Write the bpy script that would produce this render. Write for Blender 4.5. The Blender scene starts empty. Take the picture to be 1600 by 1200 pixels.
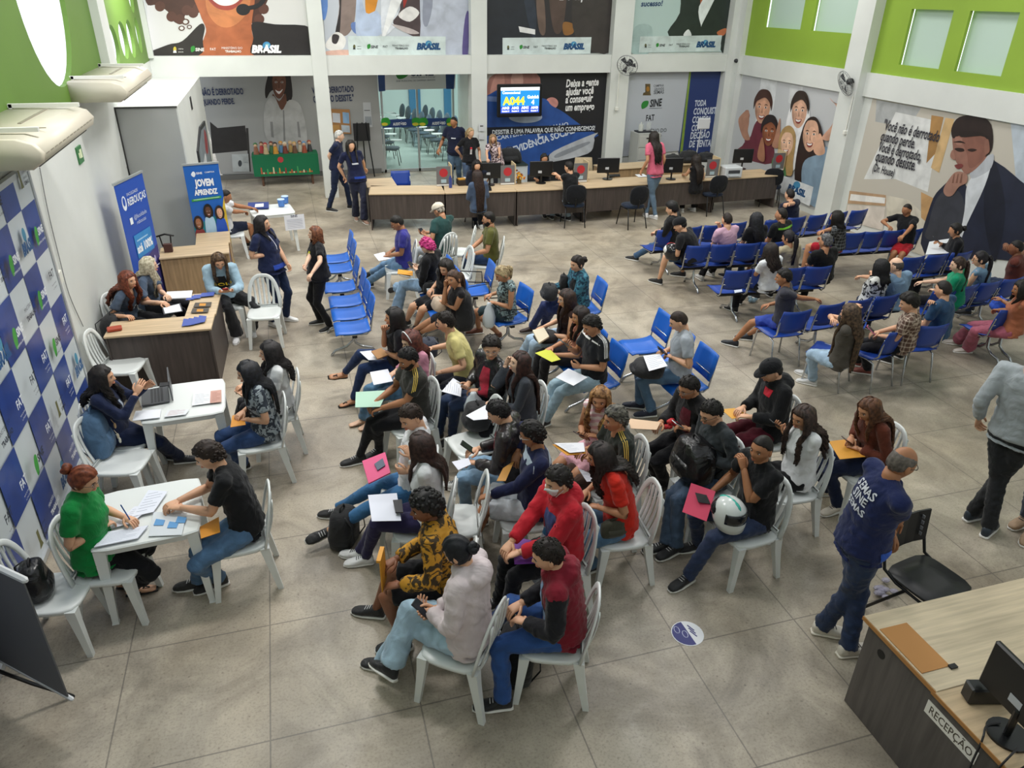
import bpy, bmesh, math, random
import numpy as np
from mathutils import Vector, Matrix, noise as mnoise
from mathutils.bvhtree import BVHTree
random.seed(7)
R = math.radians
SC = bpy.context.scene
COL = SC.collection
# ------------------------------------------------------------------ camera (solved from the floor joints and the wall edges)
CH = 4.35
F_PX, PITCH, ROLL, YAW = 1151.022, .48734195, .01855024, .29416005
_cp, _sp, _cy, _sy = math.cos(PITCH), math.sin(PITCH), math.cos(YAW), math.sin(YAW)
CF = np.array([_sy*_cp, _cy*_cp, -_sp]); _r = np.array([_cy, -_sy, 0.]); _u = np.cross(_r, CF)
CR = math.cos(ROLL)*_r + math.sin(ROLL)*_u; CU = -math.sin(ROLL)*_r + math.cos(ROLL)*_u
CC = np.array([0., 0., CH])
cd = bpy.data.cameras.new('camera'); cam = bpy.data.objects.new('camera', cd); COL.objects.link(cam)
cd.sensor_width = 36; cd.lens = F_PX/1600*36; cd.clip_start = .05; cd.clip_end = 200
cam.matrix_world = Matrix(((CR[0], CU[0], -CF[0], CC[0]), (CR[1], CU[1], -CF[1], CC[1]), (CR[2], CU[2], -CF[2], CC[2]), (0, 0, 0, 1)))
SC.camera = cam
SC.view_settings.view_transform = 'Standard'; SC.view_settings.look = 'None'
SC.view_settings.exposure = 0.22; SC.view_settings.gamma = 1; SC.view_settings.use_curve_mapping = False
SC.cycles.max_bounces = 6; SC.cycles.diffuse_bounces = 3; SC.cycles.glossy_bounces = 3; SC.cycles.transmission_bounces = 6
SC.cycles.transparent_max_bounces = 8; SC.cycles.caustics_reflective = False; SC.cycles.caustics_refractive = False
SC.cycles.use_denoising = True
# ------------------------------------------------------------------ daylight, added fill lights overhead, and the box room lamp
wd = bpy.data.worlds.new('daylight'); SC.world = wd; wd.use_nodes = True
wd.node_tree.nodes['Background'].inputs[0].default_value = (.90, .95, 1.0, 1)
wd.node_tree.nodes['Background'].inputs[1].default_value = 1.25
def area(name, loc, sx, sy, power, color=(1, .97, .93), rot=(0, 0, 0)):
    l = bpy.data.lights.new(name, 'AREA'); l.shape = 'RECTANGLE'; l.size = sx; l.size_y = sy; l.energy = power; l.color = color
    o = bpy.data.objects.new(name, l); o.location = loc; o.rotation_euler = rot; COL.objects.link(o); return o
for lx, ly, pw in ((-.6, 6.5, 110), (1.2, 10.4, 150), (5.0, 7.4, 90), (5.4, 12.6, 130), (9.3, 9.6, 60), (.9, 15.4, 90), (9.2, 14.4, 70)):
    area('overhead_fill_light', (lx, ly, 6.35), 1.3, .5, pw)  # added fill for soft shadows and floor reflections, no fixtures built

area('lamp_light_over_box_room', (-1.7, 15.6, 4.7), 1.2, 1.6, 75)
area('left_wall_fill_light', (-1.5, 11.2, 5.4), .5, 1.4, 12)  # added to brighten the left wall, without a fixture

def at(x, y, z=0.):
    d = (x-800)/F_PX*CR - (y-600)/F_PX*CU + CF
    return CC + (z-CH)/d[2]*d
def ray(x, y):
    d = (x-800)/F_PX*CR - (y-600)/F_PX*CU + CF
    return d/np.linalg.norm(d)
def on_y(x, y, Y):
    d = ray(x, y); return CC + Y/d[1]*d
def on_x(x, y, X):
    d = ray(x, y); return CC + X/d[0]*d

# ------------------------------------------------------------------ materials
_M = {}
def lin(h):
    if isinstance(h, tuple): return h
    h = h.lstrip('#'); h = h if len(h) == 6 else ''.join(q*2 for q in h); c = [int(h[i:i+2], 16)/255 for i in (0, 2, 4)]
    return tuple(x/12.92 if x <= .04045 else ((x+.055)/1.055)**2.4 for x in c)
def mat(h, rough=.6, metal=0., kind='plain', name=None, spec=.5, h2=None, scale=1.0):
    key = (h, rough, metal, kind, spec, h2, scale)
    if key in _M: return _M[key]
    c = lin(h)
    m = bpy.data.materials.new(name or kind); m.use_nodes = True; nt = m.node_tree; N = nt.nodes; L = nt.links
    b = N['Principled BSDF']; b.inputs['Roughness'].default_value = rough; b.inputs['Metallic'].default_value = metal
    b.inputs['Specular IOR Level'].default_value = spec
    b.inputs['Base Color'].default_value = (*c, 1)
    def tex(t, sc, det=2., coord='Object'):
        tc = N.new('ShaderNodeTexCoord'); n = N.new(t); L.new(tc.outputs[coord], n.inputs['Vector'])
        n.inputs['Scale'].default_value = sc*scale
        if 'Detail' in n.inputs: n.inputs['Detail'].default_value = det
        return n
    def ramp(src, stops):
        r = N.new('ShaderNodeValToRGB'); L.new(src, r.inputs[0]); e = r.color_ramp.elements
        while len(e) < len(stops): e.new(.5)
        for q, (p, cc) in zip(e, stops): q.position = p; q.color = (*cc, 1)
        return r
    def bump(src, st, dist=.01):
        bp = N.new('ShaderNodeBump'); bp.inputs['Strength'].default_value = st; bp.inputs['Distance'].default_value = dist
        L.new(src, bp.inputs['Height']); L.new(bp.outputs[0], b.inputs['Normal'])
    k = lambda f: tuple(min(1, x*f) for x in c)
    if kind in ('cloth', 'denim', 'leather'):
        n = tex('ShaderNodeTexNoise', 7, 3); n.inputs['Distortion'].default_value = .8
        if kind == 'denim': r = ramp(n.outputs[0], [(.3, k(.78)), (.55, c), (.75, k(1.35))])
        else: r = ramp(n.outputs[0], [(.3, k(.88)), (.7, k(1.1))])
        L.new(r.outputs[0], b.inputs['Base Color']); bump(n.outputs[0], .75, .03 if kind != 'leather' else .04)
        if kind != 'leather': b.inputs['Sheen Weight'].default_value = .12
        if kind == 'leather': b.inputs['Roughness'].default_value = .28
    elif kind == 'skin':
        n = tex('ShaderNodeTexNoise', 9, 2); r = ramp(n.outputs[0], [(.35, k(.9)), (.65, k(1.07))])
        L.new(r.outputs[0], b.inputs['Base Color']); b.inputs['Subsurface Weight'].default_value = 0
    elif kind == 'hair':
        n = tex('ShaderNodeTexNoise', 34, 3); r = ramp(n.outputs[0], [(.35, k(.65)), (.7, lin(h2) if h2 else k(1.5))])
        L.new(r.outputs[0], b.inputs['Base Color']); bump(n.outputs[0], .5, .008)
    elif kind == 'wood':
        tc = N.new('ShaderNodeTexCoord'); mp = N.new('ShaderNodeMapping'); mp.inputs['Scale'].default_value = (1.2, 22, 22)
        n = N.new('ShaderNodeTexNoise'); L.new(tc.outputs['Object'], mp.inputs[0]); L.new(mp.outputs[0], n.inputs['Vector'])
        n.inputs['Scale'].default_value = 1.6*scale; n.inputs['Detail'].default_value = 4
        r = ramp(n.outputs[0], [(.3, k(.8)), (.7, k(1.15))]); L.new(r.outputs[0], b.inputs['Base Color'])
    elif kind == 'woodv':
        tc = N.new('ShaderNodeTexCoord'); mp = N.new('ShaderNodeMapping'); mp.inputs['Scale'].default_value = (16, 16, 1.2)
        n = N.new('ShaderNodeTexNoise'); L.new(tc.outputs['Object'], mp.inputs[0]); L.new(mp.outputs[0], n.inputs['Vector'])
        n.inputs['Scale'].default_value = 1.6*scale; n.inputs['Detail'].default_value = 4
        r = ramp(n.outputs[0], [(.3, k(.72)), (.7, k(1.22))]); L.new(r.outputs[0], b.inputs['Base Color'])
    elif kind == 'wall':
        n = tex('ShaderNodeTexNoise', 1.3, 5); r = ramp(n.outputs[0], [(.3, k(.93)), (.7, k(1.03))])
        L.new(r.outputs[0], b.inputs['Base Color']); bump(tex('ShaderNodeTexNoise', 60, 2).outputs[0], .08, .003)
    elif kind == 'print':
        n = tex('ShaderNodeTexNoise', 3.2, 4); n.inputs['Distortion'].default_value = .6; r = ramp(n.outputs[0], [(.3, k(.80)), (.5, c), (.7, k(1.16))]); L.new(r.outputs[0], b.inputs['Base Color'])
    elif kind == 'two':      # patches of a second colour (prints, florals, graphics)
        v = tex('ShaderNodeTexNoise', 14, 2); v.inputs['Distortion'].default_value = 1.8
        r = ramp(v.outputs[0], [(.47, c), (.52, lin(h2))]); L.new(r.outputs[0], b.inputs['Base Color'])
    elif kind == 'plaid':
        tc = N.new('ShaderNodeTexCoord'); sx = N.new('ShaderNodeSeparateXYZ'); L.new(tc.outputs['Object'], sx.inputs[0]); prev = None
        for ax in (0, 1, 2):
            w = N.new('ShaderNodeMath'); w.operation = 'MULTIPLY'; w.inputs[1].default_value = 17*scale; L.new(sx.outputs[ax], w.inputs[0])
            f = N.new('ShaderNodeMath'); f.operation = 'FRACT'; L.new(w.outputs[0], f.inputs[0])
            g = N.new('ShaderNodeMath'); g.operation = 'LESS_THAN'; g.inputs[1].default_value = .2 if ax < 2 else .3; L.new(f.outputs[0], g.inputs[0])
            if prev: a = N.new('ShaderNodeMath'); a.operation = 'ADD'; L.new(prev, a.inputs[0]); L.new(g.outputs[0], a.inputs[1]); prev = a.outputs[0]
            else: prev = g.outputs[0]
        r = ramp(prev, [(0, c), (.9, lin(h2))]); dv = N.new('ShaderNodeMath'); dv.operation = 'MULTIPLY'; dv.inputs[1].default_value = .45
        L.new(prev, dv.inputs[0]); L.new(dv.outputs[0], r.inputs[0]); L.new(r.outputs[0], b.inputs['Base Color'])
    elif kind == 'stripe':
        w = tex('ShaderNodeTexWave', 9); w.bands_direction = 'DIAGONAL'; r = ramp(w.outputs[0], [(.45, c), (.55, lin(h2))]); L.new(r.outputs[0], b.inputs['Base Color'])
    elif kind == 'glow':
        b.inputs['Emission Color'].default_value = (*c, 1); b.inputs['Emission Strength'].default_value = rough
    elif kind == 'glass':
        b.inputs['Base Color'].default_value = (*c, 1); b.inputs['Alpha'].default_value = .07; b.inputs['Roughness'].default_value = .04
    elif kind == 'veil':
        b.inputs['Alpha'].default_value = .55
    m.diffuse_color = (*c, 1)
    _M[key] = m; return m
def cloth(h, **k): return mat(h, .85, kind='cloth', spec=.2, **k)

# ------------------------------------------------------------------ mesh builder
def nrm(v):
    v = np.asarray(v, float); l = np.linalg.norm(v); return v/l if l > 1e-9 else v
def rotz(a):
    c, s = math.cos(a), math.sin(a); return np.array([[c, -s, 0], [s, c, 0], [0, 0, 1.]])
class MB:
    def __init__(s): s.v = []; s.f = []; s.m = []; s.n = 0; s.mi = 0; s.mats = []
    def use(s, m):
        if m not in s.mats: s.mats.append(m)
        s.mi = s.mats.index(m); return s
    def add(s, V, F):
        s.v.append(np.asarray(V, float).reshape(-1, 3)); o = s.n; s.n += len(s.v[-1])
        s.f += [tuple(i+o for i in f) for f in F]; s.m += [s.mi]*len(F); return s
    def box(s, c, d, rz=0., rx=0., M=None, bev=0.):
        d = np.asarray(d, float)/2; c = np.asarray(c, float)
        if bev > 0 and min(d) > bev*1.2:
            V = []; idx = {}
            P = []
            for sx in (-1, 1):
                for sy in (-1, 1):
                    for sz in (-1, 1):
                        sg = np.array([sx, sy, sz], float)
                        for k in range(3):
                            q = sg*(d-bev); q[k] = sg[k]*d[k]; idx[(sx, sy, sz, k)] = len(P); P.append(q)
            F = []
            for k in range(3):
                a, b_ = [i for i in range(3) if i != k]
                for s0 in (-1, 1):
                    q = []
                    for sa, sb in ((-1, -1), (1, -1), (1, 1), (-1, 1)):
                        t = [0, 0, 0]; t[k] = s0; t[a] = sa; t[b_] = sb; q.append(idx[(*t, k)])
                    F.append(tuple(q))
            for k in range(3):      # edges along k
                a, b_ = [i for i in range(3) if i != k]
                for sa in (-1, 1):
                    for sb in (-1, 1):
                        q = []
                        for sk in (-1, 1):
                            t = [0, 0, 0]; t[k] = sk; t[a] = sa; t[b_] = sb
                            q += [idx[(*t, a)], idx[(*t, b_)]] if sk == -1 else [idx[(*t, b_)], idx[(*t, a)]]
                        F.append(tuple(q))
            for sx in (-1, 1):
                for sy in (-1, 1):
                    for sz in (-1, 1): F.append(tuple(idx[(sx, sy, sz, k)] for k in range(3)))
            V = np.array(P)
        else:
            V = np.array([[x, y, z] for x in (-d[0], d[0]) for y in (-d[1], d[1]) for z in (-d[2], d[2])])
            F = [(0, 1, 3, 2), (4, 6, 7, 5), (0, 4, 5, 1), (2, 3, 7, 6), (0, 2, 6, 4), (1, 5, 7, 3)]
        if rx: V = V @ np.array(Matrix.Rotation(rx, 3, 'X')).T
        if rz: V = V @ rotz(rz).T
        if M is not None: V = V @ np.asarray(M).T
        return s.add(V+c, F)
    def loft(s, rings, cap=True, closed=False):
        n = len(rings[0]); V = np.concatenate(rings); F = []
        K = len(rings)
        for i in range(K if closed else K-1):
            j = (i+1) % K
            for k in range(n): F.append((i*n+k, i*n+(k+1) % n, j*n+(k+1) % n, j*n+k))
        if cap and not closed: F.append(tuple(range(n-1, -1, -1))); F.append(tuple((K-1)*n+k for k in range(n)))
        return s.add(V, F)
    def tube(s, pts, r, seg=8, flat=1.0, up=None, cap=True, closed=False, rnd=True):
        pts = [np.asarray(p, float) for p in pts]; n = len(pts)
        rr = [r]*n if np.isscalar(r) else list(r); rings = []; pu = None
        if rnd and not closed and cap:      # rounded ends
            a = nrm(pts[0]-pts[1]); b_ = nrm(pts[-1]-pts[-2])
            pts = [pts[0]+a*rr[0]*.8] + pts + [pts[-1]+b_*rr[-1]*.8]; rr = [rr[0]*.5] + rr + [rr[-1]*.5]; n += 2
        for i, p in enumerate(pts):
            if closed: t = nrm(pts[(i+1) % n]-pts[i-1])
            else: t = nrm(pts[min(i+1, n-1)]-pts[max(i-1, 0)])
            if pu is None:
                ref = np.asarray(up, float) if up is not None else (np.array([0, 0, 1.]) if abs(t[2]) < .9 else np.array([1., 0, 0]))
            else: ref = pu
            if up is not None: ref = np.asarray(up, float)
            u = nrm(ref - t*(ref@t)); w = np.cross(t, u); pu = u
            ang = np.arange(seg)/seg*2*math.pi
            rings.append(p + np.outer(np.cos(ang), u)*rr[i]*flat + np.outer(np.sin(ang), w)*rr[i])
        return s.loft(rings, cap, closed)
    def ell(s, c, r, seg=12, rg=8, M=None):
        V = [[0, 0, -1]]; F = []
        for i in range(1, rg):
            th = -math.pi/2+math.pi*i/rg
            for k in range(seg):
                a = 2*math.pi*k/seg; V.append([math.cos(th)*math.cos(a), math.cos(th)*math.sin(a), math.sin(th)])
        V.append([0, 0, 1]); V = np.array(V)*np.asarray(r, float)
        for k in range(seg): F.append((0, 1+(k+1) % seg, 1+k))
        for i in range(rg-2):
            for k in range(seg): F.append((1+i*seg+k, 1+i*seg+(k+1) % seg, 1+(i+1)*seg+(k+1) % seg, 1+(i+1)*seg+k))
        o = 1+(rg-2)*seg; t = len(V)-1
        for k in range(seg): F.append((o+k, o+(k+1) % seg, t))
        if M is not None: V = V @ np.asarray(M).T
        return s.add(V+np.asarray(c, float), F)
    def cyl(s, c, r, h, seg=16, r2=None):
        c = np.asarray(c, float); a = np.arange(seg)/seg*2*math.pi; r2 = r if r2 is None else r2
        e = np.stack([np.cos(a), np.sin(a), a*0], 1)
        return s.loft([c+e*r, c+e*r2+[0, 0, h]])
    def prism(s, poly, z0, z1):     # xy outline extruded in z
        P = np.array([[x, y, 0] for x, y in poly]); return s.loft([P+[0, 0, z0], P+[0, 0, z1]])
    def build(s, name, parent=None, smooth=False, link=True, obj=True):
        V = np.concatenate(s.v) if s.v else np.zeros((0, 3))
        if parent is not None: V = V - np.array(parent.location)
        me = bpy.data.meshes.new(name); me.from_pydata(V.tolist(), [], s.f)
        for m in s.mats: me.materials.append(m)
        if len(s.mats) > 1: me.polygons.foreach_set('material_index', s.m)
        if smooth: me.polygons.foreach_set('use_smooth', [True]*len(me.polygons))
        me.update()
        if not obj: return me
        o = bpy.data.objects.new(name, me); COL.objects.link(o)
        if parent is not None: o.parent = parent
        return o
def tag(o, label, cat, group=None, kind=None):
    if label: o['label'] = label
    if cat: o['category'] = cat
    if group: o['group'] = group
    if kind: o['kind'] = kind
    return o
def struct(o): o['kind'] = 'structure'; return o
def empty(name, loc, label=None, cat=None, group=None, rz=0.):
    o = bpy.data.objects.new(name, None); o.empty_display_size = .1; COL.objects.link(o)
    o.location = tuple(float(q) for q in loc); o.rotation_euler = (0, 0, rz); tag(o, label, cat, group); return o
def tree(o, parent=None):
    c = o.copy(); COL.objects.link(c); c.parent = parent
    for ch in o.children: tree(ch, c)
    return c
PROTO = {}
def place(proto, loc, rz, label, group=None):       # the first call moves the source itself, later ones copy it with its parts
    src, used = PROTO[proto]
    o = src if not used else tree(src)
    PROTO[proto] = (src, True)
    o.location = (float(loc[0]), float(loc[1]), float(loc[2]) if len(loc) > 2 else 0.); o.rotation_euler = (0, 0, rz)
    o['label'] = label
    if group: o['group'] = group
    elif 'group' in o.keys(): del o['group']
    return o
def text_mesh(s, bold=.0, shear=0.):
    cu = bpy.data.curves.new('t', 'FONT'); cu.body = s; cu.offset = bold; cu.shear = shear; cu.resolution_u = 2; cu.align_x = 'LEFT'
    o = bpy.data.objects.new('t', cu); COL.objects.link(o)
    me = bpy.data.meshes.new_from_object(o.evaluated_get(bpy.context.evaluated_depsgraph_get()))
    V = np.zeros(len(me.vertices)*3); me.vertices.foreach_get('co', V); V = V.reshape(-1, 3); F = [tuple(p.vertices) for p in me.polygons]
    bpy.data.objects.remove(o); bpy.data.curves.remove(cu); bpy.data.meshes.remove(me)
    return V, F
def catmull(P, k=5, closed=True):
    P = [np.asarray(p, float) for p in P]; n = len(P); out = []
    for i in range(n if closed else n-1):
        p0, p1, p2, p3 = (P[(i-1) % n] if closed or i else P[0]), P[i], P[(i+1) % n], (P[(i+2) % n] if closed or i+2 < n else P[-1])
        for j in range(k):
            t = j/k; out.append(.5*((2*p1)+(-p0+p2)*t+(2*p0-5*p1+4*p2-p3)*t*t+(-p0+3*p1-3*p2+p3)*t**3))
    if not closed: out.append(P[-1])
    return out
# a flat printed sheet on a wall: base sheet plus layers of ink a fraction of a millimetre apart
class Sheet:
    def __init__(s, axis, val, sgn=-1, thick=.006):
        s.axis, s.val, s.mb, s.k = axis, val, MB(), 0
        s.off = thick
        if axis == 'y': s.U, s.n = np.array([1., 0, 0]), np.array([0, -1., 0])
        elif sgn > 0: s.U, s.n = np.array([0, 1., 0]), np.array([1., 0, 0])
        else: s.U, s.n = np.array([0, -1., 0]), np.array([-1., 0, 0])
        s.W = np.array([0, 0, 1.])
    def P(s, p):
        if len(p) == 3: return np.array(p, float)
        return on_y(p[0], p[1], s.val) if s.axis == 'y' else on_x(p[0], p[1], s.val)
    def base(s, pts, h, rough=.45, **k):
        s.mb.use(mat(h, rough, **k)); Q = np.array([s.P(p) for p in pts]); s.mb.loft([Q, Q+s.n*s.off]); return s
    def nxt(s): s.k += 1; return s.n*(s.off+.0007*s.k)
    def poly(s, pts, h, smooth=True, rough=.45, **k):
        Q = [s.P(p) for p in pts]
        if smooth and len(Q) > 3: Q = catmull(Q, 4)
        Q = np.array(Q)+s.nxt()
        nn = sum(np.cross(Q[i], Q[(i+1) % len(Q)]) for i in range(len(Q)))
        if nn @ s.n < 0: Q = Q[::-1]
        k.setdefault('kind', 'print'); s.mb.use(mat(h, rough, **k)); s.mb.add(Q, [tuple(range(len(Q)))]); return s
    def ell(s, c, rx, ry, h, rot=0., **k):
        return s.poly([(c[0]+rx*math.cos(t)*math.cos(rot)-ry*math.sin(t)*math.sin(rot), c[1]+rx*math.cos(t)*math.sin(rot)+ry*math.sin(t)*math.cos(rot)) for t in [i*math.pi/6 for i in range(12)]], h, **k)
    def face(s, c, rx, ry, h, rot=0., smile=True, up=1, hair=None, eyes='#2a1c18'):      # up=+1: second coordinate grows downwards (picture order)
        k = lin(h); dk = tuple(x*.72 for x in k); lt = tuple(min(1, x*1.18) for x in k); cr, sr = math.cos(rot), math.sin(rot)
        def q(a, b_): a, b_ = a*rx, b_*ry; return (c[0]+a*cr-b_*sr, c[1]+(a*sr+b_*cr)*up)
        E = lambda a, b_, r1, r2, col, n=12: s.poly([q(a+r1*math.cos(t), b_+r2*math.sin(t)) for t in [i*2*math.pi/n for i in range(n)]], col)
        if hair: s.poly([q(-1.15, .1), (q(-1.2, -.6)), q(-.7, -1.25), q(0, -1.4), q(.7, -1.25), q(1.2, -.6), q(1.15, .1), q(.9, -.4), q(0, -.7), q(-.9, -.4)], hair)
        s.poly([q(-.95, -.35), q(-.6, -.9), q(0, -1.02), q(.6, -.9), q(.95, -.35), q(.92, .25), q(.62, .75), q(.2, 1.02), q(-.2, 1.02), q(-.62, .75), q(-.92, .25)], h)
        E(.1, .1, .6, .7, lt); s.poly([q(-.95, -.2), q(-.7, .1), q(-.55, .7), q(-.3, .98), q(-.62, .75), q(-.92, .25)], dk); E(.5, .22, .2, .18, tuple(x*.93 for x in k)); E(-.45, .22, .2, .18, tuple(x*.9 for x in k))
        for sx in (-1, 1): E(sx*.42, -.12, .17, .07, '#e8e0da', 8); E(sx*.42, -.12, .08, .07, eyes, 6); s.poly([q(sx*.2, -.27), q(sx*.45, -.36), q(sx*.68, -.27), q(sx*.45, -.30)], '#3a261e')
        s.poly([q(-.02, -.1), q(.12, .28), (q(-.14, .30))], dk, smooth=False)
        if smile: s.poly([q(-.42, .45), q(0, .50), q(.42, .45), q(.22, .72), q(-.22, .72)], '#8c3a38'); s.poly([q(-.34, .49), q(0, .53), q(.34, .49), q(.18, .62), q(-.18, .62)], '#f6f2ee')
        else: s.poly([q(-.28, .55), q(0, .50), q(.28, .55), q(0, .63)], '#8a4440')
        if hair: s.poly([q(-1.02, -.1), q(-.95, -.75), q(-.4, -1.12), q(.3, -1.15), q(.95, -.75), q(1.02, -.1), q(.85, -.5), q(.2, -.82), q(-.55, -.62), q(-.85, -.45)], hair)
        return s
    def text(s, tx, p0, p1, h, bold=.012, shear=0., hs=1., cond=1.):
        A, B = s.P(p0), s.P(p1); w = np.linalg.norm(B-A); U = nrm(B-A); W = nrm(np.cross(s.n, U))
        if W[2] < 0: W = -W
        V, F = text_mesh(tx, bold, shear); x0, x1 = V[:, 0].min(), V[:, 0].max(); k = w/max(1e-6, x1-x0)
        Q = A + np.outer((V[:, 0]-x0)*k, U) + np.outer(V[:, 1]*k*hs, W) + s.nxt()
        s.mb.use(mat(h, .45)); s.mb.add(Q, F); return s
    def done(s, name, label, cat='poster', group=None):
        o = s.mb.build(name); tag(o, label, cat, group); return o
# ================================================================== THE HALL
YB, XL, XR = 18.03, -2.5, 11.33
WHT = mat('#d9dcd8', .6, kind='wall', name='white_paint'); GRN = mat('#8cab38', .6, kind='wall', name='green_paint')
GRN_SHADE = mat('#5f8230', .6, kind='wall', name='green_paint_shaded')  # the hall's green, darkened in colour for the shadow on the left wall
GRY = mat('#a9acaa', .6, kind='wall', name='grey_paint')
def floor_mat():
    m = bpy.data.materials.new('polished_concrete'); m.use_nodes = True; nt = m.node_tree; N = nt.nodes; L = nt.links; b = N['Principled BSDF']
    tc = N.new('ShaderNodeTexCoord')
    def noise(sc, det, dist=0., rough=.6):
        n = N.new('ShaderNodeTexNoise'); L.new(tc.outputs['Object'], n.inputs['Vector']); n.inputs['Scale'].default_value = sc
        n.inputs['Detail'].default_value = det; n.inputs['Distortion'].default_value = dist; n.inputs['Roughness'].default_value = rough; return n.outputs[0]
    def ramp(src, st):
        r = N.new('ShaderNodeValToRGB'); L.new(src, r.inputs[0]); e = r.color_ramp.elements
        while len(e) < len(st): e.new(.5)
        for q, (p, c) in zip(e, st): q.position = p; q.color = (*c, 1)
        return r.outputs[0]
    def mix(f, a, c, mode='MIX'):
        x = N.new('ShaderNodeMix'); x.data_type = 'RGBA'; x.blend_type = mode
        if isinstance(f, float): x.inputs[0].default_value = f
        else: L.new(f, x.inputs[0])
        for i, q in ((6, a), (7, c)):
            if isinstance(q, tuple): x.inputs[i].default_value = (*q, 1)
            else: L.new(q, x.inputs[i])
        return x.outputs[2]
    base = ramp(noise(.8, 6, .4, .62), [(.32, lin('#8b8377')), (.5, lin('#a69d8e')), (.68, lin('#bcb3a3'))])
    stain = ramp(noise(1.15, 6, 1.0, .68), [(.36, (.55, .54, .53)), (.56, (1.06, 1.06, 1.05))])
    c = mix(.72, base, stain, 'MULTIPLY')
    warm = ramp(noise(.45, 3, .5), [(.4, (1, 1, 1)), (.65, (1.0, .93, .84))]); c = mix(.6, c, warm, 'MULTIPLY')
    fine = ramp(noise(55, 3, 0, .7), [(.32, (.62, .61, .6)), (.48, (1, 1, 1)), (.75, (1.12, 1.12, 1.1))]); c = mix(.7, c, fine, 'MULTIPLY')
    v = N.new('ShaderNodeTexVoronoi'); L.new(tc.outputs['Object'], v.inputs['Vector']); v.inputs['Scale'].default_value = 9
    sp = ramp(v.outputs[0], [(.05, (.45, .43, .42)), (.085, (1, 1, 1))]); c = mix(.6, c, sp, 'MULTIPLY')
    sx = N.new('ShaderNodeSeparateXYZ'); L.new(tc.outputs['Object'], sx.inputs[0]); masks = []
    for ax, o0, st in ((0, -1.5514, .9942), (1, 3.4674, 1.0351)):
        a = N.new('ShaderNodeMath'); a.operation = 'SUBTRACT'; a.inputs[1].default_value = o0-st/2; L.new(sx.outputs[ax], a.inputs[0])
        d = N.new('ShaderNodeMath'); d.operation = 'DIVIDE'; d.inputs[1].default_value = st; L.new(a.outputs[0], d.inputs[0])
        f = N.new('ShaderNodeMath'); f.operation = 'FRACT'; L.new(d.outputs[0], f.inputs[0])
        g = N.new('ShaderNodeMath'); g.operation = 'SUBTRACT'; g.inputs[1].default_value = .5; L.new(f.outputs[0], g.inputs[0])
        h = N.new('ShaderNodeMath'); h.operation = 'ABSOLUTE'; L.new(g.outputs[0], h.inputs[0])
        k = N.new('ShaderNodeMath'); k.operation = 'LESS_THAN'; k.inputs[1].default_value = .0052; L.new(h.outputs[0], k.inputs[0]); masks.append(k.outputs[0])
    mx = N.new('ShaderNodeMath'); mx.operation = 'MAXIMUM'; L.new(masks[0], mx.inputs[0]); L.new(masks[1], mx.inputs[1])
    jm = N.new('ShaderNodeMath'); jm.operation = 'MULTIPLY'; jm.inputs[1].default_value = .62; L.new(mx.outputs[0], jm.inputs[0])
    c = mix(jm.outputs[0], c, (.09, .08, .07)); L.new(c, b.inputs['Base Color'])
    rr = ramp(noise(2.5, 4, .6), [(.35, (.34,)*3), (.7, (.55,)*3)]); L.new(rr, b.inputs['Roughness'])
    b.inputs['Specular IOR Level'].default_value = .5
    return m
m = MB(); m.use(floor_mat()); m.box((4.4, 13, -.05), (14.6, 30, .1)); struct(m.build('floor'))
m = MB(); m.use(mat('#9fb0a8', .25, name='auditorium_tiles')); m.box((4.6, 24.05, .004), (4.6, 7.1, .02)); struct(m.build('floor_auditorium'))
# left wall: white below, green above, openings as real holes
def wall_with_holes(x, y0, y1, z0, z1, holes, mt, name, thick=.06, side=-1):
    bm = bmesh.new(); rect = [bm.verts.new((x, y, z)) for y, z in ((y0, z0), (y1, z0), (y1, z1), (y0, z1))]
    loops = [rect] + [[bm.verts.new((x, y, z)) for y, z in h] for h in holes]; ed = []
    for lp in loops:
        for i in range(len(lp)): ed.append(bm.edges.new((lp[i], lp[(i+1) % len(lp)])))
    bmesh.ops.triangle_fill(bm, use_beauty=True, edges=ed)
    r = bmesh.ops.extrude_face_region(bm, geom=bm.faces[:]); bmesh.ops.translate(bm, verts=[v for v in r['geom'] if isinstance(v, bmesh.types.BMVert)], vec=(side*thick, 0, 0))
    bmesh.ops.recalc_face_normals(bm, faces=bm.faces[:]); me = bpy.data.meshes.new(name); bm.to_mesh(me); bm.free(); me.materials.append(mt)
    o = bpy.data.objects.new(name, me); COL.objects.link(o); return struct(o)
def circ(cy, cz, r, n=40, rz=None): return [(cy+r*math.cos(2*math.pi*i/n), cz+(rz or r)*math.sin(2*math.pi*i/n)) for i in range(n)]
m = MB(); m.use(WHT); m.box((XL-.1, 9, 1.5), (.2, 20, 3.0)); struct(m.build('wall_left'))
wall_with_holes(XL, -1, 13.2, 3.0, 7, [circ(10.75, 4.33, 1.07)], GRN_SHADE, 'wall_left_upper')
wall_with_holes(XL, 13.75, 18.03, 3.0, 7, [circ(14.55, 3.5, .38, rz=.3), circ(15.5, 3.52, .36, rz=.3), circ(16.3, 3.5, .33, rz=.32), circ(17.25, 3.52, .24, rz=.32), circ(17.2, 4.3, .3, rz=.4)], GRN_SHADE, 'wall_left_far_upper')
m = MB(); m.use(WHT); m.box((XL-.05, 13.475, 5), (.34, .55, 4)); m.box((XL+.03, 18.0, 5), (.14, .1, 3.9)); struct(m.build('trim_1'))
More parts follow.
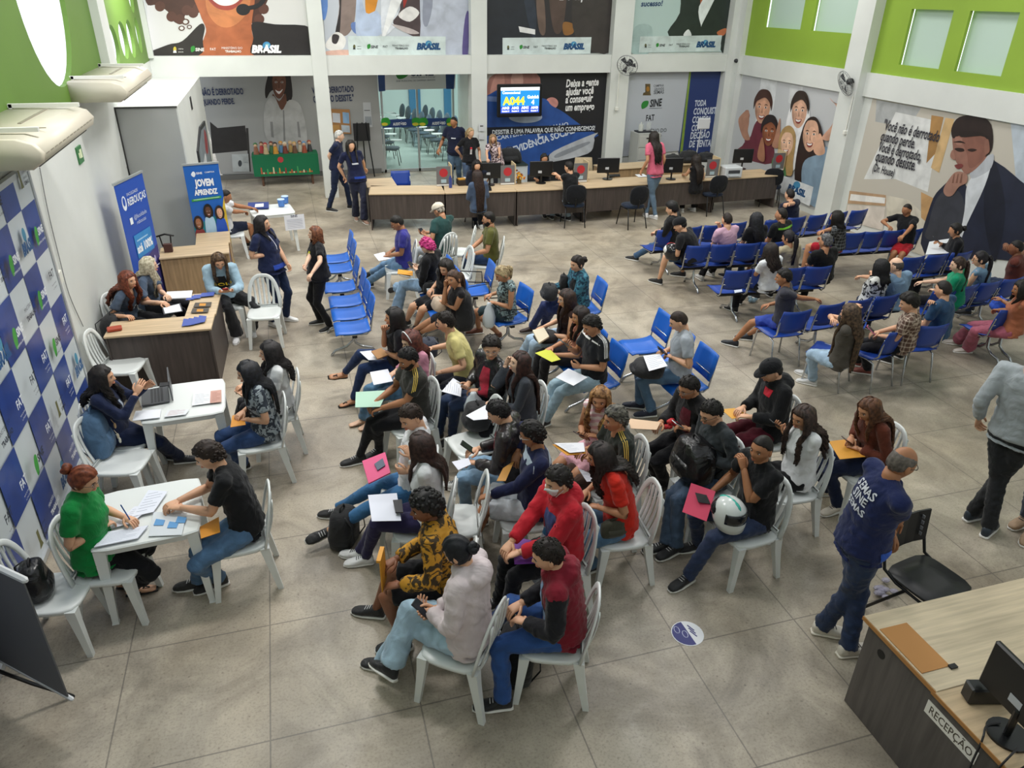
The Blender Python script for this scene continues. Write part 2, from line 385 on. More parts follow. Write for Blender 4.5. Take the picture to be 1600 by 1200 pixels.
# box room in the far left corner
m = MB(); m.use(WHT); m.box((-2.06, 15.72, 1.34), (.94, 4.62, 2.68)); struct(m.build('wall_box_room'))
m = MB(); m.use(GRY); m.box((-2.06, 13.402, 1.33), (.9, .012, 2.66)); struct(m.build('wall_box_room_front'))
m = MB(); m.use(mat('#3a3a3a')); m.box((-2.06, 13.39, 2.675), (.94, .03, .02)); m.box((-2.49, 13.38, 1.4), (.02, .02, 2.55)); struct(m.build('trim_2'))
# far wall: columns, beam, upper mural wall, recess behind
m = MB(); m.use(WHT)
m.box((4.4, YB+.12, 2.88), (13.9, .24, .40)); struct(m.build('trim_3'))
for i, (a, b_) in enumerate(((.76, 1.07), (4.33, 4.70), (7.83, 8.32), (11.0, 11.4))):
    m = MB(); m.use(WHT); m.box(((a+b_)/2, YB+.10, 3.5), (b_-a, .28, 7)); struct(m.build('trim_%d' % (i+6)))
m = MB(); m.use(WHT); m.box((4.4, YB+.33, 5.05), (13.9, .2, 3.95)); struct(m.build('wall_back_upper'))
m = MB(); m.use(WHT); m.box((8.0, YB+.33, 1.35), (7.3, .2, 2.7)); struct(m.build('wall_back'))
m = MB(); m.use(GRY); m.box((.4, 20.6, 1.5), (4.1, .2, 3)); struct(m.build('wall_recess'))
m = MB(); m.use(GRY); m.box((1.4, 19.4, 2.75), (6.2, 2.6, .1)); struct(m.build('ceiling_recess'))
m = MB(); m.use(mat('#e8eee8', .6, kind='wall')); m.box((4.62, 19.4, 1.35), (.1, 2.4, 2.7)); struct(m.build('wall_recess_right'))
m = MB(); m.use(mat('#6f6f6c')); m.box((.2, 20.45, .06), (4.4, .06, .12)); struct(m.build('baseboard_recess'))
# auditorium behind the glass
m = MB(); m.use(mat('#dfeeea', .6)); m.box((4.6, 27.6, 1.5), (4.6, .1, 3)); m.box((6.85, 24.1, 1.5), (.1, 7, 3)); m.box((2.35, 24.1, 1.5), (.1, 7, 3)); struct(m.build('wall_auditorium'))
m = MB(); m.use(mat('#e8f4f0', .6)); m.box((4.6, 24.1, 2.95), (4.6, 7, .1)); struct(m.build('ceiling_auditorium'))
area('auditorium_area_light', (4.6, 23.5, 2.85), 3, 1.2, 130, (.9, 1, .98))  # area light under the auditorium ceiling, no fixture built
area('recess_area_light', (1.5, 19.3, 2.6), 1.6, .3, 10)  # small area light inside the recess, no fixture built
m = MB(); m.use(mat('#2d7fb0', .5))
for x0, x1 in ((4.35, 4.75), (5.6, 5.85)): m.box(((x0+x1)/2, 27.5, 1.4), (x1-x0, .1, 2.7))
struct(m.build('trim_4'))
# right wall
m = MB(); m.use(WHT); m.box((XR+.1, 9, 1.5), (.2, 18.4, 3.05)); struct(m.build('wall_right'))
m = MB(); m.use(WHT); m.box((XR-.02, 12.9, 2.86), (.1, 9.9, .44)); m.box((XR-.02, 4, 2.86), (.1, 8, .44)); struct(m.build('trim_5'))
def rect(y0, y1, z0, z1): return [(y0, z0), (y1, z0), (y1, z1), (y0, z1)]
wall_with_holes(XR, 13.7, 17.75, 3.05, 7, [rect(15.7, 17.1, 3.74, 6), rect(13.98, 15.3, 3.74, 6)], GRN, 'wall_right_upper_far', side=1)
wall_with_holes(XR, 2, 13.2, 3.05, 7, [rect(11.52, 12.5, 3.28, 4.22), rect(10.2, 11.17, 3.28, 4.22), rect(8.6, 9.7, 3.28, 4.22)], GRN, 'wall_right_upper_near', side=1)
m = MB(); m.use(WHT); m.box((XR-.07, 13.45, 3.5), (.32, .5, 7)); m.box((XR, 17.9, 3.5), (.3, .3, 7)); struct(m.build('trim_10'))
for i, (y0, y1, z0, z1) in enumerate(((15.7, 17.1, 3.74, 6), (13.98, 15.3, 3.74, 6), (11.52, 12.5, 3.28, 4.22), (10.2, 11.17, 3.28, 4.22), (8.6, 9.7, 3.28, 4.22))):
    m = MB(); m.use(mat('#bcd2c6', .35, name='frosted_pane')); m.box((XR+.14, (y0+y1)/2, (z0+z1)/2), (.02, y1-y0+.1, z1-z0+.1)); struct(m.build('window_%d' % (i+1)))
for i in range(11):
    m = MB(); m.use(WHT); m.box((5.4, .2+i*1.75, 7.0), (12.0, 1.0, .06)); struct(m.build('ceiling' if i == 0 else 'ceiling_shade_slab_%d' % i))  # unseen slabs, spaced and cut short to control how much daylight enters
# front wall / mezzanine edge behind the camera keeps daylight off the near floor
m = MB(); m.use(WHT); m.box((4.4, -1.0, 3.5), (14.4, .2, 7)); struct(m.build('wall_front'))
# ================================================================== MURALS
DK = '#232a3c'
def logos(s, pts, dark=True, sc=1.0):
    x0, y0, x1, y1 = pts      # strip of small marks: crest, leaf + SINE, FAT, MINISTERIO DO TRABALHO, globe + BRASIL
    w = x1-x0; X = lambda f: x0+w*f; Y = lambda f: y0+(y1-y0)*f; c = '#303638' if dark else '#f2f0ea'; h = abs(w)*.03
    s.ell((X(.03), Y(.03)), h*.45, h*.8, '#5a5a32' if dark else '#c8b43c'); s.poly([(X(.015), Y(.015)+h), (X(.045), Y(.045)+h), (X(.04), Y(.04)+h*.3), (X(.02), Y(.02)+h*.3)], c, smooth=False)
    s.text('CAMPINA', (X(.06), Y(.06)), (X(.105), Y(.1)), c); s.text('GRANDE', (X(.06), Y(.06)+h*.9), (X(.105), Y(.1)+h*.9), c)
    s.poly([(X(.17), Y(.17)-h*.6), (X(.2), Y(.2)-h), (X(.205), Y(.2)+h*.2), (X(.175), Y(.175)+h*.8)], '#2f8a34'); s.text('SINE', (X(.21), Y(.21)+h*.5), (X(.29), Y(.29)+h*.5), c, .03, .2)
    s.text('FAT', (X(.34), Y(.34)+h*.3), (X(.39), Y(.39)+h*.3), c, .01); s.text('MINISTÉRIO DO', (X(.44), Y(.44)-h*.1), (X(.62), Y(.62)-h*.1), c, 0); s.text('TRABALHO', (X(.47), Y(.47)+h*.9), (X(.61), Y(.61)+h*.9), c, .03)
    s.ell((X(.83), Y(.83)-h*1.1), h*1.15, h*1.15, '#3f86b4'); s.ell((X(.835), Y(.83)-h*1.3), h*.6, h*.4, '#7fb6c0'); s.text('BRASIL', (X(.7), Y(.7)+h*.9), (X(.96), Y(.96)+h*.9), '#1c4a78' if dark else '#f4f4f4', .06, .25)
YU = 18.24
# 1 smiling woman with headset, far left
s = Sheet('y', YU); s.base([(226, -70), (487, -70), (487, 86.5), (232, 86.5)], '#d8d7d5')
s.poly([(226, -60), (300, -62), (400, -60), (420, -10), (408, 25), (415, 60), (395, 40), (385, 10), (350, -5), (330, 25), (322, 10), (300, 22), (296, 12), (283, 35), (272, 34), (262, 18), (245, 8), (228, 3)], '#4a2c22')
for cx, cy in ((250, 10), (268, 26), (281, 30), (292, 16), (302, 20), (310, 12), (405, 30), (412, 14)): s.ell((cx, cy), 8, 8, '#58352a')
s.poly([(302, -30), (312, 20), (322, 45), (318, 62), (312, 88), (402, 88), (396, 60), (393, 40), (392, -30)], '#b0643e')
s.poly([(330, -30), (322, 10), (336, 36), (355, 43), (374, 34), (390, 10), (385, -30)], '#cc8050')
s.poly([(322, -8), (335, 10), (352, 16), (368, 12), (384, -8), (352, 4)], '#a8483c'); s.poly([(328, -6), (340, 6), (354, 9), (368, 5), (378, -6), (352, -1)], '#f5f2ee')
s.poly([(231, 86), (262, 70), (285, 64), (312, 38), (320, 42), (317, 60), (310, 87)], '#2a2522'); s.poly([(395, 35), (430, 38), (487, 44), (487, 87), (398, 87), (396, 60)], '#231f1f')
s.ell((380, 15), 11, 9, '#1c1a1c'); s.poly([(386, 10), (404, 4), (420, -20), (424, -20), (410, 8), (388, 16)], '#1c1a1c')
for cx, cy, r in ((290, 34, 6), (296, 42, 4), (284, 44, 5)): s.ell((cx, cy), r, r*.8, '#5a3a2c'); s.ell((cx, cy), r*.6, r*.5, '#d8d7d5')
logos(s, (268, 77, 447, 77), False); s.done('mural', 'upper mural of a smiling woman with curly hair and a headset, far left')
# 2 people shaking hands
s = Sheet('y', YU); s.base([(500, -70), (732, -70), (732, 84.5), (509, 86.5)], '#c4cad2')
for P_, c in (([(500, -50), (512, 0), (508, 30), (502, 20)], '#5f86c4'), ([(527, -40), (557, -40), (556, 10), (552, 40), (540, 56), (526, 48), (530, 10)], '#8c7b74'), ([(526, -40), (531, 10), (524, 50), (530, 56), (533, 10), (533, -40)], '#2c2628'),
              ([(508, 70), (525, 50), (540, 60), (536, 76), (520, 80)], '#e4e2de'), ([(520, 54), (530, 56), (526, 68), (519, 66)], '#3a3436'), ([(510, 80), (545, 78), (548, 86), (512, 86)], '#d8b0a0'),
              ([(550, 35), (575, 38), (590, 50), (572, 58), (552, 50)], '#6a84bc'), ([(573, -30), (592, -30), (588, 10), (578, 28), (571, 15)], '#e0932c'), ([(560, -20), (572, 20), (590, 18), (600, 50), (560, 60), (556, 20)], '#b6c4dc'),
              ([(598, -40), (620, -40), (618, 10), (625, 30), (605, 54), (596, 50)], '#dde1e8'), ([(625, -40), (652, -40), (658, 10), (657, 56), (640, 54), (614, 36), (625, 15)], '#4a3c3e'), ([(632, -40), (645, -40), (636, 0), (630, 10)], '#9c2e22'),
              ([(622, 24), (640, 10), (655, 20), (640, 34)], '#e9e6e4'), ([(612, 38), (640, 44), (655, 52), (636, 52)], '#bdb2b0'), ([(660, -40), (700, -40), (732, -40), (732, 84), (662, 84), (657, 40)], '#b9bfcd'),
              ([(664, -30), (676, 0), (668, 40), (660, 30)], '#8f94a4'), ([(726, 30), (732, 20), (731, 84), (722, 84)], '#5a4f86'), ([(640, -30), (600, 60), (596, 60), (620, -30)], '#f2f3f4')): s.poly(P_, c)
s.poly([(543, 56), (696, 57), (696, 86), (545, 87)], '#cfdbd9', smooth=False); logos(s, (549, 73, 694, 73)); s.done('mural', 'upper mural of business people shaking hands, between first and second columns')
# 3 dark suited figure
s = Sheet('y', YU); s.base([(760, -70), (962, -70), (957, 82.5), (760, 84.5)], '#2e2a2c')
for P_, c in (([(760, -40), (800, -40), (835, 0), (840, 84), (760, 84)], '#20242c'), ([(815, -40), (832, -10), (838, 30), (834, 60), (822, 20)], '#2c3340'), ([(840, -30), (850, 0), (852, 50), (843, 50), (838, 10)], '#6d5a50'), ([(860, -40), (885, -40), (880, 40), (866, 50), (858, 0)], '#54433c'),
              ([(880, 35), (896, 38), (895, 52), (881, 54)], '#8c6030'), ([(900, -20), (960, -20), (955, 80), (900, 60)], '#3a3432')): s.poly(P_, c)
s.poly([(810, 41), (836, 46), (836, 54), (812, 50)], '#e3e3e3', smooth=False); s.text('E é capaz!', (874, 0), (931, -1), '#e8e8e8', .02, .2)
s.poly([(785, 59), (924, 58), (922, 84), (785, 86)], '#c9d4d3', smooth=False); logos(s, (790, 74, 918, 73)); s.done('mural', 'upper mural in dark tones with a suited figure, above the queue screen')
# 4 man in dark jacket on teal
s = Sheet('y', YU); s.base([(990, -70), (1176, -70), (1163, 80.5), (984, 82.5)], '#b6cbc8')
for P_, c in (([(992, 42), (1018, 42), (1015, 82), (986, 82)], '#a4bab8'), ([(1075, -40), (1176, -40), (1164, 81), (1128, 82), (1120, 60), (1045, 56), (1062, 20)], '#27302c'), ([(1096, -30), (1112, -30), (1102, 10), (1096, 25), (1094, 10)], '#b4633e'), ([(1092, 10), (1116, -20), (1120, -10), (1098, 35), (1095, 40)], '#e6ecec'),
              ([(1120, 50), (1134, 44), (1132, 54), (1124, 56)], '#c07048'), ([(1070, 50), (1076, 46), (1080, 56), (1068, 56)], '#e8ecec')): s.poly(P_, c)
s.text('sucesso!', (1001, 10), (1035, 9), '#24406a', .03, .15); s.poly([(1000, 57), (1128, 55), (1124, 80), (998, 82)], '#c6d2d0', smooth=False); logos(s, (1005, 71, 1122, 70)); s.done('mural', 'upper mural of a man in a dark jacket on pale teal, beside the corner')
# lower: woman in white shirt in the recess
s = Sheet('y', 20.48); s.base([(300, 112), (588, 112), (602, 268), (345, 272)], '#a8a9a8')
s.poly([(328, 190), (340, 200), (383, 196), (388, 235), (332, 240)], '#2e2c2d', smooth=False); s.poly([(384, 200), (388, 200), (392, 268), (389, 268)], '#3a3838', smooth=False)
s.poly([(418, 120), (425, 100), (440, 96), (452, 110), (457, 150), (448, 158), (440, 140), (424, 142), (416, 154), (414, 140)], '#231c1c'); s.face((436, 131), 11, 22, '#6f4838')
s.poly([(430, 140), (436, 143), (442, 139), (436, 147)], '#f0ecea'); s.poly([(426, 146), (436, 158), (446, 146), (447, 170), (436, 172), (428, 165)], '#6e4636')
s.poly([(416, 160), (428, 150), (440, 172), (452, 156), (470, 166), (480, 215), (470, 222), (430, 222), (415, 212), (412, 180)], '#b9b9b8'); s.poly([(442, 172), (444, 172), (446, 220), (443, 220)], '#8a8a8a', smooth=False); s.poly([(422, 190), (426, 190), (428, 215), (424, 214)], '#909090', smooth=False); s.poly([(464, 190), (467, 190), (470, 215), (466, 214)], '#909090', smooth=False)
for t_, a, b_ in (('NÃO É DERROTADO', (314, 149), (381, 147)), ('QUANDO PERDE.', (316, 164), (367, 162)), ('VOCÊ É DERROTADO', (488, 146), (553, 143)), ('QUANDO DESISTE."', (490, 160), (553, 157))): s.text(t_, a, b_, '#2f3a5c', .03, 0, 1.9)
s.poly([(362, 241), (388, 240), (390, 268), (364, 268)], '#b9bfc0', smooth=False); s.ell((375, 255), 3, 5, '#3a4046'); s.text('CAMPINA', (381, 254), (388, 254), '#57606a')
s.done('mural', 'grey lower mural of a seated woman in a white shirt, behind the green-clothed table')
# TV wall mural: hand holding blue booklet
s = Sheet('y', YU-.01); s.base([(759.5, 114.5), (953, 110), (942, 280), (760, 285)], '#1d1e22')
s.poly([(760, 115), (778, 115), (770, 135), (760, 145)], '#c9c4c0'); s.poly([(760, 143), (772, 116), (838, 114), (840, 150), (815, 160), (762, 156)], '#a7756c'); s.poly([(774, 118), (787, 116), (786, 140), (766, 146)], '#c08c80'); s.poly([(800, 116), (816, 115), (815, 140), (800, 140)], '#c99c90')
s.ell((862, 161), 10, 9, '#c98c84'); s.poly([(760, 150), (843, 152), (862, 165), (880, 175), (910, 197), (930, 208), (929, 215), (860, 240), (830, 270), (790, 290), (760, 282)], '#284f96')
s.poly([(760, 150), (792, 152), (792, 160), (760, 158)], '#6d83b4', smooth=False); s.ell((821, 183), 26, 9, '#aab6cc'); s.poly([(865, 236), (930, 208), (928, 214), (928, 222), (918, 240), (862, 253), (858, 250)], '#b5b9c0'); s.poly([(870, 240), (915, 222), (918, 226), (872, 246)], '#8b9098')
s.text('CARTEIRA DE TRABALHO', (776, 219), (888, 197), '#c8d2e4', .02, .1, .9); s.text('E', (841, 217), (849, 214), '#c8d2e4'); s.text('PREVIDÊNCIA SOCIAL', (791, 243), (898, 207), '#cfd8e8', .03, 0, 1.2)
s.poly([(760, 199), (932, 194), (930, 205), (760, 212)], '#1a1e2a', smooth=False); s.text('DESISTIR É UMA PALAVRA QUE NÃO CONHECEMOS!', (769, 210), (929, 203), '#dfe4ea', .02, 0, 1.3)
for t_, a, b_ in (('Deixe a gente', (884, 136), (935, 133)), ('ajudar você', (884, 149), (927, 146)), ('a conseguir', (883, 161), (926, 158)), ('um emprego', (883, 173), (928, 171))): s.text(t_, a, b_, '#ececec', .03, .2, 1.6)
s.done('mural', 'black and blue lower mural of a hand holding a blue booklet, behind the queue screen')
# logo panel and blue panel
s = Sheet('y', YU-.01); s.base([(978, 111), (1079, 109), (1066, 235), (968, 245)], '#b7bcc4')
s.poly([(1008, 131), (1016, 131), (1016, 145), (1017, 149), (1004, 149), (1005, 145), (1008, 144)], '#5e5030', smooth=False); s.ell((1012, 139), 2.5, 4, '#a8772c')
for t_, a, b_, c, bd in (('CAMPINA', (1021, 136), (1037, 135), '#50565c', .01), ('GRANDE', (1022, 141), (1037, 140), '#50565c', .01), ('SEMAS', (1021, 147), (1037, 146), '#50565c', .02), ('SINE', (1015, 167), (1034, 165), '#25292e', .04), ('FAT', (1009, 189), (1022, 188), '#25292e', .02), ('MINISTÉRIO DO', (996, 209), (1041, 206), '#42464c', 0), ('TRABALHO', (996, 217), (1033, 215), '#25292e', .04)): s.text(t_, a, b_, c, bd, .15 if t_ == 'SINE' else 0, 1.5 if len(t_) < 5 else 1.2)
s.poly([(1002, 163), (1006, 158), (1013, 158), (1011, 166), (1003, 170)], '#2c8236'); s.poly([(1014, 169), (1034, 168.4), (1034, 169), (1014, 169.6)], '#50565c', smooth=False); s.done('mural', 'pale grey wall panel with a column of logos, behind the filing cabinet')
s = Sheet('y', YU-.012); s.base([(1077, 109.5), (1148, 108), (1131, 240), (1060, 240)], '#26396e')
s.poly([(1077, 109.5), (1080, 109.4), (1066, 240), (1062, 240)], '#7f9a3c', smooth=False)
for t_, a, b_ in (('TODA', (1085, 166), (1103, 165)), ('CONQUISTA', (1083, 179), (1123, 177)), ('COMEÇA', (1081, 192), (1110, 191)), ('COM A', (1080, 205), (1102, 203)), ('DECISÃO', (1078, 217), (1108, 215)), ('DE TENTAR!', (1076, 230), (1116, 228))): s.text(t_, a, b_, '#ccd4e2', .03, .1, 1.75)
s.done('mural', 'navy blue wall panel with white slogan, in the far right corner')
# right wall: group of young people
XM = XR-.005
s = Sheet('x', XM, -1); s.base([(1161, 116), (1322, 144), (1292, 335), (1240, 316), (1136, 265)], '#c3c5c8')
s.poly([(1190, 122), (1215, 126), (1205, 200), (1180, 195)], '#d6d8da', smooth=False); s.poly([(1235, 132), (1255, 136), (1250, 170), (1232, 160)], '#d2d4d6', smooth=False)
s.poly([(1158, 190), (1166, 172), (1172, 180), (1168, 195), (1172, 215), (1182, 190), (1200, 188), (1208, 255), (1150, 240), (1164, 222)], '#6e2c3a'); s.poly([(1154, 190), (1160, 178), (1170, 172), (1171, 190), (1169, 205), (1172, 218), (1162, 216)], '#b4846c')
s.face((1192, 170), 12, 22, '#cc9a7e', .12, hair='#4a3026')
s.face((1203, 207), 11, 20, '#8f5538', .08, hair='#2a1e1c')
s.poly([(1212, 215), (1220, 185), (1221, 200), (1218, 230), (1208, 228)], '#b08068'); s.poly([(1185, 245), (1192, 215), (1196, 228), (1196, 252)], '#a87458')
s.poly([(1238, 165), (1262, 160), (1268, 200), (1258, 240), (1235, 270), (1228, 215)], '#e6e6e8'); s.face((1251, 175), 12, 24, '#cfa38a', .1, hair='#33261f')
s.poly([(1216, 250), (1222, 208), (1236, 196), (1246, 212), (1242, 250), (1238, 275), (1212, 262)], '#b0905e'); s.face((1232, 225), 10, 18, '#e2b89c', .1); s.poly([(1212, 245), (1228, 255), (1230, 282), (1210, 265)], '#4a7a4a')
s.poly([(1245, 280), (1250, 230), (1262, 190), (1278, 183), (1288, 205), (1290, 240), (1280, 270), (1262, 290)], '#2e211e'); s.face((1270, 212), 12.5, 24, '#d9ab90', .1)
s.poly([(1262, 250), (1285, 240), (1297, 230), (1300, 285), (1290, 325), (1262, 312), (1256, 275)], '#7f96aa'); s.poly([(1275, 230), (1285, 208), (1292, 228), (1292, 240), (1280, 242)], '#d8a88c'); s.poly([(1288, 215), (1304, 195), (1312, 170), (1300, 152), (1306, 160), (1317, 165), (1314, 190), (1302, 218)], '#d0a088')
s.poly([(1225, 273), (1275, 292), (1269, 322), (1222, 300)], '#d8dcde', smooth=False); s.ell((1249, 289), 5.5, 6, '#4a8cb4'); s.text('BRASIL', (1234, 296), (1262, 308), '#1c4a78', .06, .2, .9)
s.done('mural', 'right wall mural of five cheering young people giving thumbs up')
# right wall: thoughtful woman with quotation
s = Sheet('x', XM, -1); s.base([(1364, 153), (1640, 205), (1640, 405), (1320, 335)], '#c2bcb0')
for P_, c in (([(1370, 156), (1440, 168), (1420, 200), (1368, 190)], '#aeb0b0'), ([(1400, 175), (1470, 190), (1450, 300), (1400, 280), (1350, 280)], '#d9dad8'), ([(1456, 180), (1475, 183), (1462, 240), (1448, 255)], '#a8804e'), ([(1478, 184), (1492, 186), (1468, 270), (1455, 262)], '#c9a878'), ([(1328, 298), (1386, 305), (1384, 322), (1325, 318)], '#b89878'), ([(1330, 303), (1384, 309), (1383, 318), (1328, 313)], '#e8e6e2'),
              ([(1325, 320), (1384, 324), (1380, 360), (1322, 345)], '#d8cec4'), ([(1385, 305), (1420, 312), (1450, 340), (1445, 400), (1388, 380)], '#cfc8b8'), ([(1440, 300), (1460, 310), (1452, 350), (1440, 340)], '#c09868'), ([(1580, 190), (1640, 205), (1640, 330), (1590, 300)], '#b8c2cc')): s.poly(P_, c, smooth=False)
s.poly([(1445, 395), (1455, 320), (1475, 290), (1500, 275), (1520, 300), (1545, 250), (1595, 282), (1602, 300), (1605, 400), (1560, 405)], '#23283a'); s.poly([(1545, 250), (1560, 262), (1572, 330), (1560, 400), (1550, 400), (1538, 330)], '#1a1e2c'); s.poly([(1452, 350), (1462, 315), (1480, 296), (1500, 300), (1508, 330), (1490, 380), (1448, 372)], '#3a3c44')
s.poly([(1512, 290), (1530, 265), (1550, 250), (1540, 290), (1512, 350), (1498, 385), (1508, 330)], '#cfd3d8'); s.poly([(1520, 262), (1552, 240), (1550, 262), (1532, 275), (1518, 278)], '#b2b6bc')
s.poly([(1490, 200), (1504, 212), (1540, 210), (1548, 235), (1530, 260), (1512, 272), (1502, 262), (1494, 250), (1490, 230)], '#93685a'); s.poly([(1488, 200), (1500, 183), (1530, 180), (1550, 195), (1552, 230), (1540, 245), (1532, 225), (1520, 212), (1500, 212), (1490, 216)], '#2a1e1c')
s.poly([(1506, 215), (1540, 214), (1545, 236), (1530, 256), (1516, 262), (1512, 240)], '#84594c'); s.poly([(1494, 214), (1504, 216), (1504, 226), (1496, 226)], '#a47868'); s.poly([(1493, 233), (1497, 231), (1506, 232), (1508, 236), (1500, 237)], '#2c1c18'); s.poly([(1491, 222), (1502, 220), (1510, 224), (1502, 223)], '#2a1a16'); s.poly([(1486, 244), (1490, 234), (1494, 246), (1492, 250)], '#a07464'); s.poly([(1493, 258), (1504, 256), (1506, 260), (1498, 264)], '#7a3a38'); s.poly([(1513, 234), (1520, 232), (1528, 234), (1520, 237)], '#2c1c18'); s.poly([(1540, 222), (1546, 218), (1548, 236), (1541, 240)], '#8a6052'); s.poly([(1502, 205), (1530, 206), (1545, 214), (1534, 212), (1504, 214)], '#241a18'); s.poly([(1476, 295), (1488, 275), (1498, 268), (1512, 272), (1512, 285), (1500, 292), (1490, 305), (1480, 306)], '#a07868')
for x in (1492, 1498, 1504): s.poly([(x, 272), (x+2, 271), (x, 286), (x-3, 286)], '#7a5446', smooth=False)
for t_, a, b_ in (('"Você não é derrotado', (1381, 202), (1468, 222)), ('quando perde.', (1377, 219), (1430, 232)), ('Você é derrotado', (1374, 236), (1438, 251)), ('quando desiste."', (1369, 251), (1436, 268)), ('(Dr. House)', (1365, 267), (1398, 276))): s.text(t_, a, b_, '#33323a', .02, .2, 1.75)
s.done('mural', 'right wall mural of a thoughtful woman in a dark blazer with a quotation')
# checkered backdrop standing along the left wall
s = Sheet('x', -2.42, 1, .01); Y0, Z0, DY, DZ = 8.18, 2.51, .448, .486
s.base([(-2.42, 8.19, .04), (-2.42, 3.2, .04), (-2.42, 3.2, 2.78), (-2.42, 8.19, 2.78)], '#cdd5da', .3)
for i in range(11):
    for j in range(-1, 5):
        y1, y0 = Y0-i*DY, Y0-(i+1)*DY; z1 = min(2.78, Z0-j*DZ); z0 = Z0-(j+1)*DZ; blue = (i+j) % 2 == 0
        if blue: s.poly([(-2.42, y0, z0), (-2.42, y1, z0), (-2.42, y1, z1), (-2.42, y0, z1)], '#27428a', smooth=False, rough=.3)
for i in range(11):
    for j in range(-1, 5):
        y0, z0 = Y0-(i+1)*DY, Z0-(j+1)*DZ; blue = (i+j) % 2 == 0; c = '#e9edf2' if blue else '#2a3140'; q = lambda a, b_: (-2.42, y0+a*DY, z0+b_*DZ)
        if j == -1 and i % 2: continue
        k = (i*2+j*3+i//2) % 5 if blue else (i*3+j) % 5
        if k == 0: s.poly([q(.2, .45), q(.3, .6), q(.42, .55), q(.35, .3), q(.22, .25)], '#3f9c3c'); s.text('SINE', q(.42, .4), q(.82, .4), c, .04, .15, 1.1); s.text('CAMPINA GRANDE', q(.25, .25), q(.8, .25), c, 0)
        elif k == 1: s.text('FAT', q(.33, .5), q(.67, .5), c, .02, 0, 1.2); s.text('Fundo de Amparo', q(.33, .36), q(.67, .36), c, 0); s.text('ao Trabalhador', q(.36, .28), q(.64, .28), c, 0)
        elif k == 2: s.text('MINISTÉRIO DO', q(.2, .56), q(.8, .56), c, 0, 0, 1.3); s.text('TRABALHO', q(.2, .38), q(.8, .38), c, .05, 0, 1.2)
        elif k == 3:
            if blue: s.text('SINE', q(.35, .45), q(.8, .45), c, .04, .15, 1.1); s.poly([q(.18, .45), q(.26, .65), q(.34, .5), q(.28, .3)], '#3f9c3c')
            else: s.ell_ = None; s.poly([q(.5+.11*math.cos(t), .66+.13*math.sin(t)) for t in [n*math.pi/5 for n in range(10)]], '#4a8fb0'); s.text('BRASIL', q(.15, .34), q(.85, .34), '#1f5488', .07, .3, 1.4)
        else: s.poly([q(.22, .35), q(.42, .35), q(.38, .45), q(.38, .68), q(.27, .68), q(.27, .45)], '#6a6a3c', smooth=False); s.text('CAMPINA', q(.5, .58), q(.8, .58), c, 0); s.text('GRANDE', q(.5, .48), q(.78, .48), c, 0); s.text('SEMAS', q(.5, .37), q(.8, .37), c, .03)
bd = s.mb.build('backdrop'); tag(bd, 'tall blue and white checkered backdrop panel along the left wall', 'backdrop')
m = MB(); m.use(mat('#c9cdd0', .4, .6))
m.box((-2.425, 8.22, 1.4), (.05, .05, 2.8)); m.box((-2.425, 5.7, 2.8), (.05, 5.1, .05)); m.box((-2.425, 5.7, .03), (.09, 5.1, .05)); m.build('frame', None).parent = bd
# ================================================================== FURNITURE (sources face +X at the origin)
PLW = mat('#dfe3e1', .32, name='white_plastic'); CHR = mat('#b9bcc0', .2, .9, name='chrome'); BLU = mat('#1b63c4', .38, name='blue_plastic'); BLUD = mat('#1b3f96', .4, name='navy_plastic')
BLK = mat('#17181a', .5, name='black_plastic'); BLKM = mat('#121315', .35, .3, name='black_metal'); OAK = mat('#c9b18f', .45, kind='wood', name='pale_oak'); DKW = mat('#4a413d', .55, kind='woodv', name='dark_walnut')
OAKV = mat('#a98c68', .5, kind='woodv'); EDGE = mat('#a8763f', .5)
def sq_ring(c, rx, ry, z, n=24, p=4.):
    a = np.arange(n)/n*2*math.pi; cs, sn = np.cos(a), np.sin(a)
    k = (np.abs(cs)**p+np.abs(sn)**p)**(-1/p); return np.stack([c[0]+rx*cs*k, c[1]+ry*sn*k, np.full(n, z)], 1)
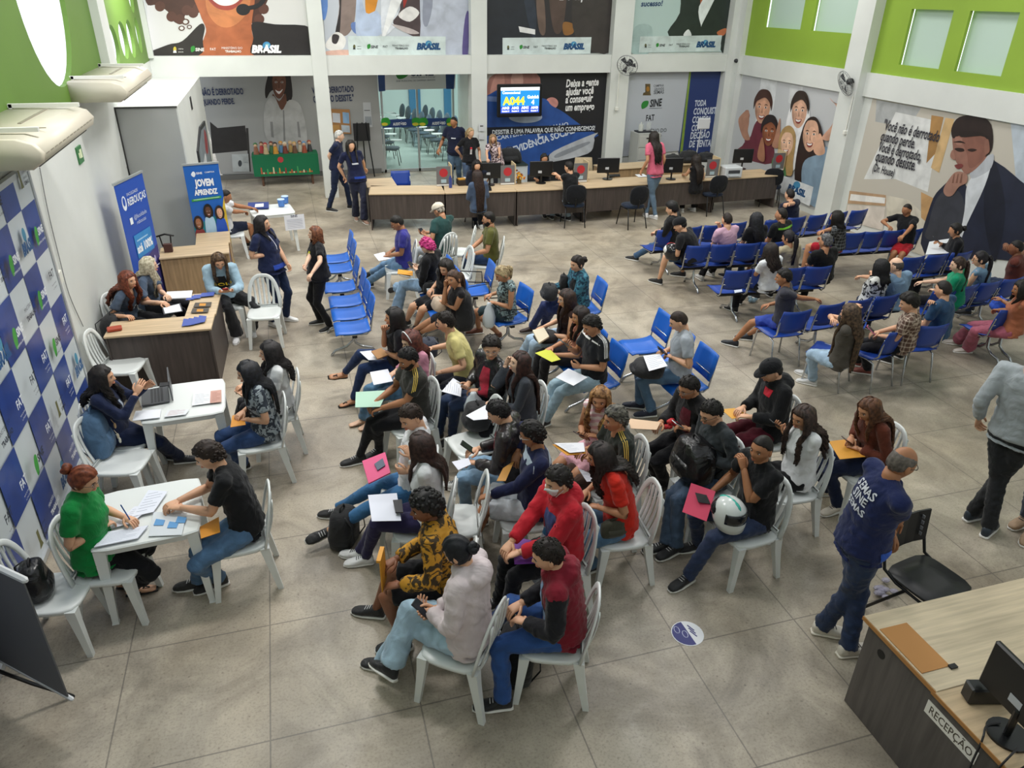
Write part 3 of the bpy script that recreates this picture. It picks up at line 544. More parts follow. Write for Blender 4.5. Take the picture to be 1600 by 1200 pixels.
def mk_white_chair():
    r = empty('plastic_chair', (0, 0, 0), '-', 'chair')
    m = MB(); m.use(PLW)
    m.loft([sq_ring((0, 0), .205, .20, .395), sq_ring((0, 0), .222, .215, .405), sq_ring((0, 0), .228, .222, .432), sq_ring((0, 0), .215, .208, .443), sq_ring((.005, 0), .15, .15, .434), sq_ring((.01, 0), .05, .05, .43)])
    m.build('seat', r, True)
    for sx, sy in ((1, 1), (1, -1), (-1, 1), (-1, -1)):
        m = MB(); m.use(PLW); rg = []
        for z, o, wx, wy in ((.425, 0, .036, .036), (.30, .012, .030, .028), (.15, .03, .025, .022), (0, .048, .021, .019)):
            cx, cy = sx*(.182+o*(1.0 if sx > 0 else 1.5)), sy*(.178+o*.7)
            rg.append(np.array([[cx+a*wx, cy+b_*wy, z] for a, b_ in ((-1, -1), (-.2, -1), (1, -1), (1, 1), (-.2, 1), (-1, 1))]))
        m.loft(rg); m.build('leg', r, False)
    m = MB(); m.use(PLW); P = []
    for i in range(19):
        t = i/18*math.pi; c_ = math.cos(t); y = -math.copysign(abs(c_)**.72, c_)*(.205-.015*math.sin(t)); z = .43+.44*math.sin(t)**.72; P.append((-.19-.10*((z-.43)/.45)-.035*(math.cos(t)**2)*0, y, z))
    rg = []
    for i, p_ in enumerate(P):
        a_ = np.array(P[min(i+1, 18)])-np.array(P[max(i-1, 0)]); t_ = nrm(a_); n_ = nrm(np.cross(t_, [1., 0, .12])); w_ = .025; q_ = np.cross(t_, n_); p_ = np.array(p_)
        rg.append(np.array([p_+n_*w_*a+q_*.0095*b_ for a, b_ in ((-1, -.5), (-.6, -1), (.6, -1), (1, -.5), (1, .5), (.6, 1), (-.6, 1), (-1, .5))]))
    m.loft(rg)
    for k in range(-2, 3):
        y0, y1 = k*.056, k*.066
        rg = []
        for j in range(7):
            f = j/6; z = .43+f*(.435-.016*abs(k)**1.7); x = -.205-.088*f-.02*math.sin(f*math.pi); y = y0+(y1-y0)*f; w = .0195-.005*math.sin(f*math.pi)
            rg.append(np.array([[x-.005, y-w, z], [x+.005, y-w, z], [x+.005, y+w, z], [x-.005, y+w, z]]))
        m.loft(rg)
    m.box((-.205, 0, .455), (.03, .34, .045), bev=.008)
    m.build('backrest', r, True); PROTO['white_chair'] = (r, False)
mk_white_chair()
def shell_seat(mt):
    m = MB(); m.use(mt); rg = []
    for i in range(9):
        f = i/8; x = .225-.45*f; z = .435-.018*math.sin(f*math.pi)+(-.02 if i == 0 else 0)+.02*max(0, f-.85)/.15
        rg.append(np.array([[x, y, z+.012*abs(y/.22)**3+dz] for y, dz in [(-.215, 0), (-.11, 0), (0, 0), (.11, 0), (.215, 0), (.215, -.014), (0, -.014), (-.215, -.014)]]))
    m.loft(rg); return m
def shell_back(mt):
    m = MB(); m.use(mt); rg = []
    for i in range(7):
        f = i/6; z = .53+.30*f; hw = .205+.012*math.sin(f*math.pi); c = -.215-.075*f
        rg.append(np.array([[c-.030*(1-(y/hw)**2)+dx, y, z+(.012*abs(y/hw)**2 if i == 6 else (-.02*(1-abs(y/hw)**2) if i == 0 else 0))] for y, dx in [(-hw, 0), (-hw*.5, 0), (0, 0), (hw*.5, 0), (hw, 0), (hw, -.012), (hw*.5, -.012), (0, -.012), (-hw*.5, -.012), (-hw, -.012)]]))
    m.loft(rg); return m
SEAT_ME = {k: shell_seat(v).build('seat', smooth=True, obj=False) for k, v in (('l', BLU), ('d', BLUD))}
BACK_ME = {k: shell_back(v).build('backrest', smooth=True, obj=False) for k, v in (('l', BLU), ('d', BLUD))}
def chmesh(name, me, parent, loc=(0, 0, 0)):
    o = bpy.data.objects.new(name, me); COL.objects.link(o); o.parent = parent; o.location = loc; return o
def bar_mesh():
    m = MB(); m.use(CHR)
    for sy in (-1, 1): m.tube([(.12, sy*.2, .405), (-.17, sy*.2, .40), (-.225, sy*.205, .45), (-.25, sy*.205, .6), (-.27, sy*.205, .7)], .011, 6)
    m.tube([(-.25, -.205, .6), (-.25, .205, .6)], .008, 5)
    return m.build('back_support', smooth=True, obj=False)
BAR_ME = bar_mesh()
def bench(c0, az, n, label, col='d', pitch=.5, group=None, pl=0.):      # c0 = centre of the first seat, the row runs to the sitter's right
    r = empty('bench_seat', (c0[0], c0[1], 0), label, 'bench', group, R(az))
    for k in range(n):
        y = -k*pitch
        chmesh('seat', SEAT_ME[col], r, (0, y, 0)); chmesh('backrest', BACK_ME[col], r, (0, y, 0)); chmesh('back_support', BAR_ME, r, (0, y, 0))
    def prt(nm, f):
        m = MB(); m.use(CHR if nm == 'leg' else BLKM); f(m); me = m.build(nm, smooth=True, obj=False); chmesh(nm, me, r)
    L = (n-1)*pitch
    prt('beam', lambda m: m.box((-.02, -L/2, .36), (.06, L+.3, .05)))
    for y in ((-.1, -L+.1) if n > 1 else (0,)):
        prt('leg', lambda m: (m.tube([(-.02, y, .35), (-.01, y, .2), (.08, y, .12), (.24, y, .07), (.29, y, .01)], .018, 8), m.tube([(-.02, y, .3), (-.04, y, .16), (-.12, y, .10), (-.24, y, .07), (-.29, y, .01)], .018, 8)))
    return r
def mk_blue_chair():
    r = empty('metal_leg_chair', (0, 0, 0), '-', 'chair')
    chmesh('seat', SEAT_ME['d'], r); chmesh('backrest', BACK_ME['d'], r)
    for sy in (-1, 1):
        m = MB(); m.use(CHR); m.tube([(.2, sy*.23, 0), (.17, sy*.205, .40), (.12, sy*.2, .425), (-.1, sy*.2, .41), (-.19, sy*.2, .38), (-.27, sy*.22, 0)], .012, 7); m.build('leg', r, True)
        m = MB(); m.use(CHR); m.tube([(-.15, sy*.2, .41), (-.24, sy*.205, .5), (-.26, sy*.205, .72)], .012, 7); m.build('back_support', r, True)
    m = MB(); m.use(CHR); m.tube([(.17, -.2, .36), (.17, .2, .36)], .01, 6); m.build('crossbar', r, True)
    PROTO['blue_chair'] = (r, False)
mk_blue_chair()
def mk_visitor():
    r = empty('visitor_chair', (0, 0, 0), '-', 'chair')
    m = MB(); m.use(cloth('#1c2638')); m.loft([sq_ring((0, 0), .2, .2, .41, p=3), sq_ring((0, 0), .225, .225, .43, p=3), sq_ring((0, 0), .225, .225, .46, p=3), sq_ring((0, 0), .19, .19, .478, p=3)]); m.build('seat', r, True)
    m = MB(); m.use(cloth('#16181d')); rg = []
    for dx, s_ in ((-.02, .9), (-.008, 1), (.012, 1), (.028, .86)):
        a = np.arange(24)/24*2*math.pi; k = (np.abs(np.cos(a))**3+np.abs(np.sin(a))**3)**(-1/3)
        yy, zz = .215*s_*np.cos(a)*k, .20*s_*np.sin(a)*k; rg.append(np.stack([-.24-.12*zz-.25*yy*yy*-1+dx*1.2, yy, .70+zz], 1))
    m.loft(rg); m.build('backrest', r, True)
    for sy in (-1, 1):
        m = MB(); m.use(BLKM); m.tube([(.24, sy*.22, 0), (.17, sy*.19, .40), (-.16, sy*.19, .40), (-.27, sy*.22, 0)], .012, 6); m.build('leg', r, True)
    m = MB(); m.use(BLKM); m.tube([(-.15, 0, .4), (-.23, 0, .46), (-.25, 0, .6)], .018, 6); m.build('back_bracket', r, True)
    PROTO['visitor'] = (r, False)
mk_visitor()
def mk_tablet():
    r = empty('tablet_arm_chair', (0, 0, 0), '-', 'chair')
    m = MB(); m.use(cloth('#2c3e4c')); m.loft([sq_ring((0, 0), .2, .2, .42, p=3, n=16), sq_ring((0, 0), .225, .225, .45, p=3, n=16), sq_ring((0, 0), .2, .2, .48, p=3, n=16)]); m.build('seat', r, True)
    m = MB(); m.use(cloth('#2c3e4c')); rg = []
    for dx, s_ in ((-.02, .9), (.0, 1), (.03, .88)):
        a = np.arange(18)/18*2*math.pi; yy, zz = .2*s_*np.cos(a), .24*s_*np.sin(a); rg.append(np.stack([-.24-.15*zz+dx, yy, .76+zz], 1))
    m.loft(rg); m.build('backrest', r, True)
    for sy in (-1, 1):
        m = MB(); m.use(BLKM); m.tube([(.22, sy*.22, 0), (.16, sy*.2, .42), (-.16, sy*.2, .42), (-.24, sy*.22, 0)], .013, 6); m.build('leg', r, True)
    m = MB(); m.use(PLW); m.loft([sq_ring((.16, -.2), .16, .13, .70, p=3, n=16), sq_ring((.16, -.2), .16, .13, .715, p=3, n=16)]); m.use(BLKM); m.tube([(-.15, -.2, .44), (-.1, -.24, .66), (.1, -.22, .69)], .014, 6); m.build('writing_tablet', r)
    PROTO['tablet'] = (r, False)
mk_tablet()
def mk_table():
    r = empty('plastic_table', (0, 0, 0), '-', 'table')
    m = MB(); m.use(PLW); m.loft([sq_ring((0, 0), .36, .36, .655, p=12, n=32), sq_ring((0, 0), .375, .375, .70, p=12, n=32), sq_ring((0, 0), .385, .385, .712, p=12, n=32), sq_ring((0, 0), .375, .375, .722, p=12, n=32)]); m.build('tabletop', r)
    for sx, sy in ((1, 1), (1, -1), (-1, 1), (-1, -1)):
        m = MB(); m.use(PLW); rg = []
        for z, o, w in ((.70, 0, .042), (.5, .008, .036), (.25, .02, .028), (.02, .032, .022), (0, .034, .026)):
            cx, cy = sx*(.318+o), sy*(.318+o); rg.append(np.array([[cx+a*w, cy+b_*w, z] for a, b_ in ((-1, -1), (1, -1), (1, 1), (-1, 1))]))
        m.loft(rg); m.build('leg', r)
    PROTO['table'] = (r, False)
mk_table()
def desk(name, c, d, az, label, panels='flr', top=OAK, side=DKW, cat='desk', group=None, h=.75, gap=.0, noret=True):
    r = empty(name, (c[0], c[1], 0), label, cat, group, R(az)); L, W = d
    def prt(nm, cc, dd, mt, bev=0.):
        m = MB(); m.use(mt); m.box(cc, dd, bev=bev); me = m.build(nm, obj=False); chmesh(nm, me, r)
    prt('worktop', (0, 0, h-.0125), (L, W, .025), top, .003); t = .02
    if 'f' in panels: prt('modesty_panel', (0, -W/2+.04, (h-.03+gap)/2), (L-.06, t, h-.03-gap), side)
    if 'b' in panels: prt('rear_panel', (0, W/2-.04, (h-.03+gap)/2), (L-.06, t, h-.03-gap), side)
    if 'l' in panels: prt('side_panel', (-L/2+.02, 0, (h-.03)/2), (t, W-.03, h-.03), side)
    if 'r' in panels: prt('side_panel', (L/2-.02, 0, (h-.03)/2), (t, W-.03, h-.03), side)
    return r
# ---- empty white chairs (their sitters' chairs come with the people)
place('white_chair', (-.555, 9.93), R(-95), 'empty white plastic chair facing the camera beside the woman in the denim jacket')
p = at(176, 572, .44); place('white_chair', (p[0]+.10, p[1]), R(-12), 'empty white plastic chair between the corner desk and the laptop table')
p = at(178, 722, .44); place('white_chair', (p[0]+.07, p[1]), R(-14), 'white plastic chair holding the denim-blue backpack')
p = at(85, 925, .44); place('white_chair', p[:2], R(-10), 'white plastic chair holding the black handbag, bottom left corner')
p = at(735, 440, .44); 
p = at(700, 425, .44); place('white_chair', (2.28, 10.75), R(187), 'empty white plastic chair behind the pink-haired person')
place('white_chair', (2.62, 11.95), R(160), 'empty white plastic chair just behind the bearded man in the olive shirt')
p = at(735, 845, .44); place('white_chair', (.98, 4.85), R(170), 'empty white plastic chair behind the person in the yellow patterned jacket')
p = at(722, 668, .44); place('white_chair', (1.42, 5.98), R(190), 'white plastic chair below the white plastic bag and papers')
# ---- blue benches
bench((.55, 9.14), 180, 3, 'bright blue three-seat bench standing empty beside the seated crowd, nearer one', 'l', .49)
bench((.52, 10.71), 180, 1, 'single blue seat with chrome arm between the two empty blue benches', 'l')
bench((.56, 11.58), 180, 2, 'bright blue two-seat bench standing empty behind the woman in black', 'l', .5)
bench((1.85, 9.42), 180, 3, 'blue three-seat bench under the pink-haired person and two women', 'l', .5)
bench((3.08, 6.92), 183, 3, 'blue three-seat bench under the man in the striped-sleeve black shirt', 'l', .52)
bench((4.03, 6.6), 180, 3, 'blue three-seat bench with the man in grey at its near end', 'l', .53)
bench((3.72, 9.0), 178, 1, 'blue seat under the woman in the teal floral shirt', 'l')
def rail_chair(p, az, label):
    r = bench(p, az, 1, label, 'l')
    m = MB(); m.use(BLKM)
    for sy in (-.24, .24):
        m.tube([(-.2, sy, .44), (-.19, sy, .62), (.2, sy, .66), (.23, sy, .62), (.2, sy, .4)], .009, 6)
    m.tube([(.2, -.24, .66), (.2, .24, .66)], .008, 6); m.tube([(-.18, .24, .6), (.2, .24, .56)], .006, 6)
    chmesh('arm_frame', m.build('arm_frame', smooth=True, obj=False), r); return r
rail_chair((2.42, 10.1), 178, 'empty blue chair with thin black arm frame behind the woman holding a plastic bag')
rail_chair((2.62, 8.95), 190, 'blue chair with arm frame under the woman holding a white plastic bag')
def row(pl, pr, n, label, az=90):
    a, b_ = at(*pl, .82), at(*pr, .82); d = (b_-a)[:2]; L = np.linalg.norm(d); u = d/L; f = np.array([-u[1], u[0]]); pt = L/n
    c = a[:2]+u*pt/2+f*.28
    return bench(c, math.degrees(math.atan2(f[1], f[0])), n, label, 'd', pt)
row((1025, 361), (1168, 347), 4, 'navy blue bench of the row nearest the counter, left half')
row((1193, 346), (1358, 327), 5, 'navy blue bench of the row nearest the counter, right half by the wall')
row((1072, 385), (1226, 378), 4, 'navy blue bench with the man holding a red and black helmet at its end')
row((1290, 367), (1440, 358), 5, 'navy blue bench with the boy in red shorts at its end')
row((1133, 424), (1300, 416), 4, 'navy blue bench with an empty seat at its left end, middle of the right-hand block')
row((1409, 404), (1520, 393), 3, 'navy blue bench under the woman in black beside the right wall')
row((1277, 479), (1407, 459), 3, 'navy blue bench under the woman in the black and white dress')
row((1455, 456), (1600, 433), 4, 'navy blue bench under the woman in the green top')
row((1562, 486), (1640, 478), 2, 'navy blue bench at the right edge under the woman in pink trousers')
for q, az, lb in (((1244, 486), 90, 'blue metal-legged chair under the boy in blue shorts'), ((1402, 516), 105, 'blue metal-legged chair under the man in the plaid shirt'), ((1458, 508), 88, 'blue metal-legged chair under the man in the blue T-shirt')):
    a = at(*q, .82); place('blue_chair', (a[0]+.26*math.cos(R(az)), a[1]+.26*math.sin(R(az))), R(az), lb)
a = at(1300, 545, .5); place('blue_chair', (6.28, 6.93), R(125), 'blue metal-legged chair under the woman with long brown hair and pale jeans')
# ---- visitor chairs at the counter
for (px, py), lb, az in (((745, 315), 'black padded visitor chair under the long-haired woman at the counter', 95), ((893, 316), 'black padded visitor chair under the man in black at the counter', 80), ((985, 318), 'empty black visitor chair with side tablet beside the woman in pink', 95), ((1108, 300), 'black padded visitor chair behind the woman in the black sleeveless top', 90), ((1210, 288), 'empty black padded visitor chair at the right end of the counter', 60)):
    a = at(px, py, .45); place('visitor', (min(a[0], 10.85), a[1]-.12), R(az), lb)
place('blue_chair', (2.35, 16.35), R(-92), 'blue chair behind the left end of the long counter')
# ---- auditorium seats
k = 0
for x, ys in ((2.85, (21.5, 22.5, 23.5)), (4.45, (21.9, 22.55, 23.2, 23.85, 24.5, 25.15, 25.8, 26.4)), (5.1, (22.1, 22.75, 23.4, 24.05, 24.7, 25.35, 26.0)), (2.95, (25.0, 25.8, 26.6))):
    for y in ys:
        o = place('tablet', (x-(y-22)*.17 if x > 4 else x, y), R(-165 if x > 4 else -15), 'dark tablet-arm chair in the rows behind the auditorium glass', 'tablet-arm chairs in the auditorium'); k += 1
# ---- plastic tables
place('table', (-1.27, 7.06), R(3), 'white plastic table with the laptop on it')
place('table', (-1.37, 5.22), R(4), 'white plastic table with the registration papers and blue cards')
place('table', (-.40, 14.35), R(8), 'white plastic table with blue folders in front of the far left recess')
# ---- desks
r = desk('office_desk', (-1.70, 9.02), (1.18, .46), -2, 'dark-fronted corner desk with flyers under the two women in grey', 'fl')
for nm_, cc, dd, mt in (('return_top', (.42, .62, .7375), (.36, .78, .025), OAK), ('side_panel', (.575, .35, .36), (.02, 1.2, .72), DKW), ('cable_grommet', (.40, -.192, .655), (.05, .004, .05), mat('#0c0c0c'))):
    m = MB(); m.use(mt); m.box(cc, dd); chmesh(nm_, m.build(nm_, obj=False), r)
desk('office_desk', (-1.55, 12.0), (1.0, .55), 4, 'pale wooden desk with an empty top behind the denim-jacket woman, low part', 'flr', side=OAKV)
desk('office_desk', (-1.32, 12.62), (.52, .66), 3, 'pale wooden desk return running away towards the banner', 'lr', side=OAKV)
# counter of five desks
cu = [(1.47, 15.04), (2.98, 14.77), (4.47, 14.66), (5.99, 14.6), (9.12, 14.72), (10.84, 14.8)]
nm = ['long counter desk at its left end, beside the standing woman in navy', 'counter desk before the long-haired woman', 'counter desk before the man in black', 'long counter desk beside the woman in the pink top', 'counter desk at the right end by the printer']
for i in range(5):
    a, b_ = np.array(cu[i]), np.array(cu[i+1]); d = b_-a; L = np.linalg.norm(d); f = np.array([-d[1], d[0]])/L
    desk('counter_desk', (a+b_)/2+f*.36, (L-.01, .72), math.degrees(math.atan2(d[1], d[0])), nm[i], 'flr', gap=.22, cat='desk')
desk('office_desk', (1.83, 16.05), (.62, .75), 0, 'desk return behind the left end of the counter', 'lr')
desk('office_desk', (6.65, 15.75), (.6, .85), 0, 'desk return behind the counter beside the dark monitor', 'lr')
desk('office_desk', (8.25, 16.6), (2.4, .6), 4, 'second desk behind the counter under the black bags', 'flr', side=OAKV)
desk('office_desk', (4.95, 17.45), (1.1, .6), 0, 'low white cabinet desk below the booklet mural', 'flr', top=mat('#22302c'), side=mat('#c9cfd2'))
# reception desk, bottom right
def reception():
    r = empty('reception_desk', (3.36, 2.2, 0), 'wood-topped reception desk with dark panels, bottom right corner', 'desk')
    P = [at(1355, 965, .78), at(1640, 893, .78)]
    LT = mat('#cbbb9f', .4, kind='wood', name='pale_ash')
    m = MB(); m.use(LT); m.box((4.28, 2.44, .765), (2.0, .62, .03), bev=.003); m.use(EDGE); m.box((3.272, 2.44, .765), (.006, .62, .028)); m.build('worktop', r)
    m = MB(); m.use(OAK); m.box((3.52, 1.4, .76), (.5, 1.5, .028), bev=.003); m.use(EDGE); m.box((3.266, 1.4, .76), (.006, 1.5, .026)); m.build('return_top', r)
    m = MB(); m.use(mat('#55504e', .5, kind='woodv', name='grey_walnut')); m.box((3.31, 1.66, .37), (.02, 2.1, .73)); m.build('side_panel', r)
    m = MB(); m.use(mat('#55504e', .5, kind='woodv')); m.box((4.28, 2.69, .37), (1.9, .02, .73)); m.build('modesty_panel', r)
    m = MB(); m.use(mat('#b5824c', .8)); m.box((3.395, 2.44, .783), (.21, .36, .004), rz=R(0)); m.build('cardboard_patch', r)
    m = MB(); m.use(mat('#0b0b0b')); m.cyl((3.298, 2.52, .66), .03, .002); me = m
    mm = MB(); mm.use(mat('#0c0c0c')); a = [(3.299, 2.56+.032*math.cos(t), .62+.032*math.sin(t)) for t in [i*math.pi/8 for i in range(16)]]; mm.loft([np.array(a), np.array(a)+[-.002, 0, 0]]); mm.build('cable_hole', r)
    s = Sheet('x', 3.30, -1, .003)
    s.base([(3.3, 2.17, .66), (3.3, 1.80, .66), (3.3, 1.80, .56), (3.3, 2.17, .56)], '#e6e4de'); s.text('RECEPÇÃO', (3.3, 2.14, .583), (3.3, 1.83, .583), '#4b4238', .01, 0, 1.3)
    o = s.mb.build('sign_plate', r)
reception()
def mk_iso():
    p = at(1452, 905, .45)
    r = empty('office_chair', (p[0], p[1], 0), 'black plastic chair with perforated back being moved by the grey-haired man', 'chair', rz=R(-80))
    BP = mat('#1b1c1e', .45)
    def prt(nm, f):
        m = MB(); m.use(BP if nm in ('seat', 'backrest') else BLKM); f(m); chmesh(nm, m.build(nm, smooth=nm != 'backrest', obj=False), r)
    prt('seat', lambda m: m.loft([sq_ring((0, 0), .22, .225, .425, p=5), sq_ring((0, 0), .235, .24, .44, p=5), sq_ring((0, 0), .23, .235, .458, p=5), sq_ring((0, 0), .1, .1, .45, p=5)]))
    def bk(m):
        m.loft([np.array([[-.25-.03*(1-(y/.22)**2)-.10*(z-.7)+dx, y, z] for y, dx in [(-.215, 0), (-.1, 0), (0, 0), (.1, 0), (.215, 0), (.215, -.014), (.1, -.014), (0, -.014), (-.1, -.014), (-.215, -.014)]]) for z in (.585, .70, .80, .86)])
        m.use(mat('#8a8c90')); [m.box((-.262-.10*(z-.7), .14, z), (.034, .006, .03)) for z in (.66, .71, .76, .81)]; m.use(BP)
        pass
    prt('backrest', bk)
    for sy in (-1, 1):
        prt('leg', lambda m: m.tube([(.24, sy*.25, .01), (.2, sy*.23, .40), (-.1, sy*.235, .42), (-.22, sy*.23, .46), (-.27, sy*.225, .62)], .013, 7))
        prt('rear_leg', lambda m: m.tube([(-.02, sy*.235, .41), (-.28, sy*.25, .01)], .013, 7))
    return r
mk_iso()
# ================================================================== PEOPLE
SK = {'l': '#dba988', 'm': '#c08a67', 't': '#a87350', 'b': '#84543a', 'd': '#5e3a29', 'p': '#e6bca0'}
def sstep(x): x = np.clip(x, 0, 1); return x*x*(3-2*x)
def head_template(nl=44, nt=34):
    V = []
    for i in range(nt+1):
        th = -math.pi/2+math.pi*i/nt
        for k in range(nl):
            a = 2*math.pi*k/nl+math.pi/2; V.append((math.cos(th)*math.cos(a), math.cos(th)*math.sin(a), math.sin(th)))
    D = np.array(V); x, y, z = D[:, 0]*.074, D[:, 1]*.094, D[:, 2]*.116
    low = sstep(-z/.11)
    x = x*(1-.30*low); y = np.where(D[:, 1] > 0, y*(1-.06*low), y*(1-.38*low)+.012*low)
    z = np.where(z > 0, z*.98, z)
    fr = (D[:, 1] > 0).astype(float); g = lambda cx, cz, sx, sz: np.exp(-((x-cx)/sx)**2-((z-cz)/sz)**2)*fr
    y = y - .010*(g(.03, .002, .017, .013)+g(-.03, .002, .017, .013)) + .005*g(0, .028, .05, .010) - .003*g(0, .014, .012, .01)
    y = y + .016*g(0, -.012, .009, .020) + .013*g(0, -.026, .013, .009) - .006*g(0, -.040, .03, .006) + .008*g(0, -.052, .022, .006) - .004*g(0, -.059, .02, .004) + .007*g(0, -.066, .018, .006) + .008*g(0, -.092, .025, .016) + .004*(g(.042, -.022, .02, .02)+g(-.042, -.022, .02, .02))
    F = []
    for i in range(nt):
        for k in range(nl): F.append((i*nl+k, i*nl+(k+1) % nl, (i+1)*nl+(k+1) % nl, (i+1)*nl+k))
    return np.stack([x, y, z], 1), F
HV, HF = head_template()
HVl, HFl = head_template(24, 18)
def hline(y, long):
    xs = [-.095, -.05, -.02, 0, .022, .045, .07, .1]
    zs = [-.075, -.065, -.06, -.052, -.03, .035, .058, .066] if long else [-.066, -.050, -.022, .018, .022, .050, .063, .070]
    return np.interp(y, xs, zs)
def ik(A, T, a, b_, pole):
    d = T-A; D = np.linalg.norm(d); mx = (a+b_)*.995
    if D > mx: T = A+d/D*mx; d = T-A; D = mx
    D = max(D, abs(a-b_)+.02); u = d/np.linalg.norm(d); p = pole-u*(pole@u); p = nrm(p)
    x = (a*a-b_*b_+D*D)/(2*D); h = math.sqrt(max(0, a*a-x*x)); return A+u*x+p*h, T
def remesh(mb, name, parent, vox, it=4, wr=.0, seed=0):
    me0 = mb.build('tmp', parent=parent, obj=False); o = bpy.data.objects.new('tmp', me0); COL.objects.link(o)
    md = o.modifiers.new('r', 'REMESH'); md.mode = 'VOXEL'; md.voxel_size = vox; md.use_smooth_shade = True
    sm = o.modifiers.new('s', 'SMOOTH'); sm.factor = .5; sm.iterations = it
    me = bpy.data.meshes.new_from_object(o.evaluated_get(bpy.context.evaluated_depsgraph_get()))
    bpy.data.objects.remove(o); bpy.data.meshes.remove(me0); me.name = name
    n = len(me.vertices)
    if wr and n:
        V = np.zeros(n*3); me.vertices.foreach_get('co', V); V = V.reshape(-1, 3); N = np.zeros(n*3); me.vertices.foreach_get('normal', N); N = N.reshape(-1, 3)
        rg = np.random.RandomState(seed); d = np.zeros(n)
        for _ in range(7):
            k = rg.normal(size=3)*rg.choice([22, 34, 48]); w = rg.normal(size=3)*9
            d += np.sin(V@k+1.6*np.sin(V@w+rg.rand()*6)+rg.rand()*6)/7**.5
        V = V+N*(np.abs(d)**1.3*wr)[:, None]; me.vertices.foreach_set('co', V.ravel())
    me.polygons.foreach_set('use_smooth', [True]*len(me.polygons))
    for m in mb.mats: me.materials.append(m) if m.name not in [q.name for q in me.materials if q] else None
    ob = bpy.data.objects.new(name, me); COL.objects.link(ob)
    if parent is not None: ob.parent = parent
    return ob
def hand(m, W, d, n, side, curl=.9, s=1., fist=False):
    d = nrm(d); n = nrm(n-d*(n@d)); lt = np.cross(n, d)*side        # lt points away from the thumb
    rg = []
    for f, w, t in ((-.01, .024, .018), (.02, .031, .017), (.055, .038, .015), (.085, .037, .012), (.092, .030, .008)):
        c = W+d*f*s; a = np.arange(10)/10*2*math.pi; rg.append(c+np.outer(np.cos(a), lt)*w*s+np.outer(np.sin(a), n)*t*s)
    m.loft(rg)
    for i, (o, L) in enumerate(((-.028, .068), (-.010, .078), (.009, .072), (.027, .058))):
        p = W+(d*.083+lt*o)*s; pts = [p]; ang = .15; q = curl*(1+.12*i)
        for j in range(3):
            ang += q*(.35 if j == 0 else .5); p = p+(d*math.cos(ang)+n*math.sin(ang)+lt*o*1.5)*L*s/3*(1.15 if j == 0 else .95); pts.append(p)
        m.tube(pts, [.0092*s, .0085*s, .008*s, .0068*s], 6)
    p = W+(d*.018-lt*.022)*s; q1 = p+(d*.62-lt*.72+n*.25)*.034*s; q2 = q1+(d*.85-lt*.3+n*.4)*.030*s; q3 = q2+(d*.9+n*.35)*.024*s
    m.tube([p, q1, q2, q3], [.014*s, .0115*s, .010*s, .008*s], 6)
PEOPLE = {}
LOG = []
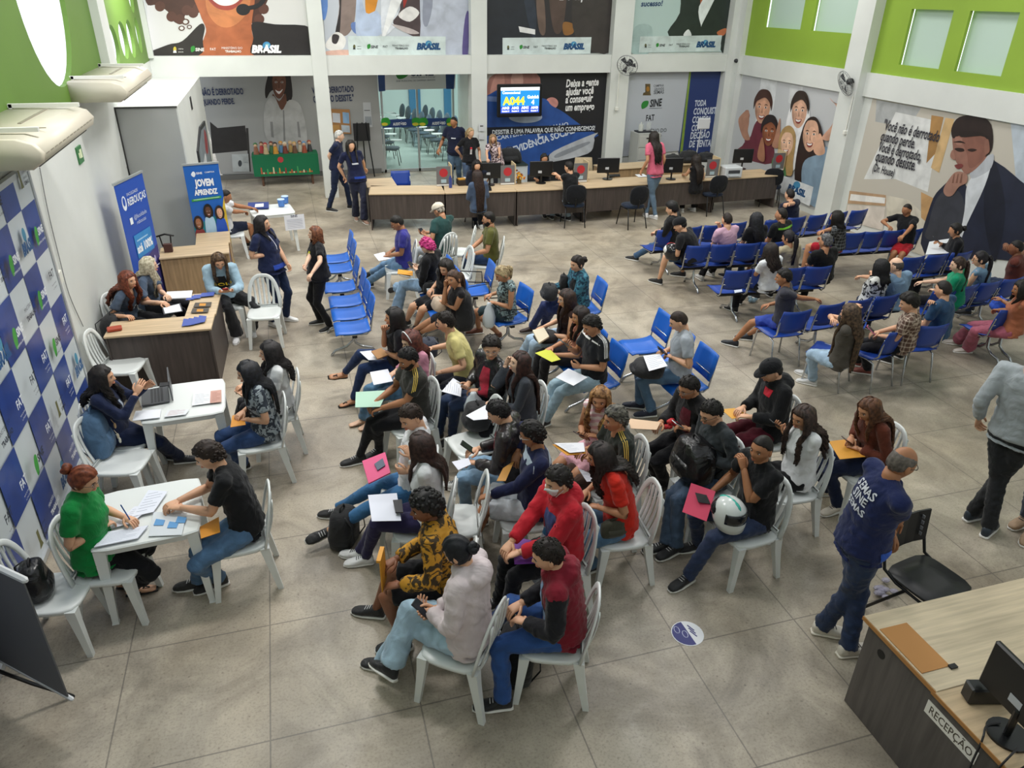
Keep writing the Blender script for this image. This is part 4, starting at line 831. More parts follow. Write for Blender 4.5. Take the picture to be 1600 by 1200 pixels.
def person(label, head, hip, legs=None, arms=None, az=None, s=1., f=False, sk='m', hair=('short', '#1b1614'), top=('tee', '#444'), bot=('pants', '#26324a'), shoe='#1b1c1f',
           look=0., nod=12., sit=True, fat=1., lean=.07, look_p=None, glasses=False, mask=False, beard=None, prints=(), group=None, sleeves=None, tilt=0., curl=.9, soles='#e8e6e0', shz=None, extra=None, twist=0.):
    L_, A_ = label, arms
    hz = (.555 if sit else .93*s)
    P = at(hip[0], hip[1], hip[2] if len(hip) > 2 else hz)
    legs = legs or [None, None]; arms = arms or ['lap', 'lap'] if sit else (arms or ['hang', 'hang'])
    if az is None:
        ks = [at(l[0][0], l[0][1], l[0][2] if len(l[0]) > 2 else .54) for l in legs if l and l[0]]; d = sum(ks)/len(ks)-P; a0 = math.atan2(d[1], d[0])
    else: a0 = R(az)
    F = np.array([math.cos(a0), math.sin(a0), 0]); Rv = np.array([F[1], -F[0], 0]); Z = np.array([0, 0, 1.])
    if not sit and legs[0] and legs[1] and len(hip) < 4:
        fm = (at(legs[0][1][0], legs[0][1][1], .09)+at(legs[1][1][0], legs[1][1][1], .09))/2+F*.02; dr = ray(head[0], head[1]); tg = fm[:2]+F[:2]*lean*.6
        tt = (tg@dr[:2])/(dr[:2]@dr[:2]); zz = CH+dr[2]*tt; s = float(np.clip(zz/(1.60 if lean < .15 else 1.52), .84, 1.12)); P = np.array([fm[0], fm[1], .93*s])-F*lean*.15; L_ = L_+' H=%.2f' % zz
    # head on its sight line at a human torso length
    Lt = (.655 if sit else .68)*s; best = None; dr = ray(head[0], head[1])
    for z in np.linspace(P[2]+.25*s, P[2]+.72*s, 60):
        H = CC+dr*(z-CH)/dr[2]; d = H-P; c = ((np.linalg.norm(d)-Lt)/.03)**2+((d@Rv)/.13)**2+((d@F-lean)/.13)**2
        if best is None or c < best[0]: best = (c, H)
    if sit:        # settle the pelvis under the head so that nobody sits tipped over
        d = best[1]-P; sh = Rv*np.clip(d@Rv*.6, -.14, .14)+F*np.clip((d@F-lean)*.65, -.17, .12); P = P+sh; best = None
        for z in np.linspace(P[2]+.25*s, P[2]+.72*s, 60):
            H = CC+dr*(z-CH)/dr[2]; d = H-P; c = ((np.linalg.norm(d)-Lt)/.03)**2+((d@Rv)/.13)**2+((d@F-lean)/.13)**2
            if best is None or c < best[0]: best = (c, H)
    Hc = best[1]; LOG.append((L_[:60], round(best[0], 1), round(float(np.linalg.norm(Hc-P)), 2), round(math.degrees(a0))))
    base = P.copy(); base[2] = 0
    root = empty('person', base, label, 'person', group)
    spine = nrm(Hc-P); up = nrm(spine*.6+Z*.4)
    ah = a0+R(look); hf0 = np.array([math.cos(ah), math.sin(ah), 0]); npd = R(nod*.72)
    hr = np.array([hf0[1], -hf0[0], 0]); hf = nrm(hf0*math.cos(npd)-Z*math.sin(npd)); hu = np.cross(hr, hf)
    if tilt: t_ = R(tilt); hr, hu = hr*math.cos(t_)-hu*math.sin(t_), hu*math.cos(t_)+hr*math.sin(t_)
    hs = (.98 if f else 1.03)*(s if s < .93 else 1.); HM = np.stack([hr, hf, hu], 1)     # columns
    N = Hc-hu*.112*hs-hf*.022-up*.028*s
    B1 = P+Z*.26*s-F*.02
    def spn(t): return (1-t)**2*(P-Z*.02)+2*t*(1-t)*B1+t*t*N
    Rt = nrm(Rv+F*math.sin(R(twist))); Rt = nrm(Rt-up*(Rt@up)*.6)
    def frame(t):
        lat = nrm(Rv*(1-t)+Rt*t); tg = nrm(spn(min(1, t+.05))-spn(max(0, t-.05))); fw = nrm(np.cross(tg, lat)); return spn(t), lat, fw
    dist = np.linalg.norm(P-CC); vox = .014 if dist < 7.5 else (.018 if dist < 12 else .024)
    seg = 10 if dist < 9 else 8
    # limbs
    hand_pts = []; sw = (.150 if f else .172)*s*(1+.35*(fat-1)); ua, fa = .285*s, .255*s
    S_, E_, W_, D_ = [], [], [], []
    mid = P+F*.25
    for i, sd in enumerate((1, -1)):
        S = spn(.94)+Rt*sd*sw+up*.012; a = arms[i] if arms[i] else ('lap' if sit else 'hang'); pole = -Z*1.0+Rv*sd*.55-F*.35; pn = -Z
        if isinstance(a, str):
            if a == 'lap': T = P+F*.28*s+Rv*sd*.07+Z*.13
            elif a == 'clasp': T = P+F*.30*s+Rv*sd*.03+Z*.12
            elif a == 'hang': T = S-Z*.53*s+Rv*sd*.08+F*.06; pole = -F; pn = -Rv*sd
            elif a == 'chin': T = Hc+hf*.07-hu*.11+Rv*sd*.015; pole = -Z+F*.5; pn = -hf+hu*.5
            elif a == 'hip': T = P+Rv*sd*.17*s+F*.05+Z*.07; pole = Rv*sd-F*.6; pn = -Rv*sd
            elif a == 'phone': T = P+F*.30*s+Rv*sd*.05+Z*.24; pn = Z*.6-F*.5
            elif a == 'cross': T = spn(.5)+F*.17-Rv*sd*.08; pn = -F
            elif a == 'thigh': T = P+F*.32*s+Rv*sd*.12+Z*.12
        else:
            T = at(a[0], a[1], a[2]); 
            if len(a) > 3:
                o_ = a[3]
                if 'u' in o_: pole = Z*.2+Rv*sd; pn = -Z
                if 'd' in o_: pole = -Z+F*.4
                if 'p' in o_: pn = Z*.7-F*.5
                if 'i' in o_: pn = -Rv*sd
                if 'o' in o_: pole = Rv*sd*1.2-Z*.3
                if 'b' in o_: pole = -F*1.2+Rv*sd*.5-Z*.2
        E, T2 = ik(S, T, ua, fa+.06*s, pole); d = nrm(T2-E); W = E+d*fa
        S_.append(S); E_.append(E); W_.append(W); D_.append((d, pn)); hand_pts.append(W+d*.07)
    J_, K_, A2_, sh_ = [], [], [], []
    th, sh = .435*s, .425*s; lf = []
    for i, sd in enumerate((1, -1)):
        J = P+Rv*sd*.088*s-Z*.01; l = legs[i]
        if l is None:
            if sit: Kt = J+F*.43*s+Rv*sd*.05; T = Kt+F*.02; T = np.array([T[0], T[1], .09]); pole = F+Z
            else: T = J*1.; T[2] = .09; T = T+Rv*sd*.03; pole = F
        else:
            kn, an = l[0], l[1]; az_ = an[2] if len(an) > 2 else .09; T = at(an[0], an[1], az_)
            if kn: pole = at(kn[0], kn[1], kn[2] if len(kn) > 2 else .55)-(J+T)/2; pole = pole+(Z*.10+F*.05 if sit else 0)
            else: pole = F+Z*.6 if sit else F
        K, T = ik(J, T, th, sh, pole); J_.append(J); K_.append(K); A2_.append(T)
    # ---- skin (one mesh)
    m = MB(); skin = mat(SK.get(sk, sk), .55, kind='skin', name='skin'); m.use(skin)
    V, Fc = (HV, HF) if dist < 11 else (HVl, HFl); HW = (V*hs)@HM.T+Hc; m.add(HW, Fc)
    h2w = lambda p: HM@(np.array(p)*hs)+Hc
    for sx in (-1, 1):
        m.ell(h2w((sx*.075, -.010, -.008)), (.009, .018, .031), 10, 6, HM)
    nk0, nk1 = N-up*.05, h2w((0, -.022, -.055)); nr = (.047 if f else .056)*s**.5
    m.tube([nk0, N, (N+nk1)/2, nk1], [nr*1.35, nr*1.05, nr, nr*.96], 12, rnd=False)
    kind, tc = top[0], top[1]; long_ = kind in ('long', 'jacket', 'hoodie', 'shirt_long'); bare_arm = kind in ('tank',)
    for i in range(2):
        S, E, W = S_[i], E_[i], W_[i]; k = 1.0 if not f else .88
        m.tube([S, S*.5+E*.5, E*.94+S*.06, E, E*.7+W*.3, W*.8+E*.2, W], [q*s*k*(.6+.4*fat) for q in (.047, .043, .038, .038, .039, .028, .025)], seg)
        hand(m, W, D_[i][0], D_[i][1], (1, -1)[i], curl, s*(.95 if f else 1.03))
    rg_ = []
    for t_ in (.0, .2, .45, .7, .88, .98):
        c, lat, fw = frame(t_); a_ = np.arange(12)/12*2*math.pi; rg_.append(c+np.outer(np.cos(a_), lat)*np.interp(t_, [0, .4, .7, .9, 1], [.12, .11, .12, .11, .05])*s+np.outer(np.sin(a_), fw)*np.interp(t_, [0, .7, .9, 1], [.085, .085, .07, .045])*s)
    m.loft(rg_); m.ell(P-Z*.005, (.075*s, .125*s, .075*s), 12, 8, rotz(a0))
    for i in range(2): m.tube([spn(.9), S_[i]], [.04*s, .038*s], 8); m.tube([J_[i], J_[i]*.12+K_[i]*.88], [.058*s, .034*s], 8); m.tube([J_[i]*.12+K_[i]*.88, K_[i]*.85+A2_[i]*.15, A2_[i]*.75+K_[i]*.25, A2_[i]], [.03*s, .032*s, .030*s, .028*s], 8)
    shorts = bot[0] in ('shorts', 'skirt'); bl = bot[0]
    for i, sd in enumerate((1, -1)):
        J, K, A = J_[i], K_[i], A2_[i]
        if shorts: m.tube([J*.5+K*.5, K*.93+J*.07, K, K*.7+A*.3, A*.8+K*.2, A], [q*s for q in (.075, .06, .056, .055, .036, .033)], seg)
        else: m.tube([K*.3+A*.7, A*.8+K*.2, A], [.038*s, .034*s, .034*s], 8)
    # ---- feet: shoe, sandal or bare
    shq = shoe if isinstance(shoe, tuple) else ('shoe', shoe)
    for i, sd in enumerate((1, -1)):
        K, A = K_[i], A2_[i]; sdir = nrm(A-K); fd = F+Rv*sd*.18
        if A[2] < .13: fd = nrm(fd); fu = Z; an = np.array([A[0], A[1], .09])
        else: fd = nrm(fd*.75-Z*.35-sdir*((fd*.75-Z*.35)@sdir)*.8); fu = nrm(-sdir+fd*(sdir@fd)); an = A
        fl = np.cross(fd, fu); k = s*(.92 if f else 1.0)
        O = an-fu*(.09)
        def fring(x, w, z0, z1, n=12, dz=0):
            a = np.arange(n)/n*2*math.pi; c, q = np.cos(a), np.sin(a)
            return O+fd*x*k+np.outer(np.sign(c)*np.abs(c)**.7*w*k, fl)+np.outer((z0+z1)/2*k+np.sign(q)*np.abs(q)**.75*(z1-z0)/2*k+dz, fu)
        if shq[0] != 'shoe':
            m.loft([fring(-.055, .020, .022, .05), fring(-.04, .030, .016, .085), fring(0, .033, .016, .098), fring(.05, .036, .016, .07), fring(.11, .043, .016, .045), fring(.155, .042, .016, .036), fring(.185, .028, .018, .03)])
            if shq[0] == 'sandal':
                q = MB(); q.use(mat(shq[1], .6)); q.loft([fring(-.06, .028, 0, .016), fring(-.03, .036, 0, .018), fring(.05, .036, 0, .018), fring(.12, .046, 0, .018), fring(.2, .03, 0, .018)])
                q.tube([O+fl*.04*k+fd*.06*k+fu*.03, O+fd*.10*k+fu*.062*k, O+fd*.135*k+fu*.045*k], .006, 6); q.tube([O-fl*.04*k+fd*.06*k+fu*.03, O+fd*.10*k+fu*.062*k], .006, 6); q.build('sandal', root, True)
        else:
            q = MB(); q.use(mat(shq[1], .6, name='shoe_upper', kind='cloth'))
            q.loft([fring(-.065, .020, .02, .07), fring(-.055, .032, .012, .10), fring(-.02, .038, .012, .112), fring(.025, .040, .012, .105), fring(.06, .041, .012, .085), fring(.11, .048, .012, .066), fring(.16, .046, .012, .055), fring(.195, .034, .012, .042), fring(.208, .016, .016, .032)])
            sh_o = q.build('shoe', root, True); q = MB(); q.use(mat(soles, .5, name='sole')); q.loft([fring(-.072, .026, 0, .02), fring(-.055, .037, 0, .024), fring(0, .041, 0, .024), fring(.1, .051, 0, .022), fring(.17, .047, 0, .022), fring(.213, .022, 0, .02)])
            q.build('sole', root, True).parent = sh_o; q = MB()
            if dist < 9: q.use(mat('#cfcfcf' if shq[1] < '#8' else '#555')); [q.tube([O+fd*x*k+fl*.02*k+fu*(zz*k), O+fd*x*k-fl*.02*k+fu*(zz*k)], .0035, 5) for x, zz in ((.05, .094), (.07, .084), (.09, .077))]
            if dist < 9: q.build('laces', root, True).parent = sh_o
    # face
    m.use(mat('#f2eee8', .3, name='eye_white')); EY = dist < 13
    if EY and 'x' not in (look_p or ''):
        for sx in (-1, 1): m.ell(h2w((sx*.030, .0745, .003)), (.0125*hs, .009*hs, .0062*hs), 8, 6, HM)
        m.use(mat('#1d120d', .2, name='iris'))
        for sx in (-1, 1): m.ell(h2w((sx*.030, .081, .002)), (.0058, .004, .0058), 8, 6, HM)
        hc = hair[1] if hair[0] != 'bald' else '#2a2420'; m.use(mat('#241a15' if hc < '#9' else '#5c4636', .8, name='eyebrow'))
        for sx in (-1, 1): m.tube([h2w((sx*.015, .0895, .022)), h2w((sx*.030, .087, .0265)), h2w((sx*.046, .076, .021))], [.003, .0034, .002], 5)
        m.tube([h2w((-.043, .0745, .0075)), h2w((-.030, .0845, .0105)), h2w((-.017, .081, .007))], .0016, 4); m.tube([h2w((.043, .0745, .0075)), h2w((.030, .0845, .0105)), h2w((.017, .081, .007))], .0016, 4)
        c = np.array(lin(SK.get(sk, sk))); m.use(mat((float(c[0]*.85), float(c[1]*.55), float(c[2]*.55)), .45, name='lips'))
        m.tube([h2w((-.024, .0775, -.056)), h2w((-.010, .0925, -.0525)), h2w((0, .0945, -.054)), h2w((.010, .0925, -.0525)), h2w((.024, .0775, -.056))], [.002, .0042, .004, .0042, .002], 6)
        m.tube([h2w((-.018, .083, -.060)), h2w((0, .0935, -.0635)), h2w((.018, .083, -.060))], [.002, .0048, .002], 6)
    body = m.build('body', root, True)
    # ---- trousers / shorts / skirt
    bc = bot[1]; bmat = bot[2] if len(bot) > 2 else (mat(bc, .8, kind='denim', name='denim') if bl in ('jeans', 'wide') or (bl == 'shorts' and len(bot) > 3) else cloth(bc))
    b = MB(); b.use(bmat); fx = .75+.25*fat
    b.ell(P+Z*.0, (.116*fat*s, .160*s*(1.03 if f else .97)*fx, .105*s), 16, 10, rotz(a0))
    for i in range(2):
        J, K, A = J_[i], K_[i], A2_[i]; wide = bl == 'wide'
        if bl in ('shorts',):
            b.tube([J, J*.5+K*.5, J*.12+K*.88], [.094*s*fx, .088*s, .082*s], 12, rnd=False)
        elif bl == 'skirt': b.tube([J, J*.5+K*.5, J*.2+K*.8], [.094*s*fx, .09*s, .08*s], 12)
        else:
            r2 = .088 if wide else (.046 if bl == 'skinny' else .060); A9 = A+nrm(A-K)*(.01 if A[2] < .13 else -.02)
            b.tube([J, J*.5+K*.5, J*.08+K*.92, K+nrm(K-(J+A)/2)*.008, K*.65+A*.35, K*.25+A*.75, A9], [q*s for q in (.095*fx, .086*fx, .066, .064, .060 if not wide else .075, r2*.96, r2)], 12, rnd=False)
    if bl == 'skirt':
        b.loft([P+np.outer(np.cos(a_), Rv)*.165+np.outer(np.sin(a_), F)*.12 for a_ in [np.arange(16)/16*6.283]]*1+[(K_[0]+K_[1])/2-F*.06+np.outer(np.cos(a_), Rv)*.16+np.outer(np.sin(a_), Z)*.085 for a_ in [np.arange(16)/16*6.283]])
    remesh(b, 'trousers' if bl not in ('shorts', 'skirt') else bl, root, vox, 3, .006 if bl != 'skinny' else .002, len(PEOPLE))
    # ---- top
    tmat = top[2] if len(top) > 2 and not isinstance(top[2], str) else cloth(tc)
    t = MB(); t.use(tmat)
    if f: tab = [(-.10, .168, .134, .0), (.02, .172, .136, .0), (.18, .155, .122, .005), (.4, .139, .108, .01), (.66, .146, .122, .022), (.84, .142, .100, .008), (.94, .118, .078, 0), (1.0, .072, .060, 0)]
    else: tab = [(-.10, .166, .134, .0), (.02, .170, .136, .0), (.18, .162, .126, .005), (.4, .156, .116, .008), (.68, .166, .122, .012), (.84, .164, .106, .004), (.94, .138, .084, 0), (1.0, .080, .066, 0)]
    thick = {'jacket': .014, 'hoodie': .016, 'long': .006, 'tee': .004, 'polo': .004, 'tank': 0, 'blouse': .008}.get(kind, .004); rings = []
    for tt, ru, rv, of in tab:
        c, lat, fw = frame(tt); fk = 1+(fat-1)*max(0, 1-tt*.9)*1.3; a_ = np.arange(18)/18*2*math.pi; cs, sn = np.cos(a_), np.sin(a_); kk = (np.abs(cs)**2.5+np.abs(sn)**2.5)**(-1/2.5)
        rings.append(c+fw*of*s+np.outer(cs*kk, lat)*(ru*s*(.5+.5*fk)+thick)+np.outer(sn*kk, fw)*(rv*s*fk+thick))
    t.loft(rings)
    for i in range(2):
        S, E, W = S_[i], E_[i], W_[i]; ak = (.88 if f else 1.)*s*(.7+.3*fat)
        t.ell(S-up*.008, (.058*ak+thick, .058*ak+thick, .056*ak+thick), 12, 8)
        t.tube([spn(.9), S], [.06*ak, .056*ak+thick], 10); t.tube([spn(1.0)+up*.01, S+up*.012], [.044*ak+thick, .036*ak+thick], 8)
        if long_: t.tube([S, S*.5+E*.5, E*.9+S*.1, E, E*.6+W*.4, W*.92+E*.08], [ak*q+thick for q in (.056, .052, .048, .047, .044, .034)], 12, rnd=False)
        elif not bare_arm: t.tube([S, S*.55+E*.45, S*.32+E*.68], [ak*q+thick for q in (.057, .057, .060)], 12, rnd=False)
    if kind == 'hoodie':
        c = N-up*.0-frame(1)[2]*.075; t.ell(c-up*.02, (.085, .13, .085), 12, 8, np.stack([frame(1)[2], frame(1)[1], up], 1)); c2, l2, f2 = frame(1)
        t.tube([c2+l2*.085*q+f2*w_+up*.012 for q, w_ in ((-.3, .085), (-.9, .04), (-1.05, -.03), (0, -.09), (1.05, -.03), (.9, .04), (.3, .085))], .026, 8)
    if kind == 'jacket' or kind == 'polo' or kind == 'shirt_long':
        c2, l2, f2 = frame(1); t.tube([c2+l2*.07*q+f2*w_+up*.018 for q, w_ in ((-.3, .07), (-.95, .03), (-1, -.03), (0, -.07), (1, -.03), (.95, .03), (.3, .07))], .016 if kind == 'jacket' else .011, 8)
    to = remesh(t, {'tee': 't_shirt', 'polo': 'polo_shirt', 'long': 'sweater', 'jacket': 'jacket', 'hoodie': 'hooded_jacket', 'tank': 'sleeveless_top', 'blouse': 'blouse', 'shirt_long': 'shirt'}[kind], root, vox, 3, .0055, len(PEOPLE)+50)
    if sleeves:
        to.data.materials.append(cloth(sleeves)); cs_ = [(np.array(p_.center)+np.array(root.location)) for p_ in to.data.polygons]; ix = []
        for c_ in cs_:
            ok = 0
            for i in range(2):
                for A_0, B_0 in ((S_[i], E_[i]), (E_[i], W_[i])):
                    u_ = B_0-A_0; tt_ = np.clip((c_-A_0)@u_/(u_@u_), 0, 1); 
                    if np.linalg.norm(c_-A_0-u_*tt_) < .082 and (tt_ > .08 or A_0 is E_[i]): ok = 1
            c0_ = spn(.5); 
            ix.append(ok)
        to.data.polygons.foreach_set('material_index', ix)
    # ---- prints, panels draped on the garment
    if prints:
        bv = BVHTree.FromObject(to, bpy.context.evaluated_depsgraph_get()) if False else None
        Vv = [np.array(v.co)+np.array(root.location) for v in to.data.vertices]; bv = BVHTree.FromPolygons([tuple(v) for v in Vv], [tuple(p_.vertices) for p_ in to.data.polygons])
        def cast(tt, an, off=.004):
            c, lat, fw = frame(tt); d = fw*math.cos(an)+lat*math.sin(an); hit = bv.ray_cast(Vector(c), Vector(d), .26)
            return np.array(hit[0])+d*off if hit[0] is not None else c+d*.12
        for pr in prints:
            q = MB()
            if pr[0] == 'patch':
                _, nme, t0, t1, a_0, a_1, col_ = pr[:7]
                if nme in ('t_shirt', 'shirt', 'maroon_shirt') and 130 < math.degrees(a0) % 360 < 215: a_0, a_1 = a_0-.38, a_1-.30
                tp = pr[7] if len(pr) > 7 else 0.
                nu, nv = 10, 12; q.use(cloth(col_)); VV = []
                for i in range(nv+1):
                    for j in range(nu+1):
                        ft = i/nv; am, ha = (a_0+a_1)/2, (a_1-a_0)/2*(1-tp*(1-ft)); VV.append(cast(t0+(t1-t0)*ft, am+ha*(2*j/nu-1)))
                q.add(VV, [(i*(nu+1)+j, i*(nu+1)+j+1, (i+1)*(nu+1)+j+1, (i+1)*(nu+1)+j) for i in range(nv) for j in range(nu)]); q.build(nme, root, True)
            elif pr[0] == 'text':
                _, tx, tt, ac, wd, col_ = pr[:6]; Vt, Ft = text_mesh(tx, .02); k = wd/max(.01, np.ptp(Vt[:, 0])); x0 = (Vt[:, 0].min()+Vt[:, 0].max())/2
                q.use(mat(col_, .7)); q.add([cast(tt+v[1]*k/.5, ac+-(v[0]-x0)*k/.125, .007) for v in Vt], Ft); q.build('shirt_lettering', root)
            elif pr[0] == 'stripe':      # three stripes along both shoulders and sleeves
                q.use(mat(pr[1], .7))
                for i in range(2):
                    for o_ in (-.016, 0, .016):
                        pts = []
                        for w in np.linspace(0, 1, 9):
                            p_ = (N*.6+S_[i]*.4)*(1-w)+(S_[i]*.35+E_[i]*.65)*w if w > .4 else N*(1-w/.4)+((N*.6+S_[i]*.4)*.6+(S_[i]*.35+E_[i]*.65)*.4)*(w/.4)
                            p_ = p_+frame(.9)[2]*o_; nd = nrm(up+Rt*(1, -1)[i]*(.2+w*1.1)); hit = bv.ray_cast(Vector(p_+nd*.25), Vector(-nd), .3)
                            if hit[0] is not None: pts.append(np.array(hit[0])+nd*.003)
                        if len(pts) > 2: q.tube(pts, .0045, 5, rnd=False)
                if q.n: q.build('shoulder_stripes', root)
    # ---- hair
    hk, hcol = hair[0], hair[1]; hm = mat(hcol, .55, kind='hair', name='hair', h2=hair[2] if len(hair) > 2 else None, spec=.35); longh = hk in ('long', 'longcurly', 'bob', 'pony', 'bun', 'wavy')
    rs = np.random.RandomState(len(PEOPLE)+3); h = MB(); h.use(hm)
    th_ = {'buzz': .004, 'short': .009, 'thick': .022, 'curlyshort': .014, 'afro': .03, 'bald': .003, 'cap': .008}.get(hk, .012)
    V0 = V; hl = hline(V0[:, 1], longh)
    if hk == 'bald': hl = np.where(V0[:, 2] > .045, 1., hl)
    w = sstep((V0[:, 2]-hl)/.012+.5) if hk != 'bald' else ((V0[:, 2] > hline(V0[:, 1], False)) & (V0[:, 2] < .072-.3*np.maximum(V0[:, 1], 0)) & (V0[:, 1] < .05)).astype(float)
    nn = V0/np.array([.074, .094, .116])**2; nn = nn/np.linalg.norm(nn, axis=1)[:, None]
    tv = th_*(1+.55*sstep(V0[:, 2]/.1)) if hk in ('short', 'thick', 'curlyshort') else th_
    tv = tv+.003*np.sin(V0[:, 0]*190+V0[:, 1]*60)*(1 if hk != 'buzz' else 0)
    if hk != 'none': h.add((V0+nn*(tv*w-.012*(1-w))[:, None])@(HM*hs).T+Hc, Fc)
    HT = lambda p: HM@(np.asarray(p)*hs)+Hc
    ND = (110 if dist < 9 else 60)
    if hk in ('curlyshort', 'afro', 'curlytop'):
        for _ in range(ND*2):
            d = rs.normal(size=3); d /= np.linalg.norm(d); p = d*np.array([.074, .094, .116])
            if p[2] > hline(p[1], False)+.004 and (hk != 'curlytop' or p[2] > .03):
                r_ = rs.uniform(.012, .02)*(1.15 if hk == 'afro' else .85); h.ell(HT(p+d*(th_*.9)), (r_, r_, r_*.8), 6, 4)
    if hk in ('short', 'thick') and dist < 12:
        for _ in range(330 if dist < 9 else 140):
            d = rs.normal(size=3); d[2] = abs(d[2])*.9-.25; d /= np.linalg.norm(d); p = d*np.array([.074, .094, .116]); g0 = hline(p[1], False)
            if p[2] < g0+.016 or (hk == 'bald' and (p[2] > .045 or p[1] > .02)): continue
            nn_ = nrm(p/np.array([.074, .094, .116])**2); cr_ = p-np.array([0, -.04, .11]); tn = nrm(cr_-nn_*(cr_@nn_)+rs.normal(size=3)*.02); L = rs.uniform(.007, .014) if hk != 'bald' else .010; o_ = th_*(1+.55*sstep(p[2]/.1))
            h.tube([HT(p+nn_*(o_-.005)), HT(p+nn_*(o_+.001)+tn*L*.6), HT(p+nn_*(o_-.004)+tn*L*1.2)], [.0045, .0045, .002], 5, rnd=False)
    back = -frame(.9)[2]
    if hk in ('long', 'longcurly', 'wavy', 'bob'):
        Lh = {'bob': .13, 'long': .52, 'longcurly': .46, 'wavy': .40}[hk]*(hair[3] if len(hair) > 3 else 1.); cur = hk in ('longcurly', 'wavy'); nS = 120 if dist < 9 else 56
        for i in range(nS):
            u = (i+rs.rand())/nS; a_ = R(62)+(R(236))*u; aw = a_+math.pi/2; e = np.array([math.cos(aw), math.sin(aw), 0])     # 0 = face direction
            rad = .088+.016*rs.rand(); pts = [HT((e[0]*.045, e[1]*.055, .112)), HT((e[0]*.084, e[1]*.104, .05)), HT((e[0]*.092, e[1]*.110, -.03))]
            side = abs(math.sin(a_)); L = Lh*rs.uniform(.78, 1.05); p = pts[-1].copy(); e_w = HM@np.array([e[0], e[1], 0]); nst = 9 if dist < 9 else 6
            ph = rs.rand()*6
            for j in range(1, nst+1):
                f_ = j/nst; dn = -Z*.82-up*.25; g_ = -HM[:, 1]; q = p+dn*L*f_
                tz = (q-spn(.5))@up; c0, lat, fw = frame(min(.98, max(.1, 1-(f_*L-.07)/.5)))
                rel = q-c0; x_ = float(np.clip(rel@lat, -.105, .105))*(1-.25*f_); ry = (np.interp(1-(f_*L-.07)/.5, [0, .4, .7, .9, 1], [.125, .115, .120, .10, .075])*s*(.6+.4*fat)+.016+.012*rs.rand())*(1 if abs(x_) < .08 else .9)
                y_ = ry*(1 if (e[1] > -.12 and (i % 2 or cur)) else -1); wq = float(sstep((f_*L-.035)/.11)); vert_ = q-c0-lat*(rel@lat)-fw*(rel@fw)
                q = q*(1-wq)+(c0+lat*x_+fw*y_+vert_)*wq
                if cur: q = q+np.array([math.cos(ph+j*1.9), math.sin(ph+j*1.9), 0])*(.016 if hk == 'longcurly' else .011)*min(1, f_*2)+e_w*.03*f_*(1 if hk == 'longcurly' else .3)
                pts.append(q)
            r0 = (.0135 if not cur else .0135)*(1 if dist < 9 else 1.35); n_ = len(pts); h.tube(pts, [r0*.6, r0, r0]+[r0*(1-.55*(j/(n_-3))**1.5) for j in range(n_-3)], 5, rnd=False)
    if hk == 'pony':
        Lh = .42*(hair[3] if len(hair) > 3 else 1.)
        h.ell(HT((0, -.112, .03)), (.03, .03, .03), 8, 6)
        for i in range(16):
            o_ = rs.normal(size=2)*.014; pts = []
            for j in range(8): f_ = j/7; pts.append(HT((o_[0], -.115-.035*math.sin(min(1, f_*2)*1.57)+o_[1]*.5, .03))-Z*Lh*f_**1.3+np.array([math.sin(i+j*.8), math.cos(i*2+j), 0])*.006)
            h.tube(pts, [.012, .016, .017, .016, .014, .011, .008, .004], 5, rnd=False)
    if hk == 'bun':
        bz = hair[3] if len(hair) > 3 else .02
        for i in range(14): a_ = i/14*6.283; h.ell(HT((.02*math.cos(a_), -.125+.006*math.sin(3*a_), bz+.02*math.sin(a_))), (.028, .026, .024), 7, 5)
    if h.n: h.build('hair', root, True)
    # ---- headgear, glasses, mask, beard
    if hk == 'cap':
        g = MB(); cc = hair[2] if len(hair) > 2 else '#15161a'; g.use(cloth(cc)); rg = []
        for zz, k in ((.045, 1.0), (.06, 1.03), (.085, .99), (.11, .86), (.13, .62), (.142, .3), (.145, .05)):
            a_ = np.arange(20)/20*2*math.pi; rg.append((np.stack([np.cos(a_)*.088*k, np.sin(a_)*.108*k, np.full(20, zz-.012)], 1)*hs)@HM.T+Hc)
        g.loft(rg); g.ell(HT((0, 0, .136)), (.008, .008, .005), 8, 5); bk_ = hair[3] if len(hair) > 3 else 1
        rg = []
        for i in range(9): a_ = math.pi*i/8; x_, y_ = .074*math.cos(a_), .085*bk_+.085*math.sin(a_)*bk_; zc = .042-.018*math.sin(a_); rg.append(np.array([HT((x_, .06*bk_, .048)), HT((x_, y_, zc+.004)), HT((x_, y_, zc-.002)), HT((x_, .06*bk_, .040))]))
        g.loft(rg, cap=True); g.build('cap', root, True)
    if glasses:
        g = MB(); g.use(mat(glasses if isinstance(glasses, str) else '#1a1a1c', .3))
        for sx in (-1, 1):
            g.tube([h2w((sx*.032+.021*math.cos(a_), .094-.006*abs(math.cos(a_)), .001+.016*math.sin(a_))) for a_ in [i*math.pi/6 for i in range(12)]], .0022, 5, closed=True)
            g.tube([h2w((sx*.052, .09, .006)), h2w((sx*.076, .05, .006)), h2w((sx*.078, -.005, .002))], .002, 5)
        g.tube([h2w((-.011, .096, .004)), h2w((0, .099, .006)), h2w((.011, .096, .004))], .002, 5); g.build('glasses', root, True)
    if mask:
        g = MB(); g.use(mat('#eef0f2', .8)); sel = (HV[:, 1] > .025) & (HV[:, 2] < -.008) & (HV[:, 2] > -.108); w_ = sstep(np.minimum((HV[:, 1]-.03)/.01, np.minimum((-.004-HV[:, 2])/.01, (HV[:, 2]+.112)/.01)))
        bl_ = HV.copy(); bl_[:, 1] += .006*w_; nn2 = HV/np.array([.074, .094, .116])**2; nn2 /= np.linalg.norm(nn2, axis=1)[:, None]; bl_ = HV+nn2*(.007*w_-.02*(1-w_))[:, None]
        g.add((bl_*hs)@HM.T+Hc, HF)
